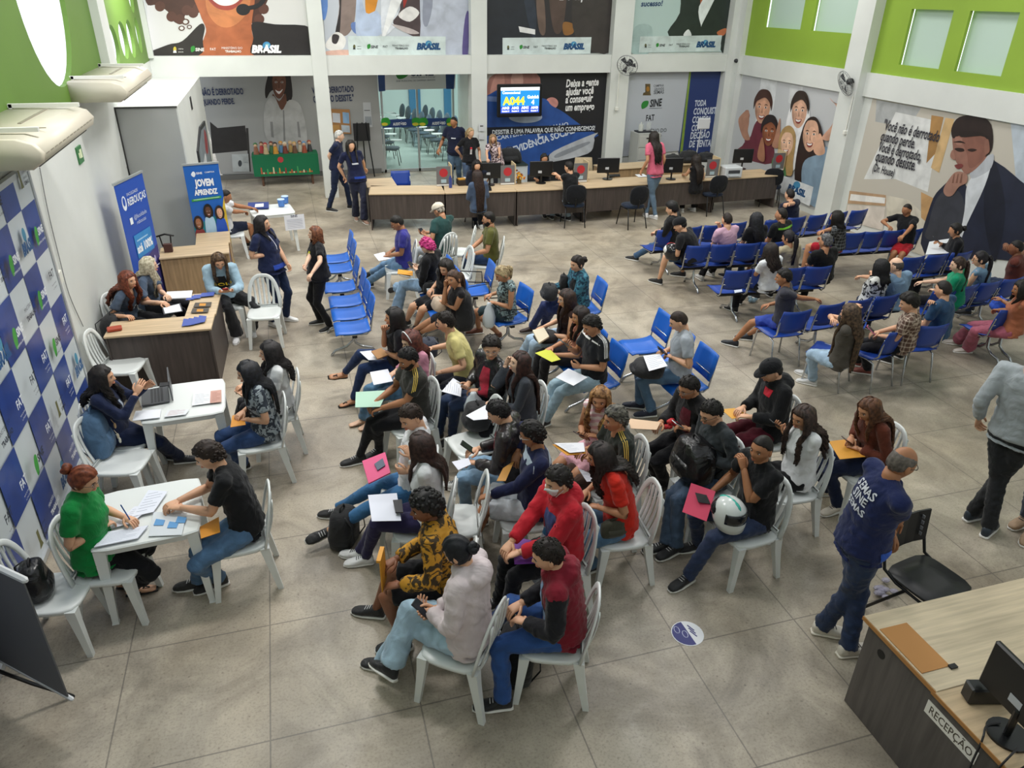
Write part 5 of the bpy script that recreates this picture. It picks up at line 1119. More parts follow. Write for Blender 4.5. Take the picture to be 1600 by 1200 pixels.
        for sx in (-1, 1): g.tube([h2w((sx*.055, .062, -.02)), h2w((sx*.076, .01, -.002))], .002, 4); g.tube([h2w((sx*.05, .055, -.085)), h2w((sx*.076, 0, -.03))], .002, 4)
        g.build('face_mask', root, True)
    if beard:
        g = MB(); g.use(mat(beard, .8, kind='hair')); nn2 = HV/np.array([.074, .094, .116])**2; nn2 /= np.linalg.norm(nn2, axis=1)[:, None]
        a1 = (HV[:, 2] < np.interp(np.abs(HV[:, 0]), [0, .02, .03, .06, .08], [-.072, -.068, -.05, -.03, 0])) & (HV[:, 1] > -.015); a2 = (np.abs(HV[:, 2]+.041) < .006) & (np.abs(HV[:, 0]) < .028) & (HV[:, 1] > .05)
        w_ = (a1 | a2).astype(float); g.add(((HV+nn2*(.005*w_-.014*(1-w_))[:, None])*hs)@HM.T+Hc, HF); g.build('beard', root, True)
    PEOPLE[label] = dict(root=root, P=P, F=F, Rv=Rv, a0=a0, hands=hand_pts, H=Hc, HM=HM, up=up, spn=spn, frame=frame, K=K_, A=A2_, dist=dist)
    if extra: extra(PEOPLE[label])
    return PEOPLE[label]
def seat_under(pp, label, proto='white_chair', back=.07, az=None):
    a = pp['a0'] if az is None else R(az); F = np.array([math.cos(a), math.sin(a), 0]); q = pp['P']+F*back; return place(proto, (q[0], q[1]), a, label)
# ================================================================== THE CROWD
def W(label, *a, chair=None, caz=None, back=.075, **k):
    pp = person(label, *a, **k)
    if chair: seat_under(pp, chair, back=back, az=caz)
    return pp
BK = '#17181c'; NV = '#1f2747'; JN = '#48668c'; DJ = '#24344f'; LJ = '#8fa9c4'
# ---- staff and applicants on the left
W('person with long curly auburn hair in a grey-blue T-shirt seated behind the corner desk', (200, 438), (190, 493), None, [(200, 494, .80), (258, 475, .80)], az=-22, f=True, sk='l', hair=('longcurly', '#5a2c20', '#8a4a34', .8), top=('tee', '#4e5c70'), bot=('pants', BK), look=-10, nod=5, prints=(('patch', 'shirt_print', .42, .66, -.12, .16, '#cfd8e4', -.3),), chair='white plastic chair under the curly auburn-haired person at the corner desk')
W('person with long blonde hair in a grey-blue T-shirt seated behind the corner desk', (233, 415), (226, 470), None, [(253, 472, .80), (262, 463, .80)], az=-15, f=True, sk='p', hair=('long', '#b9ad90', '#e0d8c0', .8), top=('tee', '#4e5c70'), bot=('pants', BK), look=20, nod=8, prints=(('patch', 'shirt_print', .42, .66, -.25, .05, '#cfd8e4', -.3),), chair='white plastic chair under the blonde person at the corner desk')
W('person in a pale denim jacket and black trousers looking at a red phone', (342, 408), (353, 455), [((350, 470), (370, 522)), ((383, 462), (392, 512))], [(349, 456, .80, 'p'), (358, 455, .80, 'p')], az=-88, f=True, fat=1.2, sk='l', hair=('wavy', '#2c211c', '#6a5138', .9), top=('jacket', '#9fbccd'), bot=('wide', BK), shoe='#dcdcdc', look=10, nod=38, glasses='#8a7a60', prints=(('patch', 't_shirt', .3, .92, -.42, .42, BK, .1), ('text', 'SOU', .62, 0, .17, '#e8c31e')), chair='white plastic chair under the person in the pale denim jacket')
W('person in a navy polo with a lanyard and pen, standing beside the empty white chair', (410, 350), (436, 432, .9), [(None, (424, 500)), (None, (447, 492))], [(424, 397, 1.08, 'p'), (453, 420, .86, 'i')], az=-35, sit=False, f=True, fat=1.35, sk='l', hair=('bob', '#191516', '#2a2426', 1.5), top=('polo', NV), bot=('pants', '#1d2c4a'), shoe='#e2e2e0', look=15, nod=-2, s=.98, prints=(('patch', 'lanyard', .55, .95, -.05, .04, '#dfe2ea', .3), ('patch', 'uniform_stripe', .0, .16, -.9, .8, '#2b49a8')))
W('person with short auburn hair all in black, standing left of the empty blue benches', (492, 365), (492, 432, .93), [(None, (500, 497)), (None, (515, 507))], [(468, 440, .9, 'i'), (484, 432, .98, 'b')], az=190, sit=False, f=True, fat=1.3, sk='p', hair=('bob', '#5c3322', '#8f5a3c', .75), top=('tee', '#1c1c20'), bot=('pants', '#141417'), shoe='#141414', look=0, nod=-6, prints=(('patch', 'shirt_print', .6, .78, -.5, -.1, '#d8d02c'),))
W('person in a white T-shirt writing at the far white plastic table', (352, 307), (350, 352), [((384, 350), (388, 378)), None], [(383, 331, .78), (403, 327, .78)], az=5, sk='t', hair=('buzz', '#15110f'), top=('tee', '#d6d8da'), bot=('shorts', '#1b2236'), nod=25, chair='white plastic chair under the person in the white T-shirt by the upright blue banner')
W('person with grey hair and navy polo walking behind the standing colleague, by the white column', (530, 213), (528, 266, .92), [(None, (514, 324)), (None, (547, 320))], [(522, 260, .95, 'b'), (534, 262, .9)], az=-20, sit=False, sk='p', hair=('short', '#b9b8b4'), top=('polo', '#1b2340'), bot=('pants', '#1c2740'), look=10, nod=8, fat=1.1, prints=(('text', 'SINE', .70, 3.5, .2, '#d8dce6'), ('text', 'SEMAS', .60, 3.5, .18, '#d8dce6')))
W('person in a navy polo and navy trousers standing at the left end of the counter', (548, 228), (559, 280, .9), [(None, (556, 336)), (None, (569, 342))], [(540, 280, .88), (573, 272, .88)], az=-80, sit=False, f=True, fat=1.3, sk='l', s=.97, hair=('long', '#17130f', '#2c2622', .5), top=('polo', '#1b2140'), bot=('wide', '#171c36'), shoe='#9a7a68', look=8, nod=0, prints=(('patch', 'lettering', .62, .68, -.3, .5, '#d8dce6'), ('patch', 'uniform_stripe', .05, .14, -.8, .5, '#2b49a8')))
W('person in a navy polo standing behind the counter before the glass doors', (709, 191), (713, 246, .93), [(None, (706, 296)), (None, (719, 292))], [(685, 236, 1.0), (730, 235, .95)], az=-120, sit=False, sk='t', hair=('buzz', '#15110f'), top=('polo', '#1b2038'), bot=('jeans', '#4a6278'), look=-15, nod=5, fat=1.15, prints=(('patch', 'lettering', .64, .69, -.4, .3, '#d8dce6'),))
W('person in a black T-shirt with white front print standing behind the counter', (735, 208), (734, 256, .88), [(None, (727, 308)), (None, (740, 300))], [(722, 245, .95), (750, 252, .9)], az=-85, sit=False, f=True, s=.98, fat=1.12, sk='l', hair=('pony', '#a88a62', '#c8ae84', .4), top=('tee', '#1b1b1e'), bot=('jeans', '#3a4c66'), look=20, nod=5, prints=(('patch', 'shirt_print', .38, .64, -.16, .16, '#d8d4d4', -.1), ('patch', 'red_print', .62, .72, -.16, .16, '#c23a44')))
W('person in a black, white and pink floral T-shirt standing behind the counter', (770, 217), (774, 262, .9), [(None, (770, 306)), (None, (784, 302))], [(762, 250, 1.0), (783, 264, .88, 'i')], az=-80, sit=False, f=True, s=.97, fat=1.12, sk='l', hair=('bob', '#7a6048', '#b0906a'), top=('blouse', '#c9b4b8', mat('#d8c4c6', .8, kind='two', h2='#3c2630', scale=1.1)), bot=('pants', '#1c1c22'), look=-10, nod=5)
W('person with dark hair seated behind the counter, mostly hidden by the first monitor', (745, 259), (744, 300), None, [(752, 286, .80), (760, 284, .80)], az=-90, f=True, sk='l', hair=('bob', '#171313'), top=('long', '#1c2233'), nod=14)
W('person with parted dark hair seated behind the wide black monitor on the counter', (850, 248), (852, 290), None, [(838, 280, .80), (872, 276, .80)], az=-88, f=True, sk='m', hair=('pony', '#171313'), top=('long', '#18181d'), nod=10)
W('person with very long dark hair seated at the counter, back to the hall', (746, 275), (746, 322), [((742, 312), (752, 350)), ((760, 312), (768, 348))], ['lap', 'lap'], az=98, f=True, sk='l', hair=('long', '#2a1d1a', '#3c2a24', 1.15), top=('long', '#4a5a74'), bot=('pants', BK), shoe='#dddddd')
W('person in a black T-shirt and pale jeans on the phone at the counter', (889, 262), (893, 311), [((868, 300), (862, 336)), ((885, 302), (888, 338))], [(868, 271, 1.02, 'b'), (905, 285, .80)], az=105, sk='l', hair=('short', '#191412'), top=('tee', '#17181b'), bot=('jeans', '#9db4c8'), shoe='#222', look=20)
W('person in a pink top and grey-blue jeans standing at the counter, long black hair', (1022, 214), (1022, 277, .9), [(None, (1010, 333)), (None, (1024, 336))], ['hang', 'hang'], az=93, sit=False, f=True, s=.97, sk='m', hair=('wavy', '#17120f', '#2a201c', 1.15), top=('tee', '#d0667e'), bot=('skinny', '#5f7488'), shoe='#e6e6e6')
W('person in a black sleeveless top seated at the counter near the right end', (1088, 250), (1088, 296), [((1072, 290), (1066, 325)), ((1085, 292), (1084, 324))], ['lap', (1068, 272, .8)], az=100, f=True, sk='l', hair=('long', '#1c1614', '#30251f', .8), top=('tank', '#17171a'), bot=('pants', BK), shoe='#c8c8c8')
# ---- seated crowd, back rows
W('person in a purple-blue polo writing on his lap, rearmost on the left', (621, 349), (630, 405), [((577, 402), (572, 430)), ((586, 416), (575, 440))], [(606, 396, .68), (603, 400, .67)], sk='t', hair=('short', '#16120f'), top=('polo', '#3b3a8c'), bot=('jeans', '#6f93b4'), nod=35, chair='white plastic chair with dark backrest lining under the person in the purple-blue polo')
W('person in a beige cap and dark green T-shirt looking at a phone', (686, 329), (687, 389), [((652, 372), (644, 412)), ((646, 384), (640, 425))], [(661, 364, .80, 'p'), (664, 367, .80, 'p')], sk='m', hair=('cap', '#2a221c', '#e0d6c4'), top=('tee', '#2a4a48'), bot=('jeans', '#a7adb4'), nod=38, look=10, chair='white plastic chair under the person in the beige cap')
W('person with dark beard and olive shirt, hands clasped, near the counter', (764, 343), (760, 398), [((725, 396), (724, 430)), ((734, 402), (737, 437))], [(730, 394, .68), (733, 398, .66)], sk='m', hair=('short', '#16120f'), top=('tee', '#5a5a2c'), bot=('pants', '#24385a'), nod=6, beard='#1d1613', chair='white plastic chair under the bearded person in the olive shirt')
W('person with bright pink curly hair in a black cardigan and pale jeans', (668, 386), (661, 438), [((630, 430), (612, 452, .22)), ((622, 436), (620, 482))], [(645, 417, .80, 'p'), (650, 420, .80, 'p')], f=True, sk='p', hair=('afro', '#b02468', '#e04a94'), top=('jacket', '#1a1a1d'), bot=('wide', '#8aa8c4'), nod=35, shoe='#161616')
W('person with chin-length dark hair and black dress next to the pink-haired person', (697, 418), (694, 455), [((640, 474), (636, 500)), ((650, 480), (650, 508))], [(672, 455, .70), (680, 462, .68)], f=True, fat=1.1, sk='l', hair=('bob', '#1c1613'), top=('tee', '#17171a'), bot=('skirt', '#18181c'), nod=25, shoe='#222')
W('person in a dark sleeveless top resting cheek on hand, floral bag on the lap', (710, 436), (706, 488), [((655, 488), (645, 517)), ((662, 496), (654, 520))], [(697, 441, 1.10, 'd'), (688, 470, .76)], az=185, f=True, fat=1.08, sk='m', hair=('pony', '#3a2820', '#5a4030'), top=('tank', '#1c1a1e'), bot=('shorts', '#1e1c20'), nod=8, tilt=12, look=25, shoe='#2a2220')
W('person with streaked blond hair in a patterned sleeveless dress holding a plastic bag', (785, 428), (792, 480), [((752, 482), (748, 512)), ((764, 490), (778, 520))], [(762, 462, .76), (768, 472, .72)], f=True, sk='m', hair=('pony', '#8a7450', '#c8b48c', .4), top=('tank', '#2a343a', mat('#2a343a', .8, kind='two', h2='#8aa0a4')), bot=('skirt', '#2c3c40'), nod=40, shoe='#6a3c28')
W('person in a teal floral overshirt with a bun, black bag on the lap, sitting apart', (902, 412), (902, 466), [((846, 470), (832, 510)), ((864, 478), (850, 506))], [(858, 450, .76), (868, 457, .72)], f=True, sk='l', hair=('bun', '#1f1714'), top=('jacket', '#3f7c90', mat('#3f7c90', .8, kind='two', h2='#1c3c52', scale=.9)), bot=('jeans', '#26366a'), nod=14, look=8, shoe='#3a2a26', prints=(('patch', 't_shirt', .35, .92, -.35, .35, '#17181c', .1),))
# ---- seated crowd, right column of the left block
W('person with glasses and long dark hair in a brown top', (885, 467), (884, 518), [((822, 522), (812, 560)), ((838, 532), (828, 568))], [(842, 514, .68), (852, 522, .68)], az=178, f=True, sk='l', hair=('long', '#241815', '#3e2a22', .9), top=('tank', '#3a2826'), bot=('jeans', '#a8c0d8'), nod=10, glasses='#8a8a8a')
W('person with dark hair in a tan sleeveless top beside the man with striped sleeves', (907, 494), (902, 545), [((842, 545), (830, 600)), ((854, 558), (846, 605))], [(857, 546, .70), (862, 554, .68)], az=180, f=True, sk='m', hair=('wavy', '#1c1412', '#2f2320', .7), top=('tank', '#b0705a'), bot=('pants', '#1d1c20'), nod=15)
W('person in a black T-shirt with white sleeve stripes and washed jeans, holding a phone', (925, 509), (928, 585), [((858, 592), (842, 652)), ((874, 606), (852, 655))], [(888, 541, .98, 'p'), (900, 572, .72, 'i')], sk='m', hair=('curlyshort', '#15110f'), top=('tee', '#1a1c22'), bot=('jeans', '#8da6b4'), nod=28, shoe='#202024', prints=(('stripe', '#e8e8e8'), ('patch', 'collar', .965, .995, -3.1, 3.1, '#e8e8e8')))
W('person in a light grey T-shirt sitting apart, form and black backpack on the lap', (1061, 502), (1062, 578), [((990, 572), (1000, 628)), ((1008, 582), (1018, 640))], [(1034, 550, .80), (1046, 556, .78)], sk='l', hair=('buzz', '#2a1e18'), top=('tee', '#a2a9b2'), bot=('jeans', '#50708e'), nod=35, look=-5, shoe='#23283a')
# ---- front-left column
W('person in a black shirt with chin on hand and legs crossed, wearing flip-flops', (616, 496), (612, 558), [((566, 552, .62), (538, 583, .28)), ((568, 566), (552, 622))], [(600, 511, 1.10, 'd'), (598, 549, .70)], f=True, sk='m', hair=('bob', '#191516'), top=('blouse', '#1c1c22'), bot=('skinny', '#22345a'), nod=6, look=0, shoe=('sandal', '#1a1616'), chair='white plastic chair under the person with chin on hand')
W('person with auburn hair, white headband and pink top reading a paper', (642, 532), (632, 592), [((578, 602), (568, 652)), ((585, 614), (580, 655))], [(612, 585, .70), (622, 590, .72)], f=True, sk='p', hair=('long', '#4a2420', '#6e3a30', .6), top=('long', '#c98a9e'), bot=('jeans', '#4a7090'), nod=28, shoe=('bare', ''), chair='white plastic chair under the person with the white headband')
W('person in a pale yellow T-shirt turned away, arms on thighs', (697, 504), (722, 590), [((672, 600), (664, 650)), ((684, 612), (676, 660))], [(668, 545, .74), (682, 583, .70)], az=178, sk='l', hair=('short', '#1c1512'), top=('tee', '#cfc383'), bot=('pants', '#1a1c26'), nod=14, look=-18, lean=.22, chair='white plastic chair under the person in the yellow T-shirt')
W('person with dark beard in a charcoal-green T-shirt with yellow shoulder stripes, folder on knees', (638, 561), (648, 638), [((574, 652), (562, 712)), ((590, 662), (592, 700))], [(582, 632, .72), (588, 640, .70)], sk='t', hair=('short', '#131011'), top=('tee', '#34332f'), bot=('skinny', '#17171a'), nod=22, look=5, beard='#17120f', shoe='#1a1a1c', prints=(('stripe', '#d8b95a'),), chair='white plastic chair under the bearded person with yellow shoulder stripes')
W('person in a black leather jacket over a red T-shirt, glasses, head turned to the camera', (768, 545), (752, 616), [((690, 618), (684, 676)), ((704, 628), (708, 678))], [(728, 604, .74, 'p'), (738, 610, .70)], az=203, sk='l', hair=('thick', '#1b1512'), top=('jacket', '#1e1e20', mat('#1f1f22', .42, kind='leather')), bot=('jeans', '#24385a'), nod=6, look=48, glasses='#8c8c8c', prints=(('patch', 't_shirt', .2, .96, -.38, .38, '#b03044', .1),), shoe='#1a1a1e', chair='white plastic chair under the person in the black leather jacket and red T-shirt')
W('person in a charcoal sweatshirt shielding her face with one hand, long dark hair', (812, 567), (812, 640), [((755, 660), (756, 706)), ((768, 668), (772, 710))], [(795, 563, 1.14, 'di'), (764, 630, .74)], az=182, f=True, sk='p', hair=('long', '#2b1c18', '#4c302a', 1.), top=('long', '#40444c'), bot=('pants', '#18191e'), nod=-12, chair='white plastic chair under the person in the charcoal sweatshirt')
W('person with a black cap of hair and dark puffer jacket reading papers, bent forward', (780, 645), (790, 728), [((728, 702), (716, 755)), ((734, 744), (728, 788))], [(738, 704, .76), (736, 722, .70)], sk='l', hair=('short', '#141214'), top=('jacket', '#2b2728', mat('#2d292b', .45, kind='leather')), bot=('jeans', '#7fa0bc'), nod=40, lean=.16, prints=(('patch', 't_shirt', .2, .92, -.28, .28, '#a0283e', .1),), shoe='#e0e0e0', chair='white plastic chair under the person in the dark puffer jacket')
W('person seen from behind in a navy and white sweatshirt, ripped white shorts', (832, 680), (822, 792), [((752, 758), (752, 806)), ((744, 786), (738, 850))], [(806, 716, .86, 'u'), (756, 776, .70)], az=172, sk='t', hair=('curlyshort', '#14100f'), top=('long', '#1e2446'), bot=('shorts', '#c6ccd2'), nod=20, look=-28, glasses='#b0b4b8', shoe='#5a2c20', prints=(('patch', 'white_yoke', .86, .97, -3.1, 3.1, '#aebccb'),), chair='white plastic chair under the person in the navy and white sweatshirt')
W('person with big curly blonde-brown hair in a pink striped dress', (938, 623), (936, 692), None, [(910, 682, .84, 'p'), (926, 680, .82)], az=205, f=True, sk='m', hair=('longcurly', '#6a452c', '#b88a58', .85), top=('tank', '#dca8b4', mat('#e2b4bc', .8, kind='stripe', h2='#f4e6e4')), bot=('skirt', '#dca8b4'), nod=12, look=30, chair='white plastic chair under the curly blonde-haired person')
W('person with highlighted curly short hair in a dark green jersey, papers held out', (962, 655), (972, 726), [((918, 728), (905, 782)), ((932, 745), (920, 800))], [(908, 704, .88), (922, 716, .84)], az=178, sk='m', hair=('curlyshort', '#2c2a28', '#7a766c'), top=('tee', '#2b302c'), bot=('pants', '#4a3830'), nod=8, prints=(('stripe', '#d8b95a'),), chair='white plastic chair under the person with highlighted curly hair')
W('person in a bright red blouse with long dark wavy hair, seen from behind', (938, 712), (974, 818), [((918, 810), (905, 862)), ((930, 838), (925, 880))], [(912, 772, .78), (926, 790, .72)], az=176, f=True, sk='m', hair=('longcurly', '#1a1514', '#302624', .62), top=('blouse', '#c22a1c'), bot=('jeans', '#4c7090'), nod=25, lean=.2, look=-10, chair='white plastic chair under the person in the red blouse', back=.0)
W('person wearing a white face mask and an open red hooded jacket', (872, 752), (880, 858), [((806, 868), (782, 935)), ((812, 890), (790, 968))], [(792, 856, .74), (800, 866, .72)], sk='l', hair=('curlyshort', '#1b1514'), top=('hoodie', '#b82330'), bot=('pants', '#16171b'), nod=12, look=5, mask=True, shoe='#17181b', prints=(('patch', 'shirt', .2, .86, -.6, .5, '#3e4f86', .1),), chair='white plastic chair under the person with the face mask')
W('person in a maroon and black hooded jacket and blue jeans, front row right', (857, 868), (880, 966), [((800, 934), (776, 968)), ((812, 992), (786, 1092))], [(803, 950, .70), (810, 968, .68)], sk='l', hair=('short', '#1d1512'), top=('hoodie', '#7c1c2c'), sleeves='#1b1b20', bot=('jeans', '#1f4a8a'), nod=24, look=5, lean=.14, shoe='#15161a', prints=(('patch', 't_shirt', .2, .94, -.26, .26, '#6f8cac', .1),), chair='white plastic chair under the person in the maroon and black jacket')
W('person in a yellow-ochre patterned jacket and black shorts holding a yellow envelope', (665, 793), (688, 900), [((618, 882), (588, 950)), ((632, 920), (630, 1000))], [(608, 880, .74), (612, 915, .70)], sk='b', hair=('afro', '#121010'), top=('jacket', '#c08a24', mat('#c08a24', .8, kind='two', h2='#3a2c14', scale=.8)), bot=('shorts', '#1b1b1f'), nod=12, look=20, lean=.16, shoe='#18181b', chair='white plastic chair under the person in the ochre patterned jacket')
W('person in a pale hooded sweatshirt and light blue jeans, legs crossed, front row left', (716, 862), (734, 992), [((622, 950, .64), (612, 1040, .26)), ((640, 958), (604, 1032))], [(668, 958, .74, 'p'), (664, 948, .74, 'p')], f=True, s=1.04, sk='l', hair=('bun', '#14161c'), top=('hoodie', '#d3c6c8'), bot=('wide', '#a3bfd2'), nod=32, shoe='#17181b', chair='white plastic chair under the person in the pale hooded sweatshirt')
W('person in a white T-shirt and blue jeans leaning over with arms crossed, legs stretched out', (643, 652), (622, 758), [((528, 738), (520, 796)), ((548, 790), (496, 838))], [(636, 712, .84, 'i'), (628, 736, .80, 'i')], sk='l', hair=('short', '#2c1f18'), top=('tee', '#dfe0e4'), bot=('skinny', '#3f6f9c'), nod=30, look=35, tilt=8, shoe='#1b1b1d', chair='white plastic chair under the person in the white T-shirt with stretched legs')
W('person with long straight brown hair in a white shirt and dark purple trousers', (658, 696), (664, 806), [((565, 800), (562, 860)), ((580, 812), (572, 868))], [(636, 704, 1.02, 'd'), (642, 730, .90, 'i')], f=True, sk='l', hair=('long', '#2a1a16', '#46302a', .6), top=('long', '#d4d6d8'), bot=('skinny', '#2a2648'), nod=15, look=-25, shoe='#e8e8e8', chair='white plastic chair under the person with long brown hair and white shirt')
# ---- left tables
W('person with a big dark mane of hair and navy cardigan gesturing at the laptop table', (160, 590), (188, 660), [((235, 690), (262, 706)), ((245, 700), (280, 712))], [(217, 606, 1.02, 'i'), (234, 600, 1.0, 'i')], az=-10, f=True, sk='l', hair=('longcurly', '#171413', '#2a2422', .55), top=('long', '#1e2744'), bot=('pants', '#1a2440'), nod=5, look=10, shoe='#2a2c34', prints=(('patch', 'badge', .3, .8, -.1, .14, '#b8c4d4', .5),), chair='white plastic chair under the person gesturing at the laptop table', curl=.25)
W('person with long black hair at the right side of the laptop table, orange envelope', (388, 582), (416, 664), [((362, 674), (360, 712)), ((372, 690), (380, 722))], [(374, 648, .74), (380, 655, .70)], az=186, f=True, sk='l', hair=('long', '#121216', '#24262e', .75), top=('blouse', '#8a949c', mat('#9aa4aa', .8, kind='two', h2='#2c3440')), bot=('jeans', '#22406e'), nod=20, chair='white plastic chair under the long-haired person at the laptop table')
W('person with dark wavy hair and white shirt at the far side of the laptop table', (422, 550), (424, 620), [((378, 620), (372, 660)), ((386, 630), (384, 668))], [(376, 604, .78), (384, 612, .76)], az=184, f=True, sk='l', hair=('wavy', '#171416', '#2a2628', .75), top=('blouse', '#dadcde'), bot=('pants', '#1b1b20'), nod=10, chair='white plastic chair behind the long-haired person at the laptop table')
W('person in a green blouse with reddish tied-up hair writing at the near table', (130, 750), (150, 868), [((196, 858), (190, 905)), ((205, 872), (205, 915))], [(168, 818, .79), (204, 812, .79)], az=-8, f=True, fat=1.1, sk='l', hair=('bun', '#6a3420', '#8e4c30', .06), top=('blouse', '#12803c'), bot=('pants', '#17181c'), nod=30, look=-4, glasses='#6a5a50', shoe=('sandal', '#161616'), chair='white plastic chair under the person in the green blouse')
W('person in a black T-shirt with curly dark hair leaning on the near table', (327, 712), (368, 828), [((330, 850), (310, 905)), ((338, 862), (342, 902))], [(267, 788, .79), (273, 792, .79)], az=184, sk='l', hair=('curlyshort', '#2a1f1a'), top=('tee', '#17181b'), bot=('jeans', '#4c6e92'), nod=28, lean=.22, shoe='#222', chair='white plastic chair under the person in black at the near table')
# ---- right of the left block
W('person with glasses in a black jacket over a maroon shirt, beige folder', (1077, 606), (1088, 678), [((1035, 690), (1026, 740)), ((1048, 705), (1040, 755))], [(1028, 664, .78), (1066, 668, .80)], az=186, sk='m', hair=('short', '#17120f'), top=('jacket', '#19191c'), bot=('pants', '#16161a'), nod=28, glasses='#6a6a6a', prints=(('patch', 'maroon_shirt', .35, .93, -.4, .4, '#5a1826', .1),), chair='white plastic chair under the person in the black jacket and maroon shirt')
W('person in a dark grey sweater and glasses with a large black leather bag', (1112, 645), (1122, 742), [((1040, 752), (1040, 848)), ((1060, 766), (1056, 852))], [(1085, 710, .82), (1094, 716, .84)], az=183, sk='l', hair=('short', '#161311'), top=('long', '#33383c'), bot=('jeans', '#3c5068'), nod=32, glasses=True, shoe='#17181a', chair='white plastic chair under the person with the large leather bag')
W('person in a black cap and hooded jacket with maroon trousers, writing on an envelope', (1206, 580), (1214, 670), [((1142, 668), (1132, 710)), ((1158, 684), (1150, 725))], [(1156, 640, .78), (1162, 650, .76)], sk='l', hair=('cap', '#1c1715', '#15161a'), top=('hoodie', '#17181b'), bot=('pants', '#4e1422'), nod=35, shoe='#181818', prints=(('patch', 't_shirt', .82, .96, -.5, .5, '#c8283a', .4),), chair='white plastic chair under the person in the black cap')
W('person with long curly dark hair in a white T-shirt and black skirt, phone held up', (1255, 652), (1250, 738), [((1186, 728), (1176, 790)), ((1200, 742), (1196, 800))], [(1218, 668, .98, 'p'), (1224, 676, .96, 'p')], az=178, f=True, sk='m', hair=('longcurly', '#231a17', '#4a3830', .8), top=('tee', '#e2e4e6'), bot=('pants', '#131316'), nod=20, look=8, chair='white plastic chair under the person in the white T-shirt and black skirt')
W('person with long straight auburn-brown hair and brown top, yellow envelope on the lap', (1358, 640), (1372, 708), [((1298, 712), (1292, 762)), ((1312, 722), (1310, 788))], [(1328, 690, .74), (1332, 698, .72)], f=True, sk='m', hair=('long', '#4a2c1c', '#6e4830', 1.), top=('long', '#5e2e20'), bot=('pants', '#1a2440'), nod=30, look=5, shoe='#d8cfc0', chair='white plastic chair with pale draped back under the person in the brown top')
W('person in a black polo with fist to the mouth, white helmet on the lap', (1190, 702), (1178, 806), [((1108, 796), (1092, 846)), ((1120, 832), (1076, 898))], [(1102, 778, .60), (1160, 722, 1.06, 'd')], az=186, sk='t', hair=('buzz', '#17120f'), top=('polo', '#16171a'), bot=('jeans', '#1f3052'), nod=0, look=14, shoe='#1a1b1e', chair='white plastic chair under the person with the white and teal helmet')
W('person with cropped grey hair in a navy polo walking between chairs and the reception desk', (1408, 724), (1352, 852, .88), [(None, (1286, 976)), (None, (1326, 1010))], [(1400, 830, .9), (1414, 893, .72, 'b')], az=-15, sit=False, sk='t', hair=('bald', '#5f5852'), top=('polo', '#1c2650'), bot=('jeans', '#1b2f52'), nod=22, look=12, lean=.24, fat=1.12, glasses='#222', shoe='#d8d2c6', soles='#e8e2d4', prints=(('text', 'SEMAS', .82, 3.14, .20, '#d8dce6'), ('text', 'SINE', .69, 3.14, .15, '#d8dce6'), ('text', 'SEMAS', .56, 3.14, .18, '#d8dce6'), ('patch', 'uniform_stripe', .0, .12, -.3, 1.4, '#2b56b8')))
W('person in a light grey shirt and black trousers standing at the right edge', (1622, 560), (1562, 690, .93), [(None, (1520, 800)), (None, (1545, 824))], ['hang', 'hang'], az=15, sit=False, sk='l', hair=('short', '#2a201a'), top=('long', '#a4abb0'), bot=('pants', '#232528'), lean=.2, shoe='#23303c', nod=15, fat=1.05)
# ---- right-hand block of benches, seen from behind
W('person in a black jacket and jeans at the left end of the front bench', (1050, 327), (1040, 373), [((1000, 366), (993, 400)), ((1018, 360), (1008, 392))], ['lap', 'lap'], az=135, sk='l', hair=('thick', '#141212'), top=('jacket', '#17181a'), bot=('jeans', '#36587e'), nod=20, shoe='#1b1c22')
W('person in a black T-shirt and cap with a red and black helmet on the knee', (1063, 352), (1083, 400), [((1034, 398), (1030, 436)), ((1060, 388), (1066, 424))], [(1050, 388, .62), 'lap'], az=128, sk='l', fat=1.12, hair=('cap', '#1b1715', '#17181b', .6), top=('tee', '#202024'), bot=('shorts', '#3a5470'), nod=30, look=20, lean=.2, shoe='#18181b')
W('person in a pink shirt seen from behind with one hand to the face', (1136, 344), (1135, 395), [((1120, 385), (1096, 430)), ((1136, 383), (1112, 424))], [(1123, 350, 1.10, 'd'), 'lap'], az=97, sk='l', hair=('buzz', '#241a16'), top=('tee', '#d2aac0'), bot=('pants', '#1c1c20'), nod=5, shoe='#e6e6e6')
W('person with waist-long straight black hair on the second bench', (1182, 343), (1178, 394), None, ['lap', 'lap'], az=92, f=True, sk='l', hair=('long', '#101014', '#22242c', 1.), top=('tee', '#17171b'), bot=('jeans', '#30486a'))
W('person in a black sports shirt with green piping on the shoulder', (1221, 336), (1217, 388), None, ['lap', 'lap'], az=105, sk='m', hair=('buzz', '#1b1613'), top=('tee', '#16181b'), bot=('shorts', '#222'), nod=0, look=20, prints=(('patch', 'green_piping', .86, .93, 1.8, 4.3, '#7ac53c'),))
W('person in a dark shirt, hand to the mouth, nearest the counter on the right benches', (1234, 305), (1238, 350), None, [(1222, 320, 1.12, 'd'), 'lap'], az=100, sk='l', hair=('buzz', '#191412'), top=('tee', '#262a3c'), nod=8)
W('person in a white top with a round cloud of dark curls on the middle bench', (1204, 392), (1198, 440), [((1180, 432), (1156, 466)), None], ['lap', 'lap'], az=100, f=True, sk='m', hair=('longcurly', '#1a1412', '#30241f', .5), top=('tee', '#dfe2e6'), bot=('pants', '#1a1a20'), shoe='#18181b')
W('person in a beige shirt with a long black ponytail tied with a pink band', (1232, 372), (1236, 424), None, ['lap', 'lap'], az=95, f=True, sk='m', hair=('pony', '#151214', '#26222a', 1.05), top=('tee', '#b0a488'), bot=('pants', '#1a1a20'), look=25)
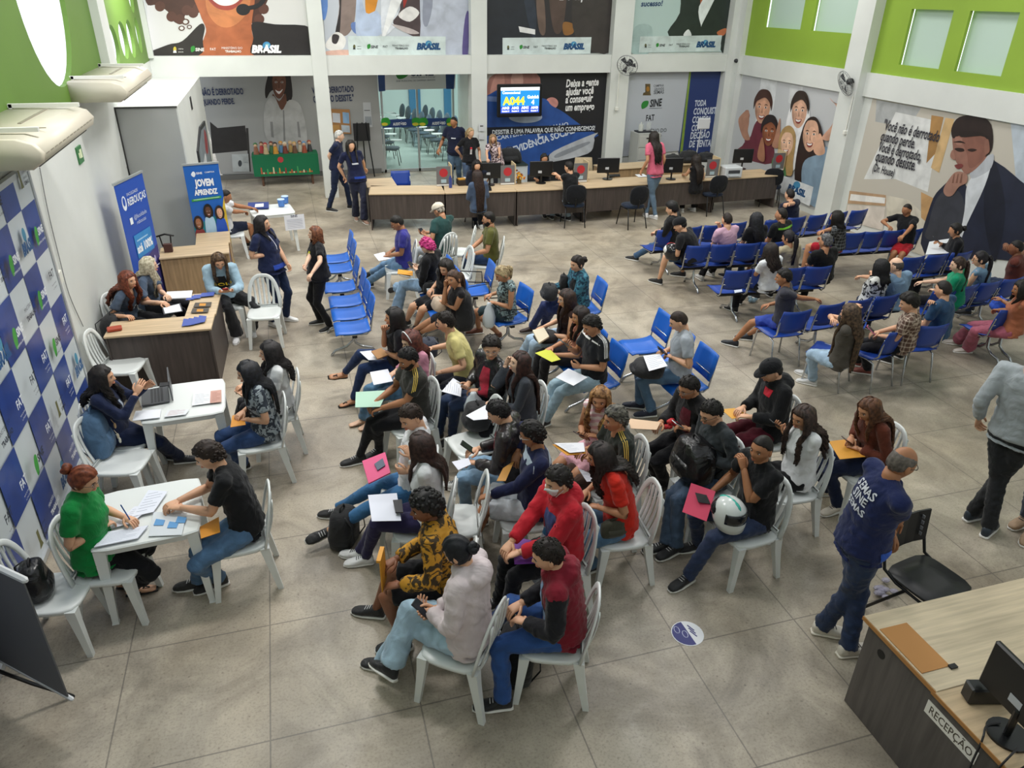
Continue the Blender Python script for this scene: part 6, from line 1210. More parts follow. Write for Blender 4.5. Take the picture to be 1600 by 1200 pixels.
W('person in a black T-shirt with short grey-topped hair on the middle bench', (1290, 378), (1284, 428), None, ['lap', 'lap'], az=92, sk='m', hair=('short', '#3c3c3e', '#77777a'), top=('tee', '#141416'), bot=('pants', '#131315'), nod=-5, look=15)
W('person in a black checked shirt and red shorts on the second bench by the gap', (1307, 340), (1310, 384), [((1262, 382), (1262, 412)), None], [(1282, 362, .95), 'lap'], az=120, f=True, sk='m', hair=('bob', '#171312'), top=('tee', '#1b1c1e', mat('#1b1c1e', .8, kind='plaid', h2='#7c8084')), bot=('shorts', '#a01c2c'), look=10)
W('boy in a black T-shirt and red shorts sitting sideways, arm along the bench back', (1417, 328), (1422, 384), [((1394, 402), (1386, 424)), ((1400, 408), (1396, 430))], [(1390, 355, .86, 'o'), (1388, 397, .6)], az=200, s=.9, sk='t', hair=('buzz', '#1b1512'), top=('tee', '#16171a'), bot=('shorts', '#b01c28'), look=-15)
W('person in a black blouse with a bun writing on a paper by the right wall', (1493, 360), (1490, 412), None, [(1466, 378, .92), (1474, 384, .84)], az=150, f=True, sk='m', hair=('bun', '#171313'), top=('long', '#15151a'), bot=('pants', '#1a1a20'), nod=15)
W('person in a black and white floral dress leaning sideways on the bench', (1376, 418), (1352, 476), [((1318, 462), (1300, 480)), ((1330, 470), (1316, 496))], [(1318, 432, .7), (1362, 420, .95)], az=110, f=True, fat=1.15, sk='l', hair=('bob', '#121214'), top=('blouse', '#17171a', mat('#17171a', .8, kind='two', h2='#d8d8d4', scale=.6)), bot=('skirt', '#17171a', mat('#17171a', .8, kind='two', h2='#d8d8d4', scale=.6)), lean=0)
W('balding person in a light blue shirt seen from behind', (1400, 416), (1398, 472), None, ['lap', 'lap'], az=95, sk='p', fat=1.15, hair=('bald', '#4a4440'), top=('tee', '#7f9cba'), look=25)
W('boy in a charcoal T-shirt and royal blue shorts on the single metal-legged chair', (1225, 434), (1226, 498), [((1172, 494), (1148, 532)), ((1196, 488), (1170, 522))], ['lap', (1278, 468, .86, 'o')], az=135, s=.93, sk='t', hair=('short', '#151213'), top=('tee', '#3b3b44'), bot=('shorts', '#3a4fa8'), look=10, shoe='#20242c')
W('person with very long brown hair and pale ripped jeans, arms raised', (1328, 490), (1308, 556), [((1252, 540), (1264, 580)), ((1264, 545), (1270, 592))], [(1302, 500, 1.12, 'o'), (1340, 476, 1.15, 'o')], f=True, sk='l', hair=('long', '#30241c', '#6a5440', 1.2), top=('tee', '#4a4640'), bot=('jeans', '#9ab4cc'), nod=15, shoe='#dadada')
W('person in a brown and white plaid shirt looking at a pink-cased phone', (1421, 474), (1410, 532), [((1360, 530), (1340, 562)), ((1372, 540), (1356, 575))], [(1366, 520, .66), (1372, 524, .64)], az=130, sk='l', hair=('thick', '#16120f'), top=('tee', '#5a4238', mat('#5a4238', .8, kind='plaid', h2='#c4b4a4')), bot=('pants', '#18181c'), nod=25, look=15, shoe='#8a4a40')
W('person in a petrol-blue T-shirt with a hand to the mouth, seen from behind', (1474, 453), (1464, 518), None, [(1456, 472, 1.05, 'd'), 'lap'], az=108, sk='l', hair=('buzz', '#1a1512'), top=('tee', '#2d4c6e'), look=5)
W('person in a bright green top with long brown hair tied back', (1497, 414), (1488, 466), [((1450, 452), (1440, 480)), None], [(1436, 441, .72), 'lap'], az=125, f=True, sk='p', fat=1.1, hair=('pony', '#2c1f1a', '#4a3830'), top=('tee', '#159068'), bot=('pants', '#17171b'), look=25)
W('person in a frayed denim vest with a dark ponytail and glasses', (1532, 405), (1532, 458), None, ['lap', 'lap'], az=112, f=True, sk='l', hair=('pony', '#161214', '#28222a'), top=('tank', '#6f8ea8'), bot=('jeans', '#30486a'), glasses='#333', look=25)
W('person in a rust-brown shirt with both hands behind the head by the right wall', (1588, 388), (1590, 446), None, [(1572, 385, 1.15, 'o'), (1604, 380, 1.15, 'o')], az=125, sk='b', hair=('buzz', '#14100f'), top=('tee', '#5e2e26'), look=10)
W('person in pink trousers with a royal blue bag at the right edge', (1596, 452), (1580, 508), [((1518, 498), (1498, 530)), ((1530, 510), (1514, 542))], [(1560, 466, .85), (1556, 484, .72)], f=True, sk='t', hair=('bob', '#17120f'), top=('tank', '#a8664a'), bot=('wide', '#a4566a'), nod=15, shoe='#c8c0b8')
W('person in a navy polo at the reception desk, mostly outside the bottom right corner', (1690, 1217), (1613, 1354), None, ['lap', 'lap'], az=85, sk='t', hair=('short', '#16120f'), top=('polo', '#1b2350'), bot=('pants', '#1a2440'))
W('person standing at the right edge with only beige shoes in view', (1668, 560), (1650, 690, .93), [(None, (1606, 806)), (None, (1612, 826))], ['hang', 'hang'], az=200, sit=False, sk='m', hair=('short', '#2a201a'), top=('tee', '#6a6e74'), bot=('jeans', '#2c3a52'), shoe='#a08468')
# ================================================================== WALL FITTINGS
def put(name, label, cat, mb, loc, rz=0., rx=0., ry=0., group=None, smooth=False):
    o = mb.build(name, None, smooth); o.location = tuple(float(q) for q in loc); o.rotation_euler = (rx, ry, rz); return tag(o, label, cat, group)
def kids(name, label, cat, loc, rz, parts, group=None, rx=0., ry=0.):       # parts: (name, function(mb), smooth)
    r = empty(name, loc, label, cat, group, rz); r.rotation_euler = (rx, ry, rz)
    for p in parts:
        m = MB(); p[1](m); chmesh(p[0], m.build(p[0], None, len(p) > 2 and p[2], obj=False), r)
    return r
def flat(name, label, cat, px, z, h, th=.004, group=None, h2=None, lines=None, rough=.6):
    zz = z if isinstance(z, (list, tuple)) else [z]*len(px)
    Q = np.array([at(x, y, q) for (x, y), q in zip(px, zz)]); n = nrm(np.cross(Q[1]-Q[0], Q[2]-Q[1]))
    if n[2] < 0: Q = Q[::-1]; n = -n
    c = Q.mean(0); m = MB(); m.use(mat(h, rough)); m.loft([Q-c, Q-c+n*th])
    if lines:
        m.use(mat(lines, .8)); u, v = (Q[1]-Q[0]), (Q[3]-Q[0])
        for i in range(7):
            a = Q[0]-c+n*(th+.0006)+v*(.14+.11*i); m.add(np.array([a+u*.12, a+u*(.88 if i % 3 else .6), a+u*(.88 if i % 3 else .6)+v*.018, a+u*.12+v*.018]), [(0, 1, 2, 3)])
    o = m.build(name); o.location = tuple(c); return tag(o, label, cat, group)
CRM = mat('#cdc6b4', .45, name='aged_cream_plastic')
def aircon(y0, y1, label):
    def body(m):
        m.use(CRM); L = y1-y0; prof = [(0, .0), (.56, .0), (.65, .06), (.67, .13), (.62, .20), (.5, .24), (0, .25)]
        m.loft([np.array([[x, 0, z] for x, z in prof])*[1, 1, 1]+[0, .03, 0], np.array([[x, L-.03, z] for x, z in prof])])
        m.loft([np.array([[x*.96, 0, z*.94+.006] for x, z in prof]), np.array([[x, .03, z] for x, z in prof])])
    def grill(m):
        m.use(mat('#8f8878', .5)); m.box((.33, (y1-y0)*.62, .247), (.03, .9, .006)); m.box((.3, .5, .249), (.6, .012, .006)); [m.box((.662, .12+i*.14, .12), (.012, .1, .012)) for i in range(int((y1-y0)/.14)-1)]
    def outlet(m): m.use(mat('#3c3a36')); m.box((.56, (y1-y0)/2, .02), (.06, y1-y0-.2, .02))
    def brk(m):
        m.use(mat('#e4e4e0', .4))
        for y in (.25, y1-y0-.25): m.box((.3, y, .275), (.62, .04, .035)); m.box((.02, y, .12), (.03, .04, .34))
        m.box((.02, (y1-y0)/2, .12), (.02, y1-y0-.5, .03))
    return kids('air_conditioner', label, 'air conditioner', (-2.5, y0, 3.05), 0, [('casing', body, True), ('grille', grill), ('air_outlet', outlet), ('bracket', brk)])
aircon(6.75, 8.75, 'cream air conditioner on the left wall, nearer and larger, partly out of frame')
aircon(10.9, 13.2, 'cream air conditioner on the left wall, farther one over the grey box room')
m = MB(); m.use(mat('#3f7a4a', .5)); m.box((0, 0, 0), (.02, .24, .2)); m.use(mat('#dfe8c0')); m.box((.012, .02, .01), (.004, .1, .1)); m.box((.012, -.07, .0), (.004, .04, .06)); put('safety_sign', 'small green safety sign on the white left wall', 'sign', m, (-2.49, 10.62, 2.48))
m = MB(); m.use(mat('#e2e2d8', .5)); m.box((0, 0, 0), (.06, .14, .14), bev=.01); p = on_x(91, 434, -2.47); put('junction_box', 'small cream junction box on the left wall beside the backdrop', 'box', m, p)
def cable(name, label, pts, h='#2a2a2c', r=.004):
    m = MB(); m.use(mat(h, .6)); P = catmull([np.array(q) for q in pts], 5, False); c = P[0].copy(); m.tube([q-c for q in P], r, 5); return put(name, label, 'cable', m, c)
cable('cable', 'thin cable running down the white left wall by the backdrop', [on_x(62, 262, -2.485), on_x(75, 330, -2.485), on_x(92, 400, -2.485), on_x(108, 460, -2.485), on_x(130, 510, -2.485)], '#8a8a8a', .005)
m = MB(); m.use(mat('#1a1b1c', .4)); m.box((0, 0, 0), (.06, .05, .22), bev=.01); m.tube([(0, 0, .1), (-.01, 0, .3), (-.02, 0, .55)], .008, 5); m.tube([(0, 0, -.1), (.02, 0, -.25), (.0, 0, -.38)], .008, 5); m.tube([(.02, 0, -.1), (.06, 0, -.2), (.07, 0, -.32)], .006, 5); p = on_y(190, 246, 13.36); put('wall_intercom', 'black handset unit with hanging cables at the corner of the grey box room', 'handset', m, p)
# framed screen on the side of the box room
s = Sheet('x', -1.59, 1, .03); q = lambda a, b_: (-1.59, 15.0+a*2.3, .95+b_*1.0)
s.base([q(0, .25), q(0, .75), q(.5, 1), q(1, .95), q(1, .1), q(.5, 0)], '#23262a'); s.poly([q(.06, .3), q(.06, .72), q(.5, .93), q(.94, .88), q(.94, .16), q(.5, .08)], '#7f8890', smooth=False); s.poly([q(.6, .5), q(.75, .85), q(.9, .7), q(.8, .4)], '#9c3f44'); s.poly([q(.1, .35), q(.5, .5), q(.5, .3), q(.2, .25)], '#d8dde2'); s.done('wall_display', 'dark framed wall display on the white side of the box room', 'display')
m = MB(); m.use(mat('#2a2b2d')); m.box((0, 0, 0), (.01, .16, .22)); put('wall_plate', 'small dark plate high on the side of the box room', 'plate', m, on_x(299, 161, -1.58))
# queue screen
def tvp(m): m.use(mat('#101113', .3)); m.box((0, 0, 0), (1.12, .07, .74), bev=.02); m.use(BLKM); m.box((0, .15, 0), (.3, .26, .2))
tv = kids('queue_screen', 'wall-mounted television showing queue number A044 over the booklet mural', 'television', (5.47, 17.86, 2.10), 0, [('casing', tvp)])
s = Sheet('y', 17.823, thick=.002); X = lambda a, b_: (4.99+a*.96, 17.823, 1.80+b_*.60)
def gl(h, st=1.): return mat(h, st, kind='glow')
def em(fn, h, *a, **k):
    i0 = len(s.mb.m); fn(*a, h, **k); mt = gl(h, .75)
    s.mb.use(mt); s.mb.m[i0:] = [s.mb.mi]*(len(s.mb.m)-i0)
em(s.poly, '#1f86d8', [X(0, 0), X(1, 0), X(1, 1), X(0, 1)], smooth=False); em(s.poly, '#f4f8fc', [X(0, .88), X(1, .88), X(1, 1), X(0, 1)], smooth=False); em(s.poly, '#2b4fc0', [X(0, .05), X(1, .05), X(1, .3), X(0, .3)], smooth=False); em(s.poly, '#0c1020', [X(0, 0), X(1, 0), X(1, .05), X(0, .05)], smooth=False)
for tx, a, b_, c in (('Convencional', (.04, .76), (.5, .76), '#f2f8ff'), ('A044', (.05, .36), (.62, .36), '#f6e93a'), ('Guichê', (.68, .58), (.98, .58), '#f2f8ff'), ('4', (.79, .36), (.87, .36), '#ffffff'), ('A043', (.03, .19), (.22, .19), '#fff'), ('A042', (.28, .19), (.47, .19), '#fff'), ('A041', (.53, .19), (.72, .19), '#fff'), ('A040', (.78, .19), (.97, .19), '#fff'),
                    ('Guichê 3', (.03, .09), (.22, .09), '#fff'), ('Guichê 4', (.28, .09), (.47, .09), '#fff'), ('Guichê 2', (.53, .09), (.72, .09), '#fff'), ('Guichê 7', (.78, .09), (.97, .09), '#fff')):
    i0 = len(s.mb.m); s.text(tx, X(*a), X(*b_), c, .04); s.mb.use(gl(c, .9)); s.mb.m[i0:] = [s.mb.mi]*(len(s.mb.m)-i0)
o = s.mb.build('display', tv)
# glass wall of the auditorium with its lettering
AL = mat('#b9bfc0', .35, .5, name='aluminium'); GL = mat('#cfe8e2', .1, kind='glass', name='glass')
m = MB(); m.use(AL)
for x in (2.52, 3.45, 4.42): m.box((x, 20.5, 1.2), (.05, .06, 2.4))
m.box((3.47, 20.5, 2.4), (1.95, .06, .06)); m.box((3.47, 20.5, .04), (1.95, .06, .08)); gf = m.build('window_6'); struct(gf)
m = MB(); m.use(GL); m.box((2.98, 20.5, 1.2), (.88, .012, 2.3)); m.box((3.93, 20.5, 1.2), (.92, .012, 2.3)); struct(m.build('window_7'))
s = Sheet('y', 20.47, thick=.004)
s.base([(598, 187), (702, 184), (702, 196), (598, 200)], '#22407c')
for x in (598, 646, 657, 700): s.poly([(x-2, 186), (x+8, 184), (x+12, 192), (x+6, 197), (x-1, 196)], '#2f9a34'); s.ell((x+3, 194), 5, 2.5, '#d8c83c')
for a, b_ in (((614, 196), (635, 195)), ((675, 195), (696, 194))): s.text('AUDITÓRIO', a, b_, '#f0f4f8', .04, 0, 1.5)
s.done('door_lettering_strip', 'blue strip reading AUDITÓRIO with green leaves across the glass doors', 'sign')
s = Sheet('y', 20.44, thick=.01); s.base([(589, 112), (712, 110), (711, 138), (591, 141)], '#dfe3e4'); s.poly([(590, 112), (601, 112), (602, 142), (592, 143)], '#27457c', smooth=False); s.poly([(696, 110), (711, 110), (709, 139), (697, 139)], '#27457c', smooth=False)
s.poly([(619, 112), (640, 112), (633, 121), (622, 123)], '#2f8a34'); s.text('SINE', (642, 118), (680, 117), '#2c3c56', .05, .2); s.text('Sistema Nacional de Emprego', (642, 122), (680, 121), '#5a6a7a', 0); s.text('SINE MUNICIPAL DE CAMPINA GRANDE', (619, 128), (680, 126), '#5a6a7a', 0); s.done('door_header_sign', 'white header sign with green leaf over the glass doors', 'sign')
# cork board, easel, notices
s = Sheet('y', 20.44, thick=.02); s.base([(517, 170), (546, 171), (549, 209), (521, 208)], '#b08050')
for P_, c in (([(519, 176), (531, 177), (532, 192), (520, 191)], '#d4d8e0'), ([(535, 175), (545, 176), (546, 193), (536, 192)], '#8fb4d8'), ([(519, 195), (530, 195), (531, 207), (521, 206)], '#c89858'), ([(533, 195), (546, 196), (547, 207), (534, 206)], '#c8d4e0')): s.poly(P_, c, smooth=False)
s.done('cork_board', 'cork notice board with pinned papers in the recess', 'notice board')
def es(m): m.use(mat('#1d1d1f', .5)); m.box((0, 0, 1.12), (.42, .02, .44))
def lg(dx, dy): return lambda m: (m.use(BLKM), m.tube([(dx*.5, 0, 1.35), (dx, dy, 0)], .016, 6))
kids('flip_chart_easel', 'black flip chart easel standing in the recess by the glass doors', 'easel', (1.92, 20.15, 0), 0, [('board', es), ('leg', lg(-.2, -.12)), ('leg', lg(.24, -.12)), ('leg', lg(.05, .2))])
s = Sheet('y', 20.46, thick=.003); s.base([(567, 160), (579, 160), (582, 199), (569, 199)], '#c6c9cc'); s.poly([(570, 182), (580, 182), (581, 195), (571, 195)], '#9aa0a6', smooth=False); s.poly([(569, 172), (578, 172), (578, 173), (569, 173)], '#444', smooth=False); s.done('notice_sheet', 'tall white notice sheet taped left of the glass doors', 'notice')
s = Sheet('y', 17.95, thick=.003); s.base([(748, 193), (757, 193), (757, 205), (748, 205)], '#d4d6d8'); s.base([(748, 208), (757, 208), (757, 218), (748, 218)], '#d0d2d4'); s.poly([(750, 196), (755, 196), (755, 198), (750, 198)], '#555', smooth=False); s.done('notice_sheet', 'two small white notices on the column left of the booklet mural', 'notice')
# christmas table
def cloth_t(m):
    m.use(mat('#0b6a44', .8)); m.box((0, 0, .74), (1.55, .55, .02)); m.box((0, -.28, .50), (1.57, .015, .50)); m.box((-.78, -.05, .52), (.015, .48, .44)); m.box((.78, -.05, .52), (.015, .48, .44))
def prt(m):
    rs = np.random.RandomState(4)
    for i in range(26):
        x = -.6+i*.048; m.use(mat(['#b8563a', '#d8c8a0', '#9c2e2a', '#3f9a58', '#c89038'][i % 5])); h = .02 if i % 3 else rs.uniform(.05, .14); m.add(np.array([(x-.02, -.2893, .31), (x+.02, -.2893, .31), (x+.012, -.2893, .31+h+.02), (x-.012, -.2893, .31+h+.02)]), [(0, 1, 2, 3)])
def prd(m): m.use(mat('#b8383c')); a = [(-.12+.07*math.cos(t), -.2895, .64+.07*math.sin(t)) for t in [i*math.pi/8 for i in range(16)]]; m.add(np.array(a), [tuple(range(16))])
def tl(x): return lambda m: (m.use(mat('#5a3e2c')), m.box((x, .0, .3), (.05, .45, .6)))
kids('christmas_table', 'table in a green cloth with a printed festive border in the far left recess', 'table', (-.05, 19.75, 0), 0, [('tablecloth', cloth_t), ('printed_border', prt), ('printed_disc', prd), ('leg', tl(-.6)), ('leg', tl(.6))])
cols = ['#8a5a40', '#b03a3c', '#c8b088', '#4a7a50', '#d89a3a', '#5f8fb8', '#7a3a2c', '#c4a060', '#6a4a34', '#d8d0b8', '#9c4a30', '#3a3a3c']
for i in range(12):
    def doll(m, i=i):
        m.use(mat(cols[i])); m.cyl((0, 0, 0), .07, .17, 10, .04); m.use(mat('#d8b090')); m.ell((0, 0, .21), (.045, .045, .048), 8, 6); m.use(mat(cols[(i*5+3) % 12])); m.ell((0, .012, .225), (.052, .05, .05), 8, 6)
    m = MB(); doll(m); put('festive_doll', 'small nativity doll standing on the green-clothed table', 'doll', m, (-.72+i*.115+(.02 if i % 2 else 0), 19.68+(.14 if i % 2 else 0), .75), group='dolls on the green-clothed table')
# fans, camera
def fan(loc, az, label):
    def cage(m):
        m.use(mat('#77797c', .4, .5))
        for r_, x in ((.25, 0), (.25, .03), (.16, .06), (.08, .075)): m.tube([(x, r_*math.cos(a), r_*math.sin(a)) for a in [i*math.pi/12 for i in range(24)]], .005, 4, closed=True)
        for i in range(20): a = i*math.pi/10; m.tube([(.085, .02*math.cos(a), .02*math.sin(a)), (.06, .16*math.cos(a), .16*math.sin(a)), (.0, .25*math.cos(a), .25*math.sin(a))], .0028, 4)
    def blades(m):
        m.use(mat('#3c3e42', .5))
        for k in range(3):
            a0 = k*2.094; m.loft([np.array([[-.01+.02*j, r_*math.cos(a0+w), r_*math.sin(a0+w)] for j, w in ((0, -.25), (1, .35))]+[[-.006+.02*j, r_*math.cos(a0+w), r_*math.sin(a0+w)] for j, w in ((1, .35), (0, -.25))]) for r_ in (.03, .12, .21)])
    def motor(m): m.use(mat('#1a1b1d', .4)); m.ell((-.08, 0, 0), (.08, .06, .06), 12, 8); m.tube([(-.1, 0, -.03), (-.22, 0, -.06)], .018, 8); m.ell((-.24, 0, -.06), (.03, .07, .09), 12, 8)
    return kids('wall_fan', label, 'fan', loc, az, [('cage', cage), ('blade_rotor', blades), ('motor', motor, True)], ry=R(25))
fan((8.05, 17.55, 2.88), R(-130), 'black wall fan on the column right of the booklet mural')
p = on_x(1322, 130, 10.95); fan(p, R(170), 'black wall fan on the right wall between the two big murals')
m = MB(); m.use(mat('#2a2b2e')); m.ell((0, 0, 0), (.07, .07, .05), 10, 6); m.tube([(0, 0, -.02), (.02, 0, -.2), (0, 0, -.3)], .005, 4); put('dome_camera', 'small black security camera near the far right corner', 'camera', m, on_y(1151, 95, 17.85))
for (a, b_, lb) in (((968, 112), (964, 170), 'white cable duct with outlet on the column beside the far fan'), ((1333, 150), (1324, 208), 'white cable duct with outlet on the right column')):
    P0 = on_y(*a, 17.93) if a[0] < 1100 else on_x(*a, 11.08); P1 = np.array([P0[0], P0[1], (on_y(*b_, 17.93) if a[0] < 1100 else on_x(*b_, 11.08))[2]]); m = MB(); m.use(mat('#e6e6de', .5)); m.tube([(0, 0, 0), P1-P0], .012, 6); m.box(P1-P0, (.08, .06, .08), bev=.008); put('cable_duct', lb, 'cable duct', m, P0)
# roll-up banners
class BSheet(Sheet):
    def __init__(s, O, U, thick=.004):
        s.axis = 'g'; s.mb = MB(); s.k = 0; s.off = thick; s.O = np.array(O, float); s.U = nrm(np.array(U, float)); s.n = nrm(np.cross(s.U, [0, 0, 1.]))
    def P(s, p):
        if len(p) == 3: return np.array(p, float)
        return s.O+s.U*p[0]+np.array([0, 0, p[1]])
def banner(O, U, w, h, label, fill):
    r = empty('rollup_banner', (O[0]+U[0]*w/2, O[1]+U[1]*w/2, 0), label, 'banner')
    s = BSheet(O, U); fill(s, w, h); s.mb.build('printed_sheet', r)
    Un = s.U; m = MB(); m.use(AL); c = s.O+Un*w/2; a = math.atan2(Un[1], Un[0]); m.box(c+[0, 0, .04], (w+.04, .2, .08), rz=a, bev=.01); m.build('base', r); m = MB(); m.use(AL); m.box(c+[0, 0, h+.01], (w+.02, .03, .03), rz=a); m.build('top_rail', r)
    m = MB(); m.use(BLKM); m.tube([c-s.n*.03+[0, 0, .05], c-s.n*.02+[0, 0, h]], .01, 6); m.build('pole', r)
def f1(s, w, h):
    s.base([(0, .08), (w, .08), (w, h), (0, h)], '#2450b0'); s.poly([(0, .08), (w, .08), (w, .95), (0, .75)], '#3a3478', smooth=False); s.poly([(0, .08), (w, .08), (w, .6), (0, .5)], '#34306a', smooth=False)
    s.ell((.16, 1.72), .06, .1, '#dfe6f4'); s.ell((.16, 1.74), .035, .06, '#2450b0'); s.text('FACULDADE', (.27, 1.79), (.6, 1.79), '#dfe6f4', 0); s.text('REBOUÇAS', (.25, 1.66), (.8, 1.66), '#e8eef8', .02, .1, 1.3); s.text('@faculdade', (.33, 1.45), (.72, 1.45), '#c8d6f0', 0); s.text('reboucas', (.38, 1.37), (.66, 1.37), '#c8d6f0', 0); s.poly([(.2, 1.41), (.28, 1.41), (.28, 1.5), (.2, 1.5)], '#e8eef8', smooth=False)
    s.poly([(.2, .92), (.72, .92), (.72, 1.25), (.2, 1.25)], '#2f86c8', smooth=False); s.poly([(.26, 1.15), (.6, 1.15), (.6, 1.17), (.26, 1.17)], '#9cc8ea', smooth=False); s.text('até 100%', (.22, .99), (.7, .99), '#f4f8fc', .04, 0, 1.3)
    for i in range(3): s.ell((.18+i*.24, .78), .03, .05, '#b0a8d8'); s.poly([(.1+i*.26, .66), (.26+i*.26, .66), (.26+i*.26, .68), (.1+i*.26, .68)], '#d8d4f0', smooth=False); s.poly([(.3+i*.25, .6), (.306+i*.25, .6), (.306+i*.25, .85), (.3+i*.25, .85)], '#b0a8d8', smooth=False)
    for i in range(2): s.ell((.2, .5-i*.2), .03, .05, '#b0a8d8'); s.poly([(.1, .4-i*.2), (.4, .4-i*.2), (.4, .42-i*.2), (.1, .42-i*.2)], '#d8d4f0', smooth=False)
banner((-2.27, 11.0, 0), (.24, .81, 0), .84, 2.0, 'tall blue and purple roll-up banner against the left wall behind the two women', f1)
def f2(s, w, h):
    s.base([(0, .08), (w, .08), (w, h), (0, h)], '#1f62b8'); s.poly([(0, .85), (.35, 1.0), (w, .55), (w, .08), (0, .08)], '#188a9c', smooth=False); s.poly([(.05*w, .08), (w, .08), (w, .7), (.3, .9)], '#1f5cb0', smooth=False); s.poly([(.86*w, .08), (w, .08), (w, 1.3), (.86*w, 1.0)], '#d8b83a', smooth=False)
    s.poly([(.10, h-.15), (.14, h-.1), (.17, h-.14), (.14, h-.19)], '#e8f0f8'); s.text('SINE', (.18, h-.15), (.27, h-.15), '#f0f4fa', .03); s.text('CAMPINA', (.31, h-.14), (.46, h-.14), '#e8f0f8', .01)
    s.text('JOVEM', (.13, h-.34), (.42, h-.34), '#f4f6fa', .05, 0, 1.6); s.text('APRENDIZ', (.10, h-.48), (.46, h-.48), '#f4f6fa', .05, 0, 1.6); s.poly([(.04, h-.58), (.50, h-.56), (.50, h-.52), (.04, h-.54)], '#3a9a50', smooth=False); s.poly([(.07, h-.555), (.47, h-.545), (.47, h-.537), (.07, h-.547)], '#d8ecd8', smooth=False)
    for cx, cz, sk_, hc, tc in ((.08, .90, '#a06a4c', '#2a1c1a', '#8a3a3c'), (.26, 1.08, '#5e3c2c', '#1a1412', '#a8c8e0'), (.43, 1.04, '#d8a88c', '#2c2222', '#2450b0')):
        s.ell((cx, cz), .075, .13, hc); s.poly([(cx-.09, .1), (cx-.08, cz-.17), (cx, cz-.11), (cx+.08, cz-.17), (min(cx+.09, w-.01), .1)], tc); s.face((cx, cz), .045, .08, sk_, up=-1)
banner((-1.62, 12.98, 0), (.48, .10, 0), .54, 1.84, 'blue roll-up banner with three smiling young people standing behind the pale desk', f2)
# grey projection screen, bottom left
def scr(m):
    m.use(mat('#5d5e62', .7)); P0, P1 = np.array([-1.74, 3.86, 0]), np.array([-2.46, 4.50, 0]); m.loft([np.array([P0+[0, 0, .35], P1+[0, 0, .35], P1+[0, 0, 1.32], P0+[0, 0, 1.32]])-[-2.1, 4.2, 0], np.array([P0+[0, 0, .35], P1+[0, 0, .35], P1+[0, 0, 1.32], P0+[0, 0, 1.32]])-[-2.1, 4.2, 0]+[-.006, -.006, 0]])
def scb(m): m.use(mat('#d0d2d4', .4)); m.tube([(.38, -.36, .34), (-.36, .30, .34)], .014, 6)
def sct(m): m.use(BLKM); m.tube([(-.16, -.02, 1.5), (-.16, -.02, .35)], .016, 6)
kids('projection_screen', 'grey fabric screen on a black tripod at the bottom left edge', 'screen', (-2.1, 4.2, 0), 0, [('fabric', scr), ('edge_bar', scb), ('pole', sct), ('roller_bar', lambda m: (m.use(mat('#d0d2d4', .4)), m.tube([(.37, -.35, 1.33), (-.36, .30, 1.33)], .02, 6)))]+[('leg', lambda m, a=a: (m.use(BLKM), m.tube([(-.16, -.02, .42), (-.16+.2*math.cos(a), -.02+.2*math.sin(a), .2), (-.16+.4*math.cos(a), -.02+.4*math.sin(a), .012)], .013, 6))) for a in (R(0), R(120), R(240))])
# floor sticker
m = MB(); c = at(1074, 990, .0); n_ = 24
for z, r_, hh in ((.001, .125, '#dfe2e6'),): m.use(mat(hh)); m.cyl((0, 0, z), r_, .002, 32)
m.use(mat('#3c3f7a')); a_ = [R(95)+i*R(190)/12 for i in range(13)]; m.add(np.array([(.118*math.cos(a), .118*math.sin(a), .0036) for a in a_]), [tuple(range(13))])
m.use(mat('#cfd2ea')); m.tube([(-.07+.02*math.cos(t), .045+.035*math.sin(t), .004) for t in [i*math.pi/5 for i in range(10)]], .003, 4, closed=True); m.tube([(-.02+.02*math.cos(t), -.005+.035*math.sin(t), .004) for t in [i*math.pi/5 for i in range(10)]], .003, 4, closed=True)
m.use(mat('#3c3f7a')); [m.box((.045, .05-.03*i, .0038), (.07, .01, .001), rz=R(-60)) for i in range(3)]
put('floor_sticker', 'round purple and white footprint sticker on the floor', 'sticker', m, c, rz=R(-8))
# ================================================================== ON THE COUNTER
def monitor(p, az, label, w=.5, sc=True):
    def pn(m): m.use(mat('#141517', .35)); m.box((0, 0, .30), (.035, w, .32), bev=.01)
    def st(m): m.use(mat('#141517', .3)); m.tube([(-.01, 0, .02), (-.01, 0, .2)], .02, 8); m.cyl((0, 0, 0), .11, .014, 20)
    r = kids('computer_monitor', label, 'monitor', p, az, [('panel', pn), ('stand', st)])
    m = MB(); m.use(mat('#b8bcc2')); m.box((-.019, .03, .24), (.002, .08, .05)); chmesh('asset_sticker', m.build('asset_sticker', obj=False), [c_ for c_ in r.children if c_.name.startswith('panel')][0]); return r
for px, lb in (((765, 289), 'black monitor facing away before the first clerk'), ((845, 286), 'wide black monitor facing away with a clerk behind it'), ((949, 280), 'black monitor and keyboard beside the empty beige chair on the counter'), ((1048, 280), 'black monitor in front of the person in the pink top'), ((1158, 264), 'black monitor at the right end of the counter near the corner')):
    monitor(at(*px, .755), R(84), lb, .5)
def divider(px, az, label, side=-1):
    def bd(m): m.use(mat('#cdb892', .5)); m.box((.0, .18, .21), (.02, .36, .42))
    def sg(m): m.use(mat('#6e6e70', .5)); m.box((-.17, 0, .20), (.30, .012, .40), bev=.005); m.use(mat('#b83038', .4)); a = [(-.17+.09*math.cos(t), -.0075, .27+.09*math.sin(t)) for t in [i*math.pi/8 for i in range(16)]]; m.add(np.array(a)[::-1], [tuple(range(16))]); m.use(mat('#a8c0cc')); m.box((-.17, -.008, .1), (.11, .004, .07)); m.use(mat('#e0e0de')); m.box((-.17, -.008, .02), (.3, .006, .03))
    return kids('counter_divider', label, 'divider', at(*px, .755), az, [('wood_board', bd), ('sign_panel', sg)])
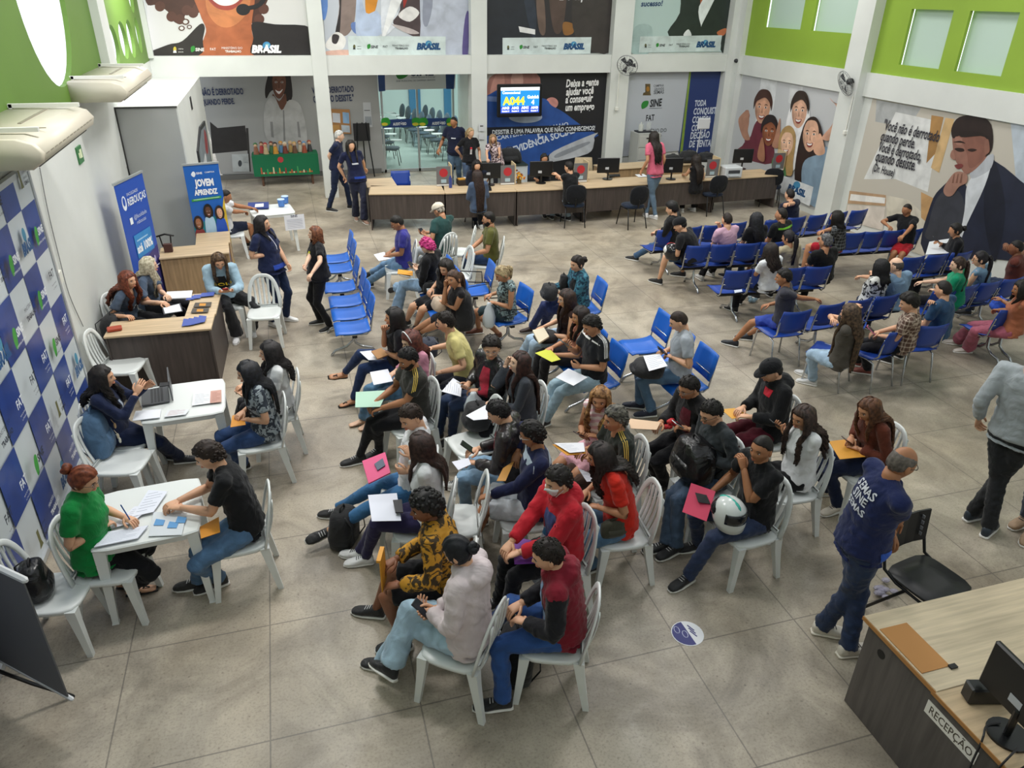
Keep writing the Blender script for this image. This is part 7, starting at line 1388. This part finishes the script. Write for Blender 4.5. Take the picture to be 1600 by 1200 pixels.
for px, lb in (((706, 290), 'wooden divider with grey red-dot sign left of the first clerk'), ((805, 288), 'wooden divider with grey red-dot sign beside the yellow flowers'), ((918, 284), 'wooden divider with grey red-dot sign right of the man in black'), ((1122, 277), 'wooden divider with grey red-dot sign left of the printer'), ((1224, 266), 'wooden divider with grey red-dot sign at the right end of the counter')): divider(px, R(-3), lb)
p = at(1140, 276, .755); kids('printer', 'grey and white printer on the counter near the right end', 'printer', p, R(-3), [('casing', lambda m: (m.use(mat('#c8ccd0', .4)), m.box((0, 0, .12), (.42, .34, .24), bev=.02))), ('paper_slot', lambda m: (m.use(mat('#3a3c40')), m.box((0, -.172, .14), (.28, .01, .07)))), ('tray', lambda m: (m.use(mat('#a8acb0')), m.box((0, -.2, .06), (.26, .1, .01))))])
m = MB(); rs = np.random.RandomState(2)
m.use(mat('#6a5a3a')); m.cyl((0, 0, 0), .05, .08, 12)
for i in range(30): m.use(mat(['#d8a020', '#c87a18', '#e0b83a', '#7a3a20'][i % 4])); q = rs.normal(size=3)*[.05, .05, .05]; m.ell(q+[0, 0, .15], (.025, .025, .02), 6, 4)
put('flower_pot', 'pot of small yellow and orange flowers on the counter', 'flowers', m, at(811, 286, .755))
m = MB(); m.use(mat('#2c2018')); m.box((0, 0, .05), (.2, .24, .1)); m.use(mat('#c8902c')); m.box((0, .03, .1), (.16, .16, .03)); put('box', 'dark brown box with yellow cards on the counter', 'box', m, at(722, 288, .755))
m = MB(); m.use(mat('#3c4a8c', .3)); m.cyl((0, 0, 0), .035, .2, 12); m.cyl((0, 0, .2), .02, .04, 10); put('water_bottle', 'blue water bottle standing on the counter beside the first divider', 'bottle', m, at(704, 293, .755))
flat('paper_sheet', 'white papers on the counter left of the long-haired woman', 'paper', [(728, 286), (745, 285), (742, 276), (724, 277)], .76, '#dfe2e6', lines='#888')
flat('paper_sheet', 'white paper on the desk return beside the woman in pink', 'paper', [(998, 277), (1012, 276), (1006, 272), (992, 273)], .76, '#dfe2e6')
flat('keyboard', 'black keyboard on the counter beside the monitor near the beige chair', 'keyboard', [(952, 277), (969, 276), (968, 273), (951, 274)], .765, '#1a1b1d', .02)
def cab(m): m.use(mat('#a9aba8', .5)); m.box((0, 0, .65), (.62, .5, 1.3), bev=.008)
fc = kids('filing_cabinet', 'tall grey filing cabinet below the logo panel', 'cabinet', (8.82, 17.78, 0), 0, [('body', cab)]+[('drawer', lambda m, i=i: (m.use(mat('#b4b6b2', .5)), m.box((0, -.255, .18+.31*i), (.56, .015, .28), bev=.004))) for i in range(4)])
for i, d_ in enumerate([c_ for c_ in fc.children if c_.name.startswith('drawer')]):
    m = MB(); m.use(BLKM); m.box((0, -.27, .26+.31*i), (.2, .015, .02)); chmesh('handle', m.build('handle', obj=False), d_)
m = MB(); m.use(mat('#22242a')); m.box((0, 0, .015), (.4, .26, .03)); m.use(mat('#c8ccc8', .3)); m.cyl((-.08, 0, .03), .06, .16, 12); m.cyl((-.08, 0, .19), .02, .05, 8)
for i in range(4): m.tube([(.08+.025*i, 0, .03), (.1+.03*i, .01, .22)], .008, 5)
put('desk_tray', 'dark tray holding a clear jug and pens on top of the filing cabinet', 'tray', m, (8.75, 17.78, 1.3))
def lp(m): m.use(mat('#d8dade', .4)); m.box((.05, 0, 1.55), (.34, .05, .26), bev=.015)
kids('sign_stand', 'white sign on a thin slanted pole before the navy wall panel', 'sign stand', (10.05, 17.2, 0), 0, [('plate', lp), ('pole', lambda m: (m.use(mat('#c8cace')), m.tube([(0, 0, 1.45), (-.1, 0, .05)], .014, 6))), ('base', lambda m: (m.use(mat('#c8cace')), m.cyl((-.1, 0, 0), .16, .03, 16)))])
def bag(name, label, p, sz, h, az=0., strap=True, tilt=0., kind='cloth', cat='bag', h2=None, pocket=True):
    w, d, t = sz
    def bd(m):
        m.use(mat(h, .5 if kind == 'leather' else .8, kind=kind)); rg = []
        for f, k in ((0, .82), (.06, .97), (.3, 1.04), (.65, 1.0), (.88, .82), (.97, .5)): rg.append(sq_ring((.01*math.sin(f*7), 0), d/2*k, w/2*k*(1-.12*f), t*f, n=20, p=3))
        m.loft(rg)
    parts = [('body', bd, True)]
    if pocket: parts.append(('front_pocket', lambda m: (m.use(mat(h2 or h, .75, kind=kind)), m.loft([sq_ring((d*.42, 0), d*.16, w*.3, t*.12, n=16, p=3), sq_ring((d*.44, 0), d*.18, w*.33, t*.3, n=16, p=3), sq_ring((d*.4, 0), d*.12, w*.28, t*.52, n=16, p=3)])), True))
    if strap: parts += [('strap', lambda m, q=q: (m.use(mat(h, .7)), m.tube([(-d*.3, q*w*.25, t*.9), (-d*.62, q*w*.32, t*.75), (-d*.66, q*w*.34, t*.3), (-d*.4, q*w*.3, t*.05)], .012, 6, flat=.4)), True) for q in (-1, 1)]
    parts.append(('handle', lambda m: (m.use(mat(h, .7)), m.tube([(0, -w*.14, t*.93), (0, -w*.1, t*1.06), (0, w*.1, t*1.06), (0, w*.14, t*.93)], .009, 6)), True))
    return kids(name, label, cat, p, az, parts, rx=tilt)
for px, sz, lb in (((1050, 246), (.4, .3, .2), 'black bag heaped on the rear desk, left'), ((1075, 240), (.5, .3, .28), 'black bag heaped on the rear desk, middle and tallest'), ((1102, 242), (.4, .3, .22), 'black bag heaped on the rear desk, right')): bag('handbag', lb, on_y(px[0], px[1]+12, 16.6)*[1, 1, 0]+[0, 0, .755], sz, '#17181b', R(-90))
bag('handbag', 'black bag and cloth on the low cabinet desk behind the clerks', (5.1, 17.4, .755), (.6, .3, .35), '#17181b', R(-90))
kids('office_chair', 'beige padded office chair behind the counter right of the man in black', 'chair', (6.62, 16.3, 0), R(-100), [('backrest', lambda m: (m.use(mat('#a8977a', .8, kind='cloth')), m.loft([sq_ring((-.2, 0), .03, .2, .55, n=16), sq_ring((-.22, 0), .045, .23, .7, n=16), sq_ring((-.25, 0), .04, .2, .98, n=16)])), True), ('seat', lambda m: (m.use(mat('#a8977a', .8, kind='cloth')), m.loft([sq_ring((0, 0), .23, .23, .42, n=16), sq_ring((0, 0), .23, .23, .5, n=16)])), True), ('base', lambda m: (m.use(BLKM), m.tube([(0, 0, .06), (0, 0, .42)], .03, 8), [m.tube([(0, 0, .08), (.26*math.cos(a), .26*math.sin(a), .04)], .018, 6) for a in (0, 1.26, 2.51, 3.77, 5.03)]))])
# ================================================================== ON THE TABLES AND DESKS
flat('paper_stack', 'white paper stack on the corner desk before the blonde person', 'paper', [(258, 468), (299, 466), (301, 455), (261, 457)], .765, '#e4e7ec', .012)
m = flat('clipboard', 'dark clipboard with a blank white sheet on the corner desk', 'clipboard', [(253, 481), (256, 492), (286, 487), (282, 474)], .768, '#3a3a40', .006); flat('paper_sheet', 'blank white sheet clipped on the dark clipboard', 'paper', [(255, 481), (258, 490), (284, 486), (280, 475)], .776, '#e6e9ee', .002)
for i, (x, y) in enumerate(((296, 465), (306, 463), (318, 460), (327, 459))): flat('flyer', 'blue flyer in the loose row at the back of the corner desk', 'flyer', [(x-6, y+4), (x+7, y+3), (x+9, y-3), (x-3, y-2)], .766+.002*i, '#4a5ca8', .002, 'blue flyers at the back of the corner desk')
for i, (x, y) in enumerate(((290, 503), (298, 502), (306, 500), (314, 498))): flat('flyer', 'blue flyer in the fanned pile at the front of the corner desk', 'flyer', [(x-6, y+7), (x+6, y+5), (x+9, y-4), (x-3, y-5)], .766+.002*i, '#4659a6', .002, 'fanned blue flyers at the front of the corner desk')
for (x, y), w_ in (((317, 476), 'farther'), ((313, 485), 'nearer')): flat('flyer', 'dark flyer with orange picture on the corner desk, %s of the two' % w_, 'flyer', [(x-15, y+4), (x+12, y+3), (x+14, y-4), (x-12, y-3)], .766, '#4a443c', .002); flat('picture_card', 'orange picture card on the dark flyer, %s of the two' % w_, 'card', [(x-6, y+2), (x+4, y+2), (x+5, y-2), (x-5, y-2)], .769, '#c88a30', .001)
m = MB(); m.use(mat('#a8442c', .5)); m.box((0, 0, .02), (.16, .1, .04), bev=.01); put('wallet', 'reddish-brown wallet at the wall end of the corner desk', 'wallet', m, (-2.2, 8.98, .755), rz=.2)
bag('handbag', 'black padded bag squeezed between the wall and the auburn-haired person', (-2.3, 9.45, .38), (.4, .26, .42), '#1a1b1e', R(-20))
kids('monitor_stand', 'small black stand peeking over the pale desk by the wall', 'stand', (-1.98, 12.3, .755), 0, [('arm', lambda m: (m.use(BLKM), m.tube([(-.12, 0, .16), (0, 0, .19), (.12, 0, .16)], .014, 6), m.tube([(-.08, 0, .17), (-.06, 0, 0)], .01, 6), m.tube([(.08, 0, .17), (.06, 0, 0)], .01, 6)), True)])
m = MB(); m.use(mat('#4a2c28')); m.box((0, 0, .06), (.12, .08, .12)); put('box', 'small maroon box on the pale desk by the banner', 'box', m, (-1.92, 12.0, .755))
# laptop table
Lp = at(243, 620, .735)
kids('laptop', 'grey laptop open on the white table before the gesturing person', 'laptop', Lp, R(8), [('keyboard_deck', lambda m: (m.use(mat('#4a4c50', .4)), m.box((0, 0, .008), (.25, .34, .016), bev=.004), m.use(mat('#2a2b2e')), [m.box((.06-.03*i, 0, .017), (.022, .3, .003)) for i in range(4)])), ('lid', lambda m: (m.use(mat('#5a5c60', .4)), m.box((.155, 0, .115), (.012, .34, .22), bev=.004, M=Matrix.Rotation(.0, 3, 'Y')), m.use(mat('#30343a', .15)), m.box((.148, 0, .115), (.002, .32, .2)))) ])
flat('smartphone', 'dark phone lying behind the laptop', 'phone', [(249, 605), (267, 603), (268, 598), (250, 599)], .738, '#1c1d20', .009)
flat('paper_sheet', 'blank white papers at the near left corner of the laptop table', 'paper', [(207, 658), (250, 653), (252, 640), (212, 643)], .738, '#e8ebf2', .006)
flat('brochure', 'open brochure with red pictures on the laptop table', 'brochure', [(256, 652), (290, 648), (296, 640), (262, 641)], .74, '#dfe2e6', .003, lines='#b06a60')
flat('paper_sheet', 'printed sheet with lines of text on the laptop table', 'paper', [(300, 634), (330, 630), (330, 611), (302, 614)], .738, '#e4e6ea', .002, lines='#9aa0aa'); flat('picture_sheet', 'colourful picture sheet on the laptop table', 'picture', [(328, 630), (346, 628), (346, 609), (329, 611)], .741, '#c89a8c', .001, lines='#7a3a34')
# registration table
for i, (P_, lb) in enumerate((([(147, 856), (215, 842), (232, 822), (168, 832)], 'thick stack of forms under the writing hand'), ([(172, 826), (206, 818), (240, 788), (210, 792)], 'spread forms in the middle of the registration table'), ([(205, 808), (240, 800), (262, 768), (232, 766)], 'loose white forms beside the clasped hands'))): flat('paper_sheet', lb, 'paper', P_, .738+.003*i, '#e2e6f2', .008 if i == 0 else .003, lines='#aab0c0')
m = MB(); m.use(mat('#2a5a9a', .3)); m.tube([(0, 0, 0), (.05, .02, .12)], .005, 6); put('pen', 'blue pen in the hand of the person in the green blouse', 'pen', m, at(203, 812, .80), rz=R(120))
for i, (x, y) in enumerate(((249, 816), (270, 820), (283, 812))): flat('card', 'light blue card on the registration table', 'card', [(x-9, y+5), (x+6, y+5), (x+9, y-3), (x-5, y-5)], .738, '#5f9ad0', .003, 'light blue cards on the registration table')
flat('plastic_sleeve', 'clear plastic sleeve lying under the blue cards', 'sleeve', [(232, 838), (284, 836), (292, 802), (240, 800)], .733, '#d8dee4', .002, rough=.15)
# far table
flat('folder', 'navy folder under the arms of the person in white at the far table', 'folder', [(387, 327), (420, 326), (420, 317), (388, 318)], .74, '#24387a', .02); flat('paper_sheet', 'white card on the navy folder at the far table', 'paper', [(398, 324), (412, 323), (412, 318), (399, 319)], .765, '#dfe3ea', .003)
for x, y, lb in ((440, 322, 'blue round paper tub on the far table, left of two'), ((446, 317, 'blue round paper tub on the far table, right of two'))): m = MB(); m.use(mat('#4a7ac0', .5)); m.cyl((0, 0, 0), .055, .12, 16, .065); m.use(mat('#b8d0ee')); m.cyl((0, 0, .12), .068, .012, 16); put('paper_tub', lb, 'tub', m, at(x, y, .735))
s = BSheet((-.19, 13.93, 0), (1, .14, 0)); s.base([(0, .42), (.36, .42), (.36, .70), (0, .70)], '#e4e6ee'); [s.poly([(.04, .46+.03*i), (.32, .46+.03*i), (.32, .466+.03*i), (.04, .466+.03*i)], '#a8acc0', smooth=False) for i in range(6)]; s.text('SINE', (.12, .66), (.24, .66), '#50556a'); s.done('notice_sheet', 'white notice hanging from the front of the far plastic table', 'notice')
# reception desk things
monitor(np.array([3.44, 1.79, .775]), R(-4), 'black monitor on the reception desk, bottom right corner', .52)
kids('telephone', 'black desk telephone on the reception desk', 'telephone', (3.36, 1.52, .775), R(10), [('base', lambda m: (m.use(mat('#1b1c1e', .3)), m.box((0, 0, .025), (.16, .18, .05), bev=.015), m.use(mat('#c8ccd0')), [m.box((.03-.03*i, .04-.03*j, .053), (.018, .018, .006)) for i in range(3) for j in range(3)])), ('handset', lambda m: (m.use(mat('#1b1c1e', .3)), m.tube([(-.08, -.07, .06), (-.05, -.07, .085), (.05, -.07, .085), (.08, -.07, .06)], .02, 8)), True)])
m = MB(); m.use(mat('#1b1c1e', .3)); m.box((0, 0, .06), (.09, .22, .12), bev=.01); put('power_brick', 'black boxy device behind the reception monitor', 'device', m, (3.50, 2.02, .775), rz=1.3)
cable('cable', 'black cable hanging down the front of the reception desk, left loop', [(3.44, 1.85, .80), (3.36, 1.86, .79), (3.27, 1.80, .78), (3.265, 1.79, .5), (3.27, 1.74, .1)], r=.006)
cable('cable', 'black cable hanging down the front of the reception desk, crossing loop', [(3.40, 1.70, .80), (3.27, 1.66, .79), (3.26, 1.7, .55), (3.265, 1.78, .25), (3.27, 1.72, .05)], r=.006)
m = MB(); m.use(mat('#1b1c1e')); m.box((0, 0, 0), (.05, .03, .012)); put('tape_tab', 'small black clip at the corner of the cardboard patch', 'clip', m, (3.51, 2.25, .787))
rsb = np.random.RandomState(8); m = MB(); m.use(mat('#b8b4c8', .25, kind='veil'))
for i in range(9): m.ell(rsb.normal(size=3)*[.05, .04, .008]+[0, 0, .025], (.04, .03, .018), 7, 5)
put('crumpled_plastic', 'crumpled clear plastic with purple print on the floor by the black chair', 'plastic', m, at(1381, 925, 0))
m = MB(); m.use(mat('#8aa4b0', .2, kind='veil'))
for i in range(7): m.ell(rsb.normal(size=3)*[.06, .04, .01]+[0, 0, .04], (.045, .03, .03), 7, 5)
put('crushed_bottle', 'crushed clear bottle on the floor under the middle navy bench', 'bottle', m, at(1172, 472, 0))
# ================================================================== BAGS, PAPERS AND PHONES WITH THE CROWD
p = at(160, 706, .45); bag('backpack', 'denim-blue backpack with charms standing on a white chair', (p[0], p[1], .445), (.34, .22, .46), '#4a6a8a', R(0), kind='denim')
for dx, dz, hh in ((.19, .16, '#cfc4a8'), (.2, .12, '#e0dccc'), (.18, .26, '#b89870')): m = MB(); m.use(mat(hh, .6)); m.ell((0, 0, 0), (.012, .02, .03), 8, 6); m.tube([(0, 0, .02), (-.02, 0, .07)], .003, 4); put('bag_charm', {.16: 'beige charm hanging low on the denim-blue backpack', .12: 'white charm at the bottom of the denim-blue backpack', .26: 'tan charm high on the denim-blue backpack'}[dz], 'charm', m, (p[0]+dx-.02, p[1]-.06+dz*.3, .445+dz))
p = at(62, 925, .45); bag('handbag', 'small black leather handbag on the white chair, bottom left', (p[0], p[1], .445), (.28, .18, .28), '#141416', R(10), kind='leather')
bag('backpack', 'large black bag hanging over the chair between the two seated women', at(722, 505, .45)*[1, 1, 0]+[0, 0, .40], (.42, .28, .52), '#141518', R(0))
p = at(540, 845, 0); bag('backpack', 'black backpack on the floor behind the outstretched jeans', (p[0], p[1], 0), (.34, .22, .36), '#121316', R(150))
p = at(806, 1052, 0); bag('backpack', 'black backpack on the floor against the blue jeans in the front row', (p[0], p[1], 0), (.34, .24, .46), '#141518', R(170))
p = at(1012, 585, .60); bag('backpack', 'black backpack lying on the lap of the person in light grey', (p[0], p[1], .63), (.4, .34, .14), '#131417', R(160), strap=False)
flat('paper_form', 'white printed form on the black backpack', 'paper', [(1005, 556), (1031, 553), (1043, 572), (1014, 580)], .80, '#e2e4ec', .002, lines='#9aa0b0')
p = at(856, 462, .66); bag('handbag', 'slouchy black handbag on the lap of the person in teal', (p[0]+.02, p[1], .63), (.34, .2, .2), '#17181b', R(175)); p = at(872, 444, .8); bag('handbag', 'small upright black pouch held against the teal shirt', (p[0]+.08, p[1], .72), (.14, .12, .22), '#17181b', R(175), strap=False)
p = at(1072, 735, .66); bag('handbag', 'big glossy black leather bag on the lap of the person in dark grey', (p[0]+.06, p[1], .62), (.46, .3, .36), '#131315', R(180), kind='leather')
p = at(690, 478, .66); bag('handbag', 'floral patterned cloth bag on the lap of the leaning woman', (p[0]-.02, p[1], .62), (.3, .2, .16), '#b8a490', R(185), strap=False, pocket=False)
p = at(667, 445, .62); bag('handbag', 'small black bag with a white round print at the hip of the pink-haired person', (p[0]+.02, p[1]-.16, .56), (.22, .1, .16), '#17181b', R(-90), strap=False, h2='#b8bcc0')
p = at(954, 814, .56); bag('handbag', 'small olive shoulder bag against the red blouse', (p[0]-.02, p[1]-.12, .52), (.24, .1, .15), '#3a3a2c', R(-90), strap=False)
p = at(1560, 478, .7); bag('handbag', 'royal blue bag held on the lap at the right edge', (p[0], p[1], .64), (.26, .16, .18), '#1f4fc0', R(150), strap=False)
p = at(665, 548, .62); bag('handbag', 'dark blue bag on the lap next to the yellow T-shirt', (p[0]+.05, p[1]+.05, .55), (.3, .2, .2), '#1f2638', R(180))
p = at(752, 668, .47); bag('backpack', 'black backpack upright on the lap beside the white papers', (p[0]-.04, p[1], .50), (.3, .26, .26), '#15161a', R(180), strap=False)
p = at(878, 530, .6); bag('handbag', 'black soft bag under the cream tote on the lap of the person with glasses', (p[0]-.2, p[1], .62), (.3, .26, .1), '#1a1718', R(180), strap=False)
flat('folder', 'cream tote folder on the lap of the person with glasses', 'folder', [(832, 518), (850, 514), (858, 528), (842, 538)], .74, '#cfc4ac', .02)
def plastic_bag(label, p, h=.3, w=.16):
    m = MB(); m.use(mat('#d4dde2', .35, name='thin_plastic')); rg = []
    for f, k in ((0, .5), (.12, .95), (.4, 1.), (.7, .75), (.9, .35), (1, .3)): a = np.arange(16)/16*6.283; r_ = w/2*k*(1+.12*np.sin(a*5+f*4)); rg.append(np.stack([r_*np.cos(a), r_*.8*np.sin(a), np.full(16, h*f)], 1))
    m.loft(rg); return put('plastic_bag', label, 'plastic bag', m, p, smooth=True)
plastic_bag('white plastic bag hanging from the hands of the streak-haired person', at(764, 512, .38), .36, .17)
plastic_bag('white plastic bag standing on the chair edge under the papers', at(740, 645, .5)+[0, 0, -.02], .26, .2)
# flat things on laps
FL = [('paper_sheet', 'white sheet on the knees of the person in the purple-blue polo', [(584, 398), (600, 394), (612, 404), (592, 408)], .66, '#e2e5ee', 1), ('envelope', 'yellow envelope on the lap of the pink-haired person', [(622, 421), (645, 424), (645, 431), (621, 428)], .70, '#d8962c', 0),
      ('paper_sheet', 'white sheet under the elbow of the person with chin on hand', [(562, 550), (580, 548), (600, 562), (576, 563)], .66, '#e0e3ec', 0), ('paper_sheet', 'white sheet held by the person with the white headband', [(578, 582), (606, 577), (614, 596), (584, 602)], .70, '#e2e5f0', 0),
      ('folder', 'mint green folder on the knees of the bearded person with yellow stripes', [(556, 613), (606, 610), (594, 636), (555, 637)], .74, '#a8cdb8', 0), ('paper_sheet', 'white papers on the knee next to the red T-shirt', [(690, 612), (708, 591), (722, 600), (720, 620), (696, 621)][:4], .70, '#e2e5ee', 1),
      ('paper_sheet', 'bundle of white papers in the hand over the black backpack', [(728, 650), (765, 630), (762, 655), (740, 657)], .78, '#e4e6ec', 0), ('pouch', 'pink translucent folder on the lap of the person in the white T-shirt', [(566, 722), (602, 708), (610, 740), (576, 757)], .70, '#d0487a', 0),
      ('paper_sheet', 'white papers on the purple trousers', [(575, 774), (620, 771), (627, 814), (581, 815)], .68, '#dcdfec', 0), ('pouch', 'black pouch on the white papers of the long-haired person', [(614, 783), (628, 782), (630, 802), (618, 802)], .71, '#26272b', 0),
      ('paper_sheet', 'folded white papers held by the person in the puffer jacket', [(706, 722), (732, 716), (736, 726), (716, 735)], .74, '#dcdde8', 0), ('envelope', 'brown folder held up by the person in the navy and white sweatshirt', [(776, 752), (786, 732), (804, 720), (790, 752)], .84, '#b8843c', 0),
      ('paper_sheet', 'white papers on an orange envelope held out by the green jersey', [(866, 693), (912, 692), (914, 706), (890, 708)], .90, '#e2e4ea', 1), ('envelope', 'orange envelope under the held-out papers of the green jersey', [(863, 695), (912, 696), (915, 709), (886, 712)], .885, '#d8962c', 0),
      ('paper_sheet', 'white printed sheet on the jeans of the person in red', [(903, 732), (926, 742), (928, 752), (917, 753)], .70, '#dfe1ea', 1), ('folder', 'purple folder under the clasped hands of the masked person', [(798, 838), (836, 846), (846, 880), (804, 882)], .66, '#7a3a9c', 0),
      ('paper_sheet', 'white papers on the washed jeans of the person with striped sleeves', [(868, 590), (888, 576), (918, 590), (896, 603)], .68, '#dfe2ea', 0), ('folder', 'yellow-green folder on the lap of the person in the tan top', [(836, 552), (858, 545), (876, 562), (862, 566)], .70, '#c8cc3c', 0),
      ('folder', 'beige folder held by the person in the maroon shirt', [(980, 654), (1032, 660), (1026, 672), (986, 670)], .80, '#d8b898', 0), ('envelope', 'yellow envelope on the maroon trousers', [(1127, 640), (1148, 638), (1170, 648), (1144, 655)], .72, '#d8a040', 0),
      ('envelope', 'yellow envelope on the lap of the person in the brown top', [(1295, 690), (1330, 686), (1352, 714), (1312, 718)], .70, '#dc9c38', 0), ('folder', 'pink folder held by the person with the helmet', [(1080, 755), (1118, 768), (1104, 815), (1066, 800)], [.70, .70, .56, .56], '#c83458', 0),
      ('envelope', 'orange envelope on the lap of the long-haired person at the laptop table', [(363, 650), (380, 645), (384, 664), (360, 668)], .70, '#d8902c', 0), ('envelope', 'orange envelope on the lap of the person in black at the near table', [(312, 824), (342, 808), (344, 832), (314, 842)], .68, '#d8902c', 0),
      ('book', 'beige book on the knees of the white-shirted person at the laptop table', [(366, 612), (378, 600), (392, 610), (386, 625)], .74, '#c89c80', 0), ('paper_sheet', 'white sheet before the person writing by the right wall', [(1452, 378), (1490, 372), (1482, 396), (1446, 398)], .80, '#dadde2', 0),
      ('pouch', 'brown round purse on the lap of the person with chin on hand', [(580, 550), (596, 545), (606, 556), (590, 562)], .72, '#a87844', 0), ('paper_sheet', 'white sheet on the bench beside the white curly-haired person', [(1146, 450), (1158, 449), (1160, 456), (1148, 458)], .46, '#cfd8e6', 0)]
for nm_, lb, P_, z, h, ln in FL: flat(nm_, lb, {'pouch': 'pouch', 'paper_sheet': 'paper'}.get(nm_, nm_), P_, z, h, .012 if nm_ in ('pouch', 'book') else .004, lines='#a0a6b4' if ln else None)
def phone(who, label, hand=0, h='#141518', tilt=35):
    pp = PEOPLE[who]; c = pp['hands'][hand] if hand < 2 else (pp['hands'][0]+pp['hands'][1])/2
    m = MB(); m.use(mat(h, .4)); m.box((0, 0, 0), (.15, .075, .009), bev=.003); m.use(mat('#20242c', .1)); m.box((0, 0, .005), (.14, .068, .001))
    return put('smartphone', label, 'phone', m, c+pp['F']*.03+np.array([0, 0, .035]), rz=pp['a0'], ry=R(-tilt))
K_ = list(PEOPLE); fk = lambda t: next(k for k in K_ if t in k)
for t, lb, hd, h in (('pale denim jacket', 'red phone held by the person in the denim jacket', 2, '#b02028'), ('beige cap', 'phone held by the person in the beige cap', 2, '#5a3a28'), ('bright pink curly', 'dark phone in the hands of the pink-haired person', 2, '#17181b'), ('white sleeve stripes', 'grey phone held up by the person with striped sleeves', 0, '#5a6a70'),
                     ('red T-shirt, glasses', 'white-backed phone held by the person in the leather jacket', 0, '#d0c8c0'), ('dark puffer jacket', 'black phone over the folded papers', 0, '#17181b'), ('pink striped dress', 'dark phone of the person in the pink striped dress', 0, '#3a2c2c'),
                     ('pale hooded sweatshirt', 'black phone with clear case held in the front row', 0, '#1c1e24'), ('white T-shirt and black skirt', 'black phone held up by the person in the black skirt', 0, '#141416'), ('brown top, yellow', 'brown phone over the yellow envelope', 2, '#4a2a24'),
                     ('maroon shirt', 'white phone of the person in the maroon shirt', 1, '#d8d8dc'), ('plaid shirt', 'pink-cased phone of the person in plaid', 0, '#e0709c'), ('by the right wall', 'phone raised by the person writing at the right wall', 0, '#3a3c44'), ('grey T-shirt sitting', 'phone in the hands of the person in light grey', 2, '#22242a')):
    phone(fk(t), lb, hd, h)
flat('smartphone', 'black phone on the pink folder by the helmet', 'phone', [(1086, 770), (1104, 774), (1110, 788), (1091, 785)], [.68, .68, .64, .64], '#141416', .009)
flat('smartphone', 'dark phone lying on the pink folder on the lap', 'phone', [(585, 726), (598, 717), (602, 728), (590, 736)], .716, '#4a5468', .009)
pp = PEOPLE[fk('ochre patterned') if any('ochre patterned' in k for k in K_) else fk('yellow-ochre')]; c = (pp['hands'][0]+pp['hands'][1])/2; m = MB(); m.use(mat('#d8962c', .6)); m.box((0, 0, .04), (.01, .16, .27), bev=.003); m.box((.01, 0, .18), (.03, .15, .02)); put('envelope', 'yellow envelope held upright by the person in the ochre jacket', 'envelope', m, c+pp['F']*.04, rz=pp['a0'])
def helmet(p, az, label, h, h2, h3):
    def sh(m):
        m.use(mat(h, .2)); rg = []
        for z, rx, ry, ox in ((-.13, .08, .08, .03), (-.125, .115, .105, .02), (-.07, .135, .118, .008), (0, .14, .125, 0), (.06, .125, .115, -.004), (.10, .09, .085, -.008), (.125, .045, .045, -.01), (.13, .008, .008, -.01)): rg.append(sq_ring((ox, 0), rx, ry, z, n=24, p=2.2))
        m.loft(rg)
    def vs(m):
        m.use(mat('#1a1d22', .08)); rg = []
        for z, k in ((-.035, 1.0), (0, 1.03), (.035, 1.02), (.055, .98)): a = np.linspace(-1.15, 1.15, 13); rg.append(np.concatenate([np.stack([.146*k*np.cos(a), .128*k*np.sin(a), np.full(13, z)], 1), np.stack([.136*k*np.cos(a[::-1]), .12*k*np.sin(a[::-1]), np.full(13, z)], 1)]))
        m.loft(rg)
    def st(m):
        m.use(mat(h2, .25))
        m.ell((-.01, 0, .07), (.118, .035, .062), 14, 8); m.use(mat(h3, .25)); m.ell((-.062, 0, .015), (.088, .124, .085), 16, 10)
    return kids('motorcycle_helmet', label, 'helmet', p, az, [('shell', sh, True), ('visor', vs, True), ('crest', st, True)])
p = at(1140, 800, .72); helmet(p, R(-75), 'white and teal motorcycle helmet with dark visor on a lap', '#d4dad8', '#3fb0a0', '#1c1e22')
p = at(1051, 392, .70); helmet(p, R(-60), 'black and red motorcycle helmet resting on a knee', '#1b1b1e', '#c02a30', '#e0e0e0')
m = MB(); m.use(mat('#c4ced2', .15)); m.cyl((0, 0, 0), .035, .16, 14, .033); m.cyl((0, 0, .16), .018, .05, 10, .014); m.use(mat('#3a7aa0')); m.cyl((0, 0, .05), .0365, .05, 14); put('water_bottle', 'clear ribbed water bottle by the arm of the masked person', 'bottle', m, PEOPLE[fk('face mask')]['P']+PEOPLE[fk('face mask')]['F']*.14+np.array([0, .05, .10]), ry=.3)
m = MB(); m.use(mat('#c02830', .7)); [m.ell(rsb.normal(size=3)*.02, (.035, .03, .025), 7, 5) for _ in range(5)]; put('red_cloth', 'crumpled red cloth beside the white phone', 'cloth', m, at(1052, 662, .78))
# shirts of hair bands and sunglasses
pp = PEOPLE[fk('white headband')]; m = MB(); m.use(mat('#e4e6ea', .4)); HMp = pp['HM']; m.tube([HMp@np.array([.088*math.cos(a), .03, .03+.098*math.sin(a)])+pp['H'] for a in np.linspace(0, math.pi, 13)], .006, 6); o = m.build('headband', pp['root'])
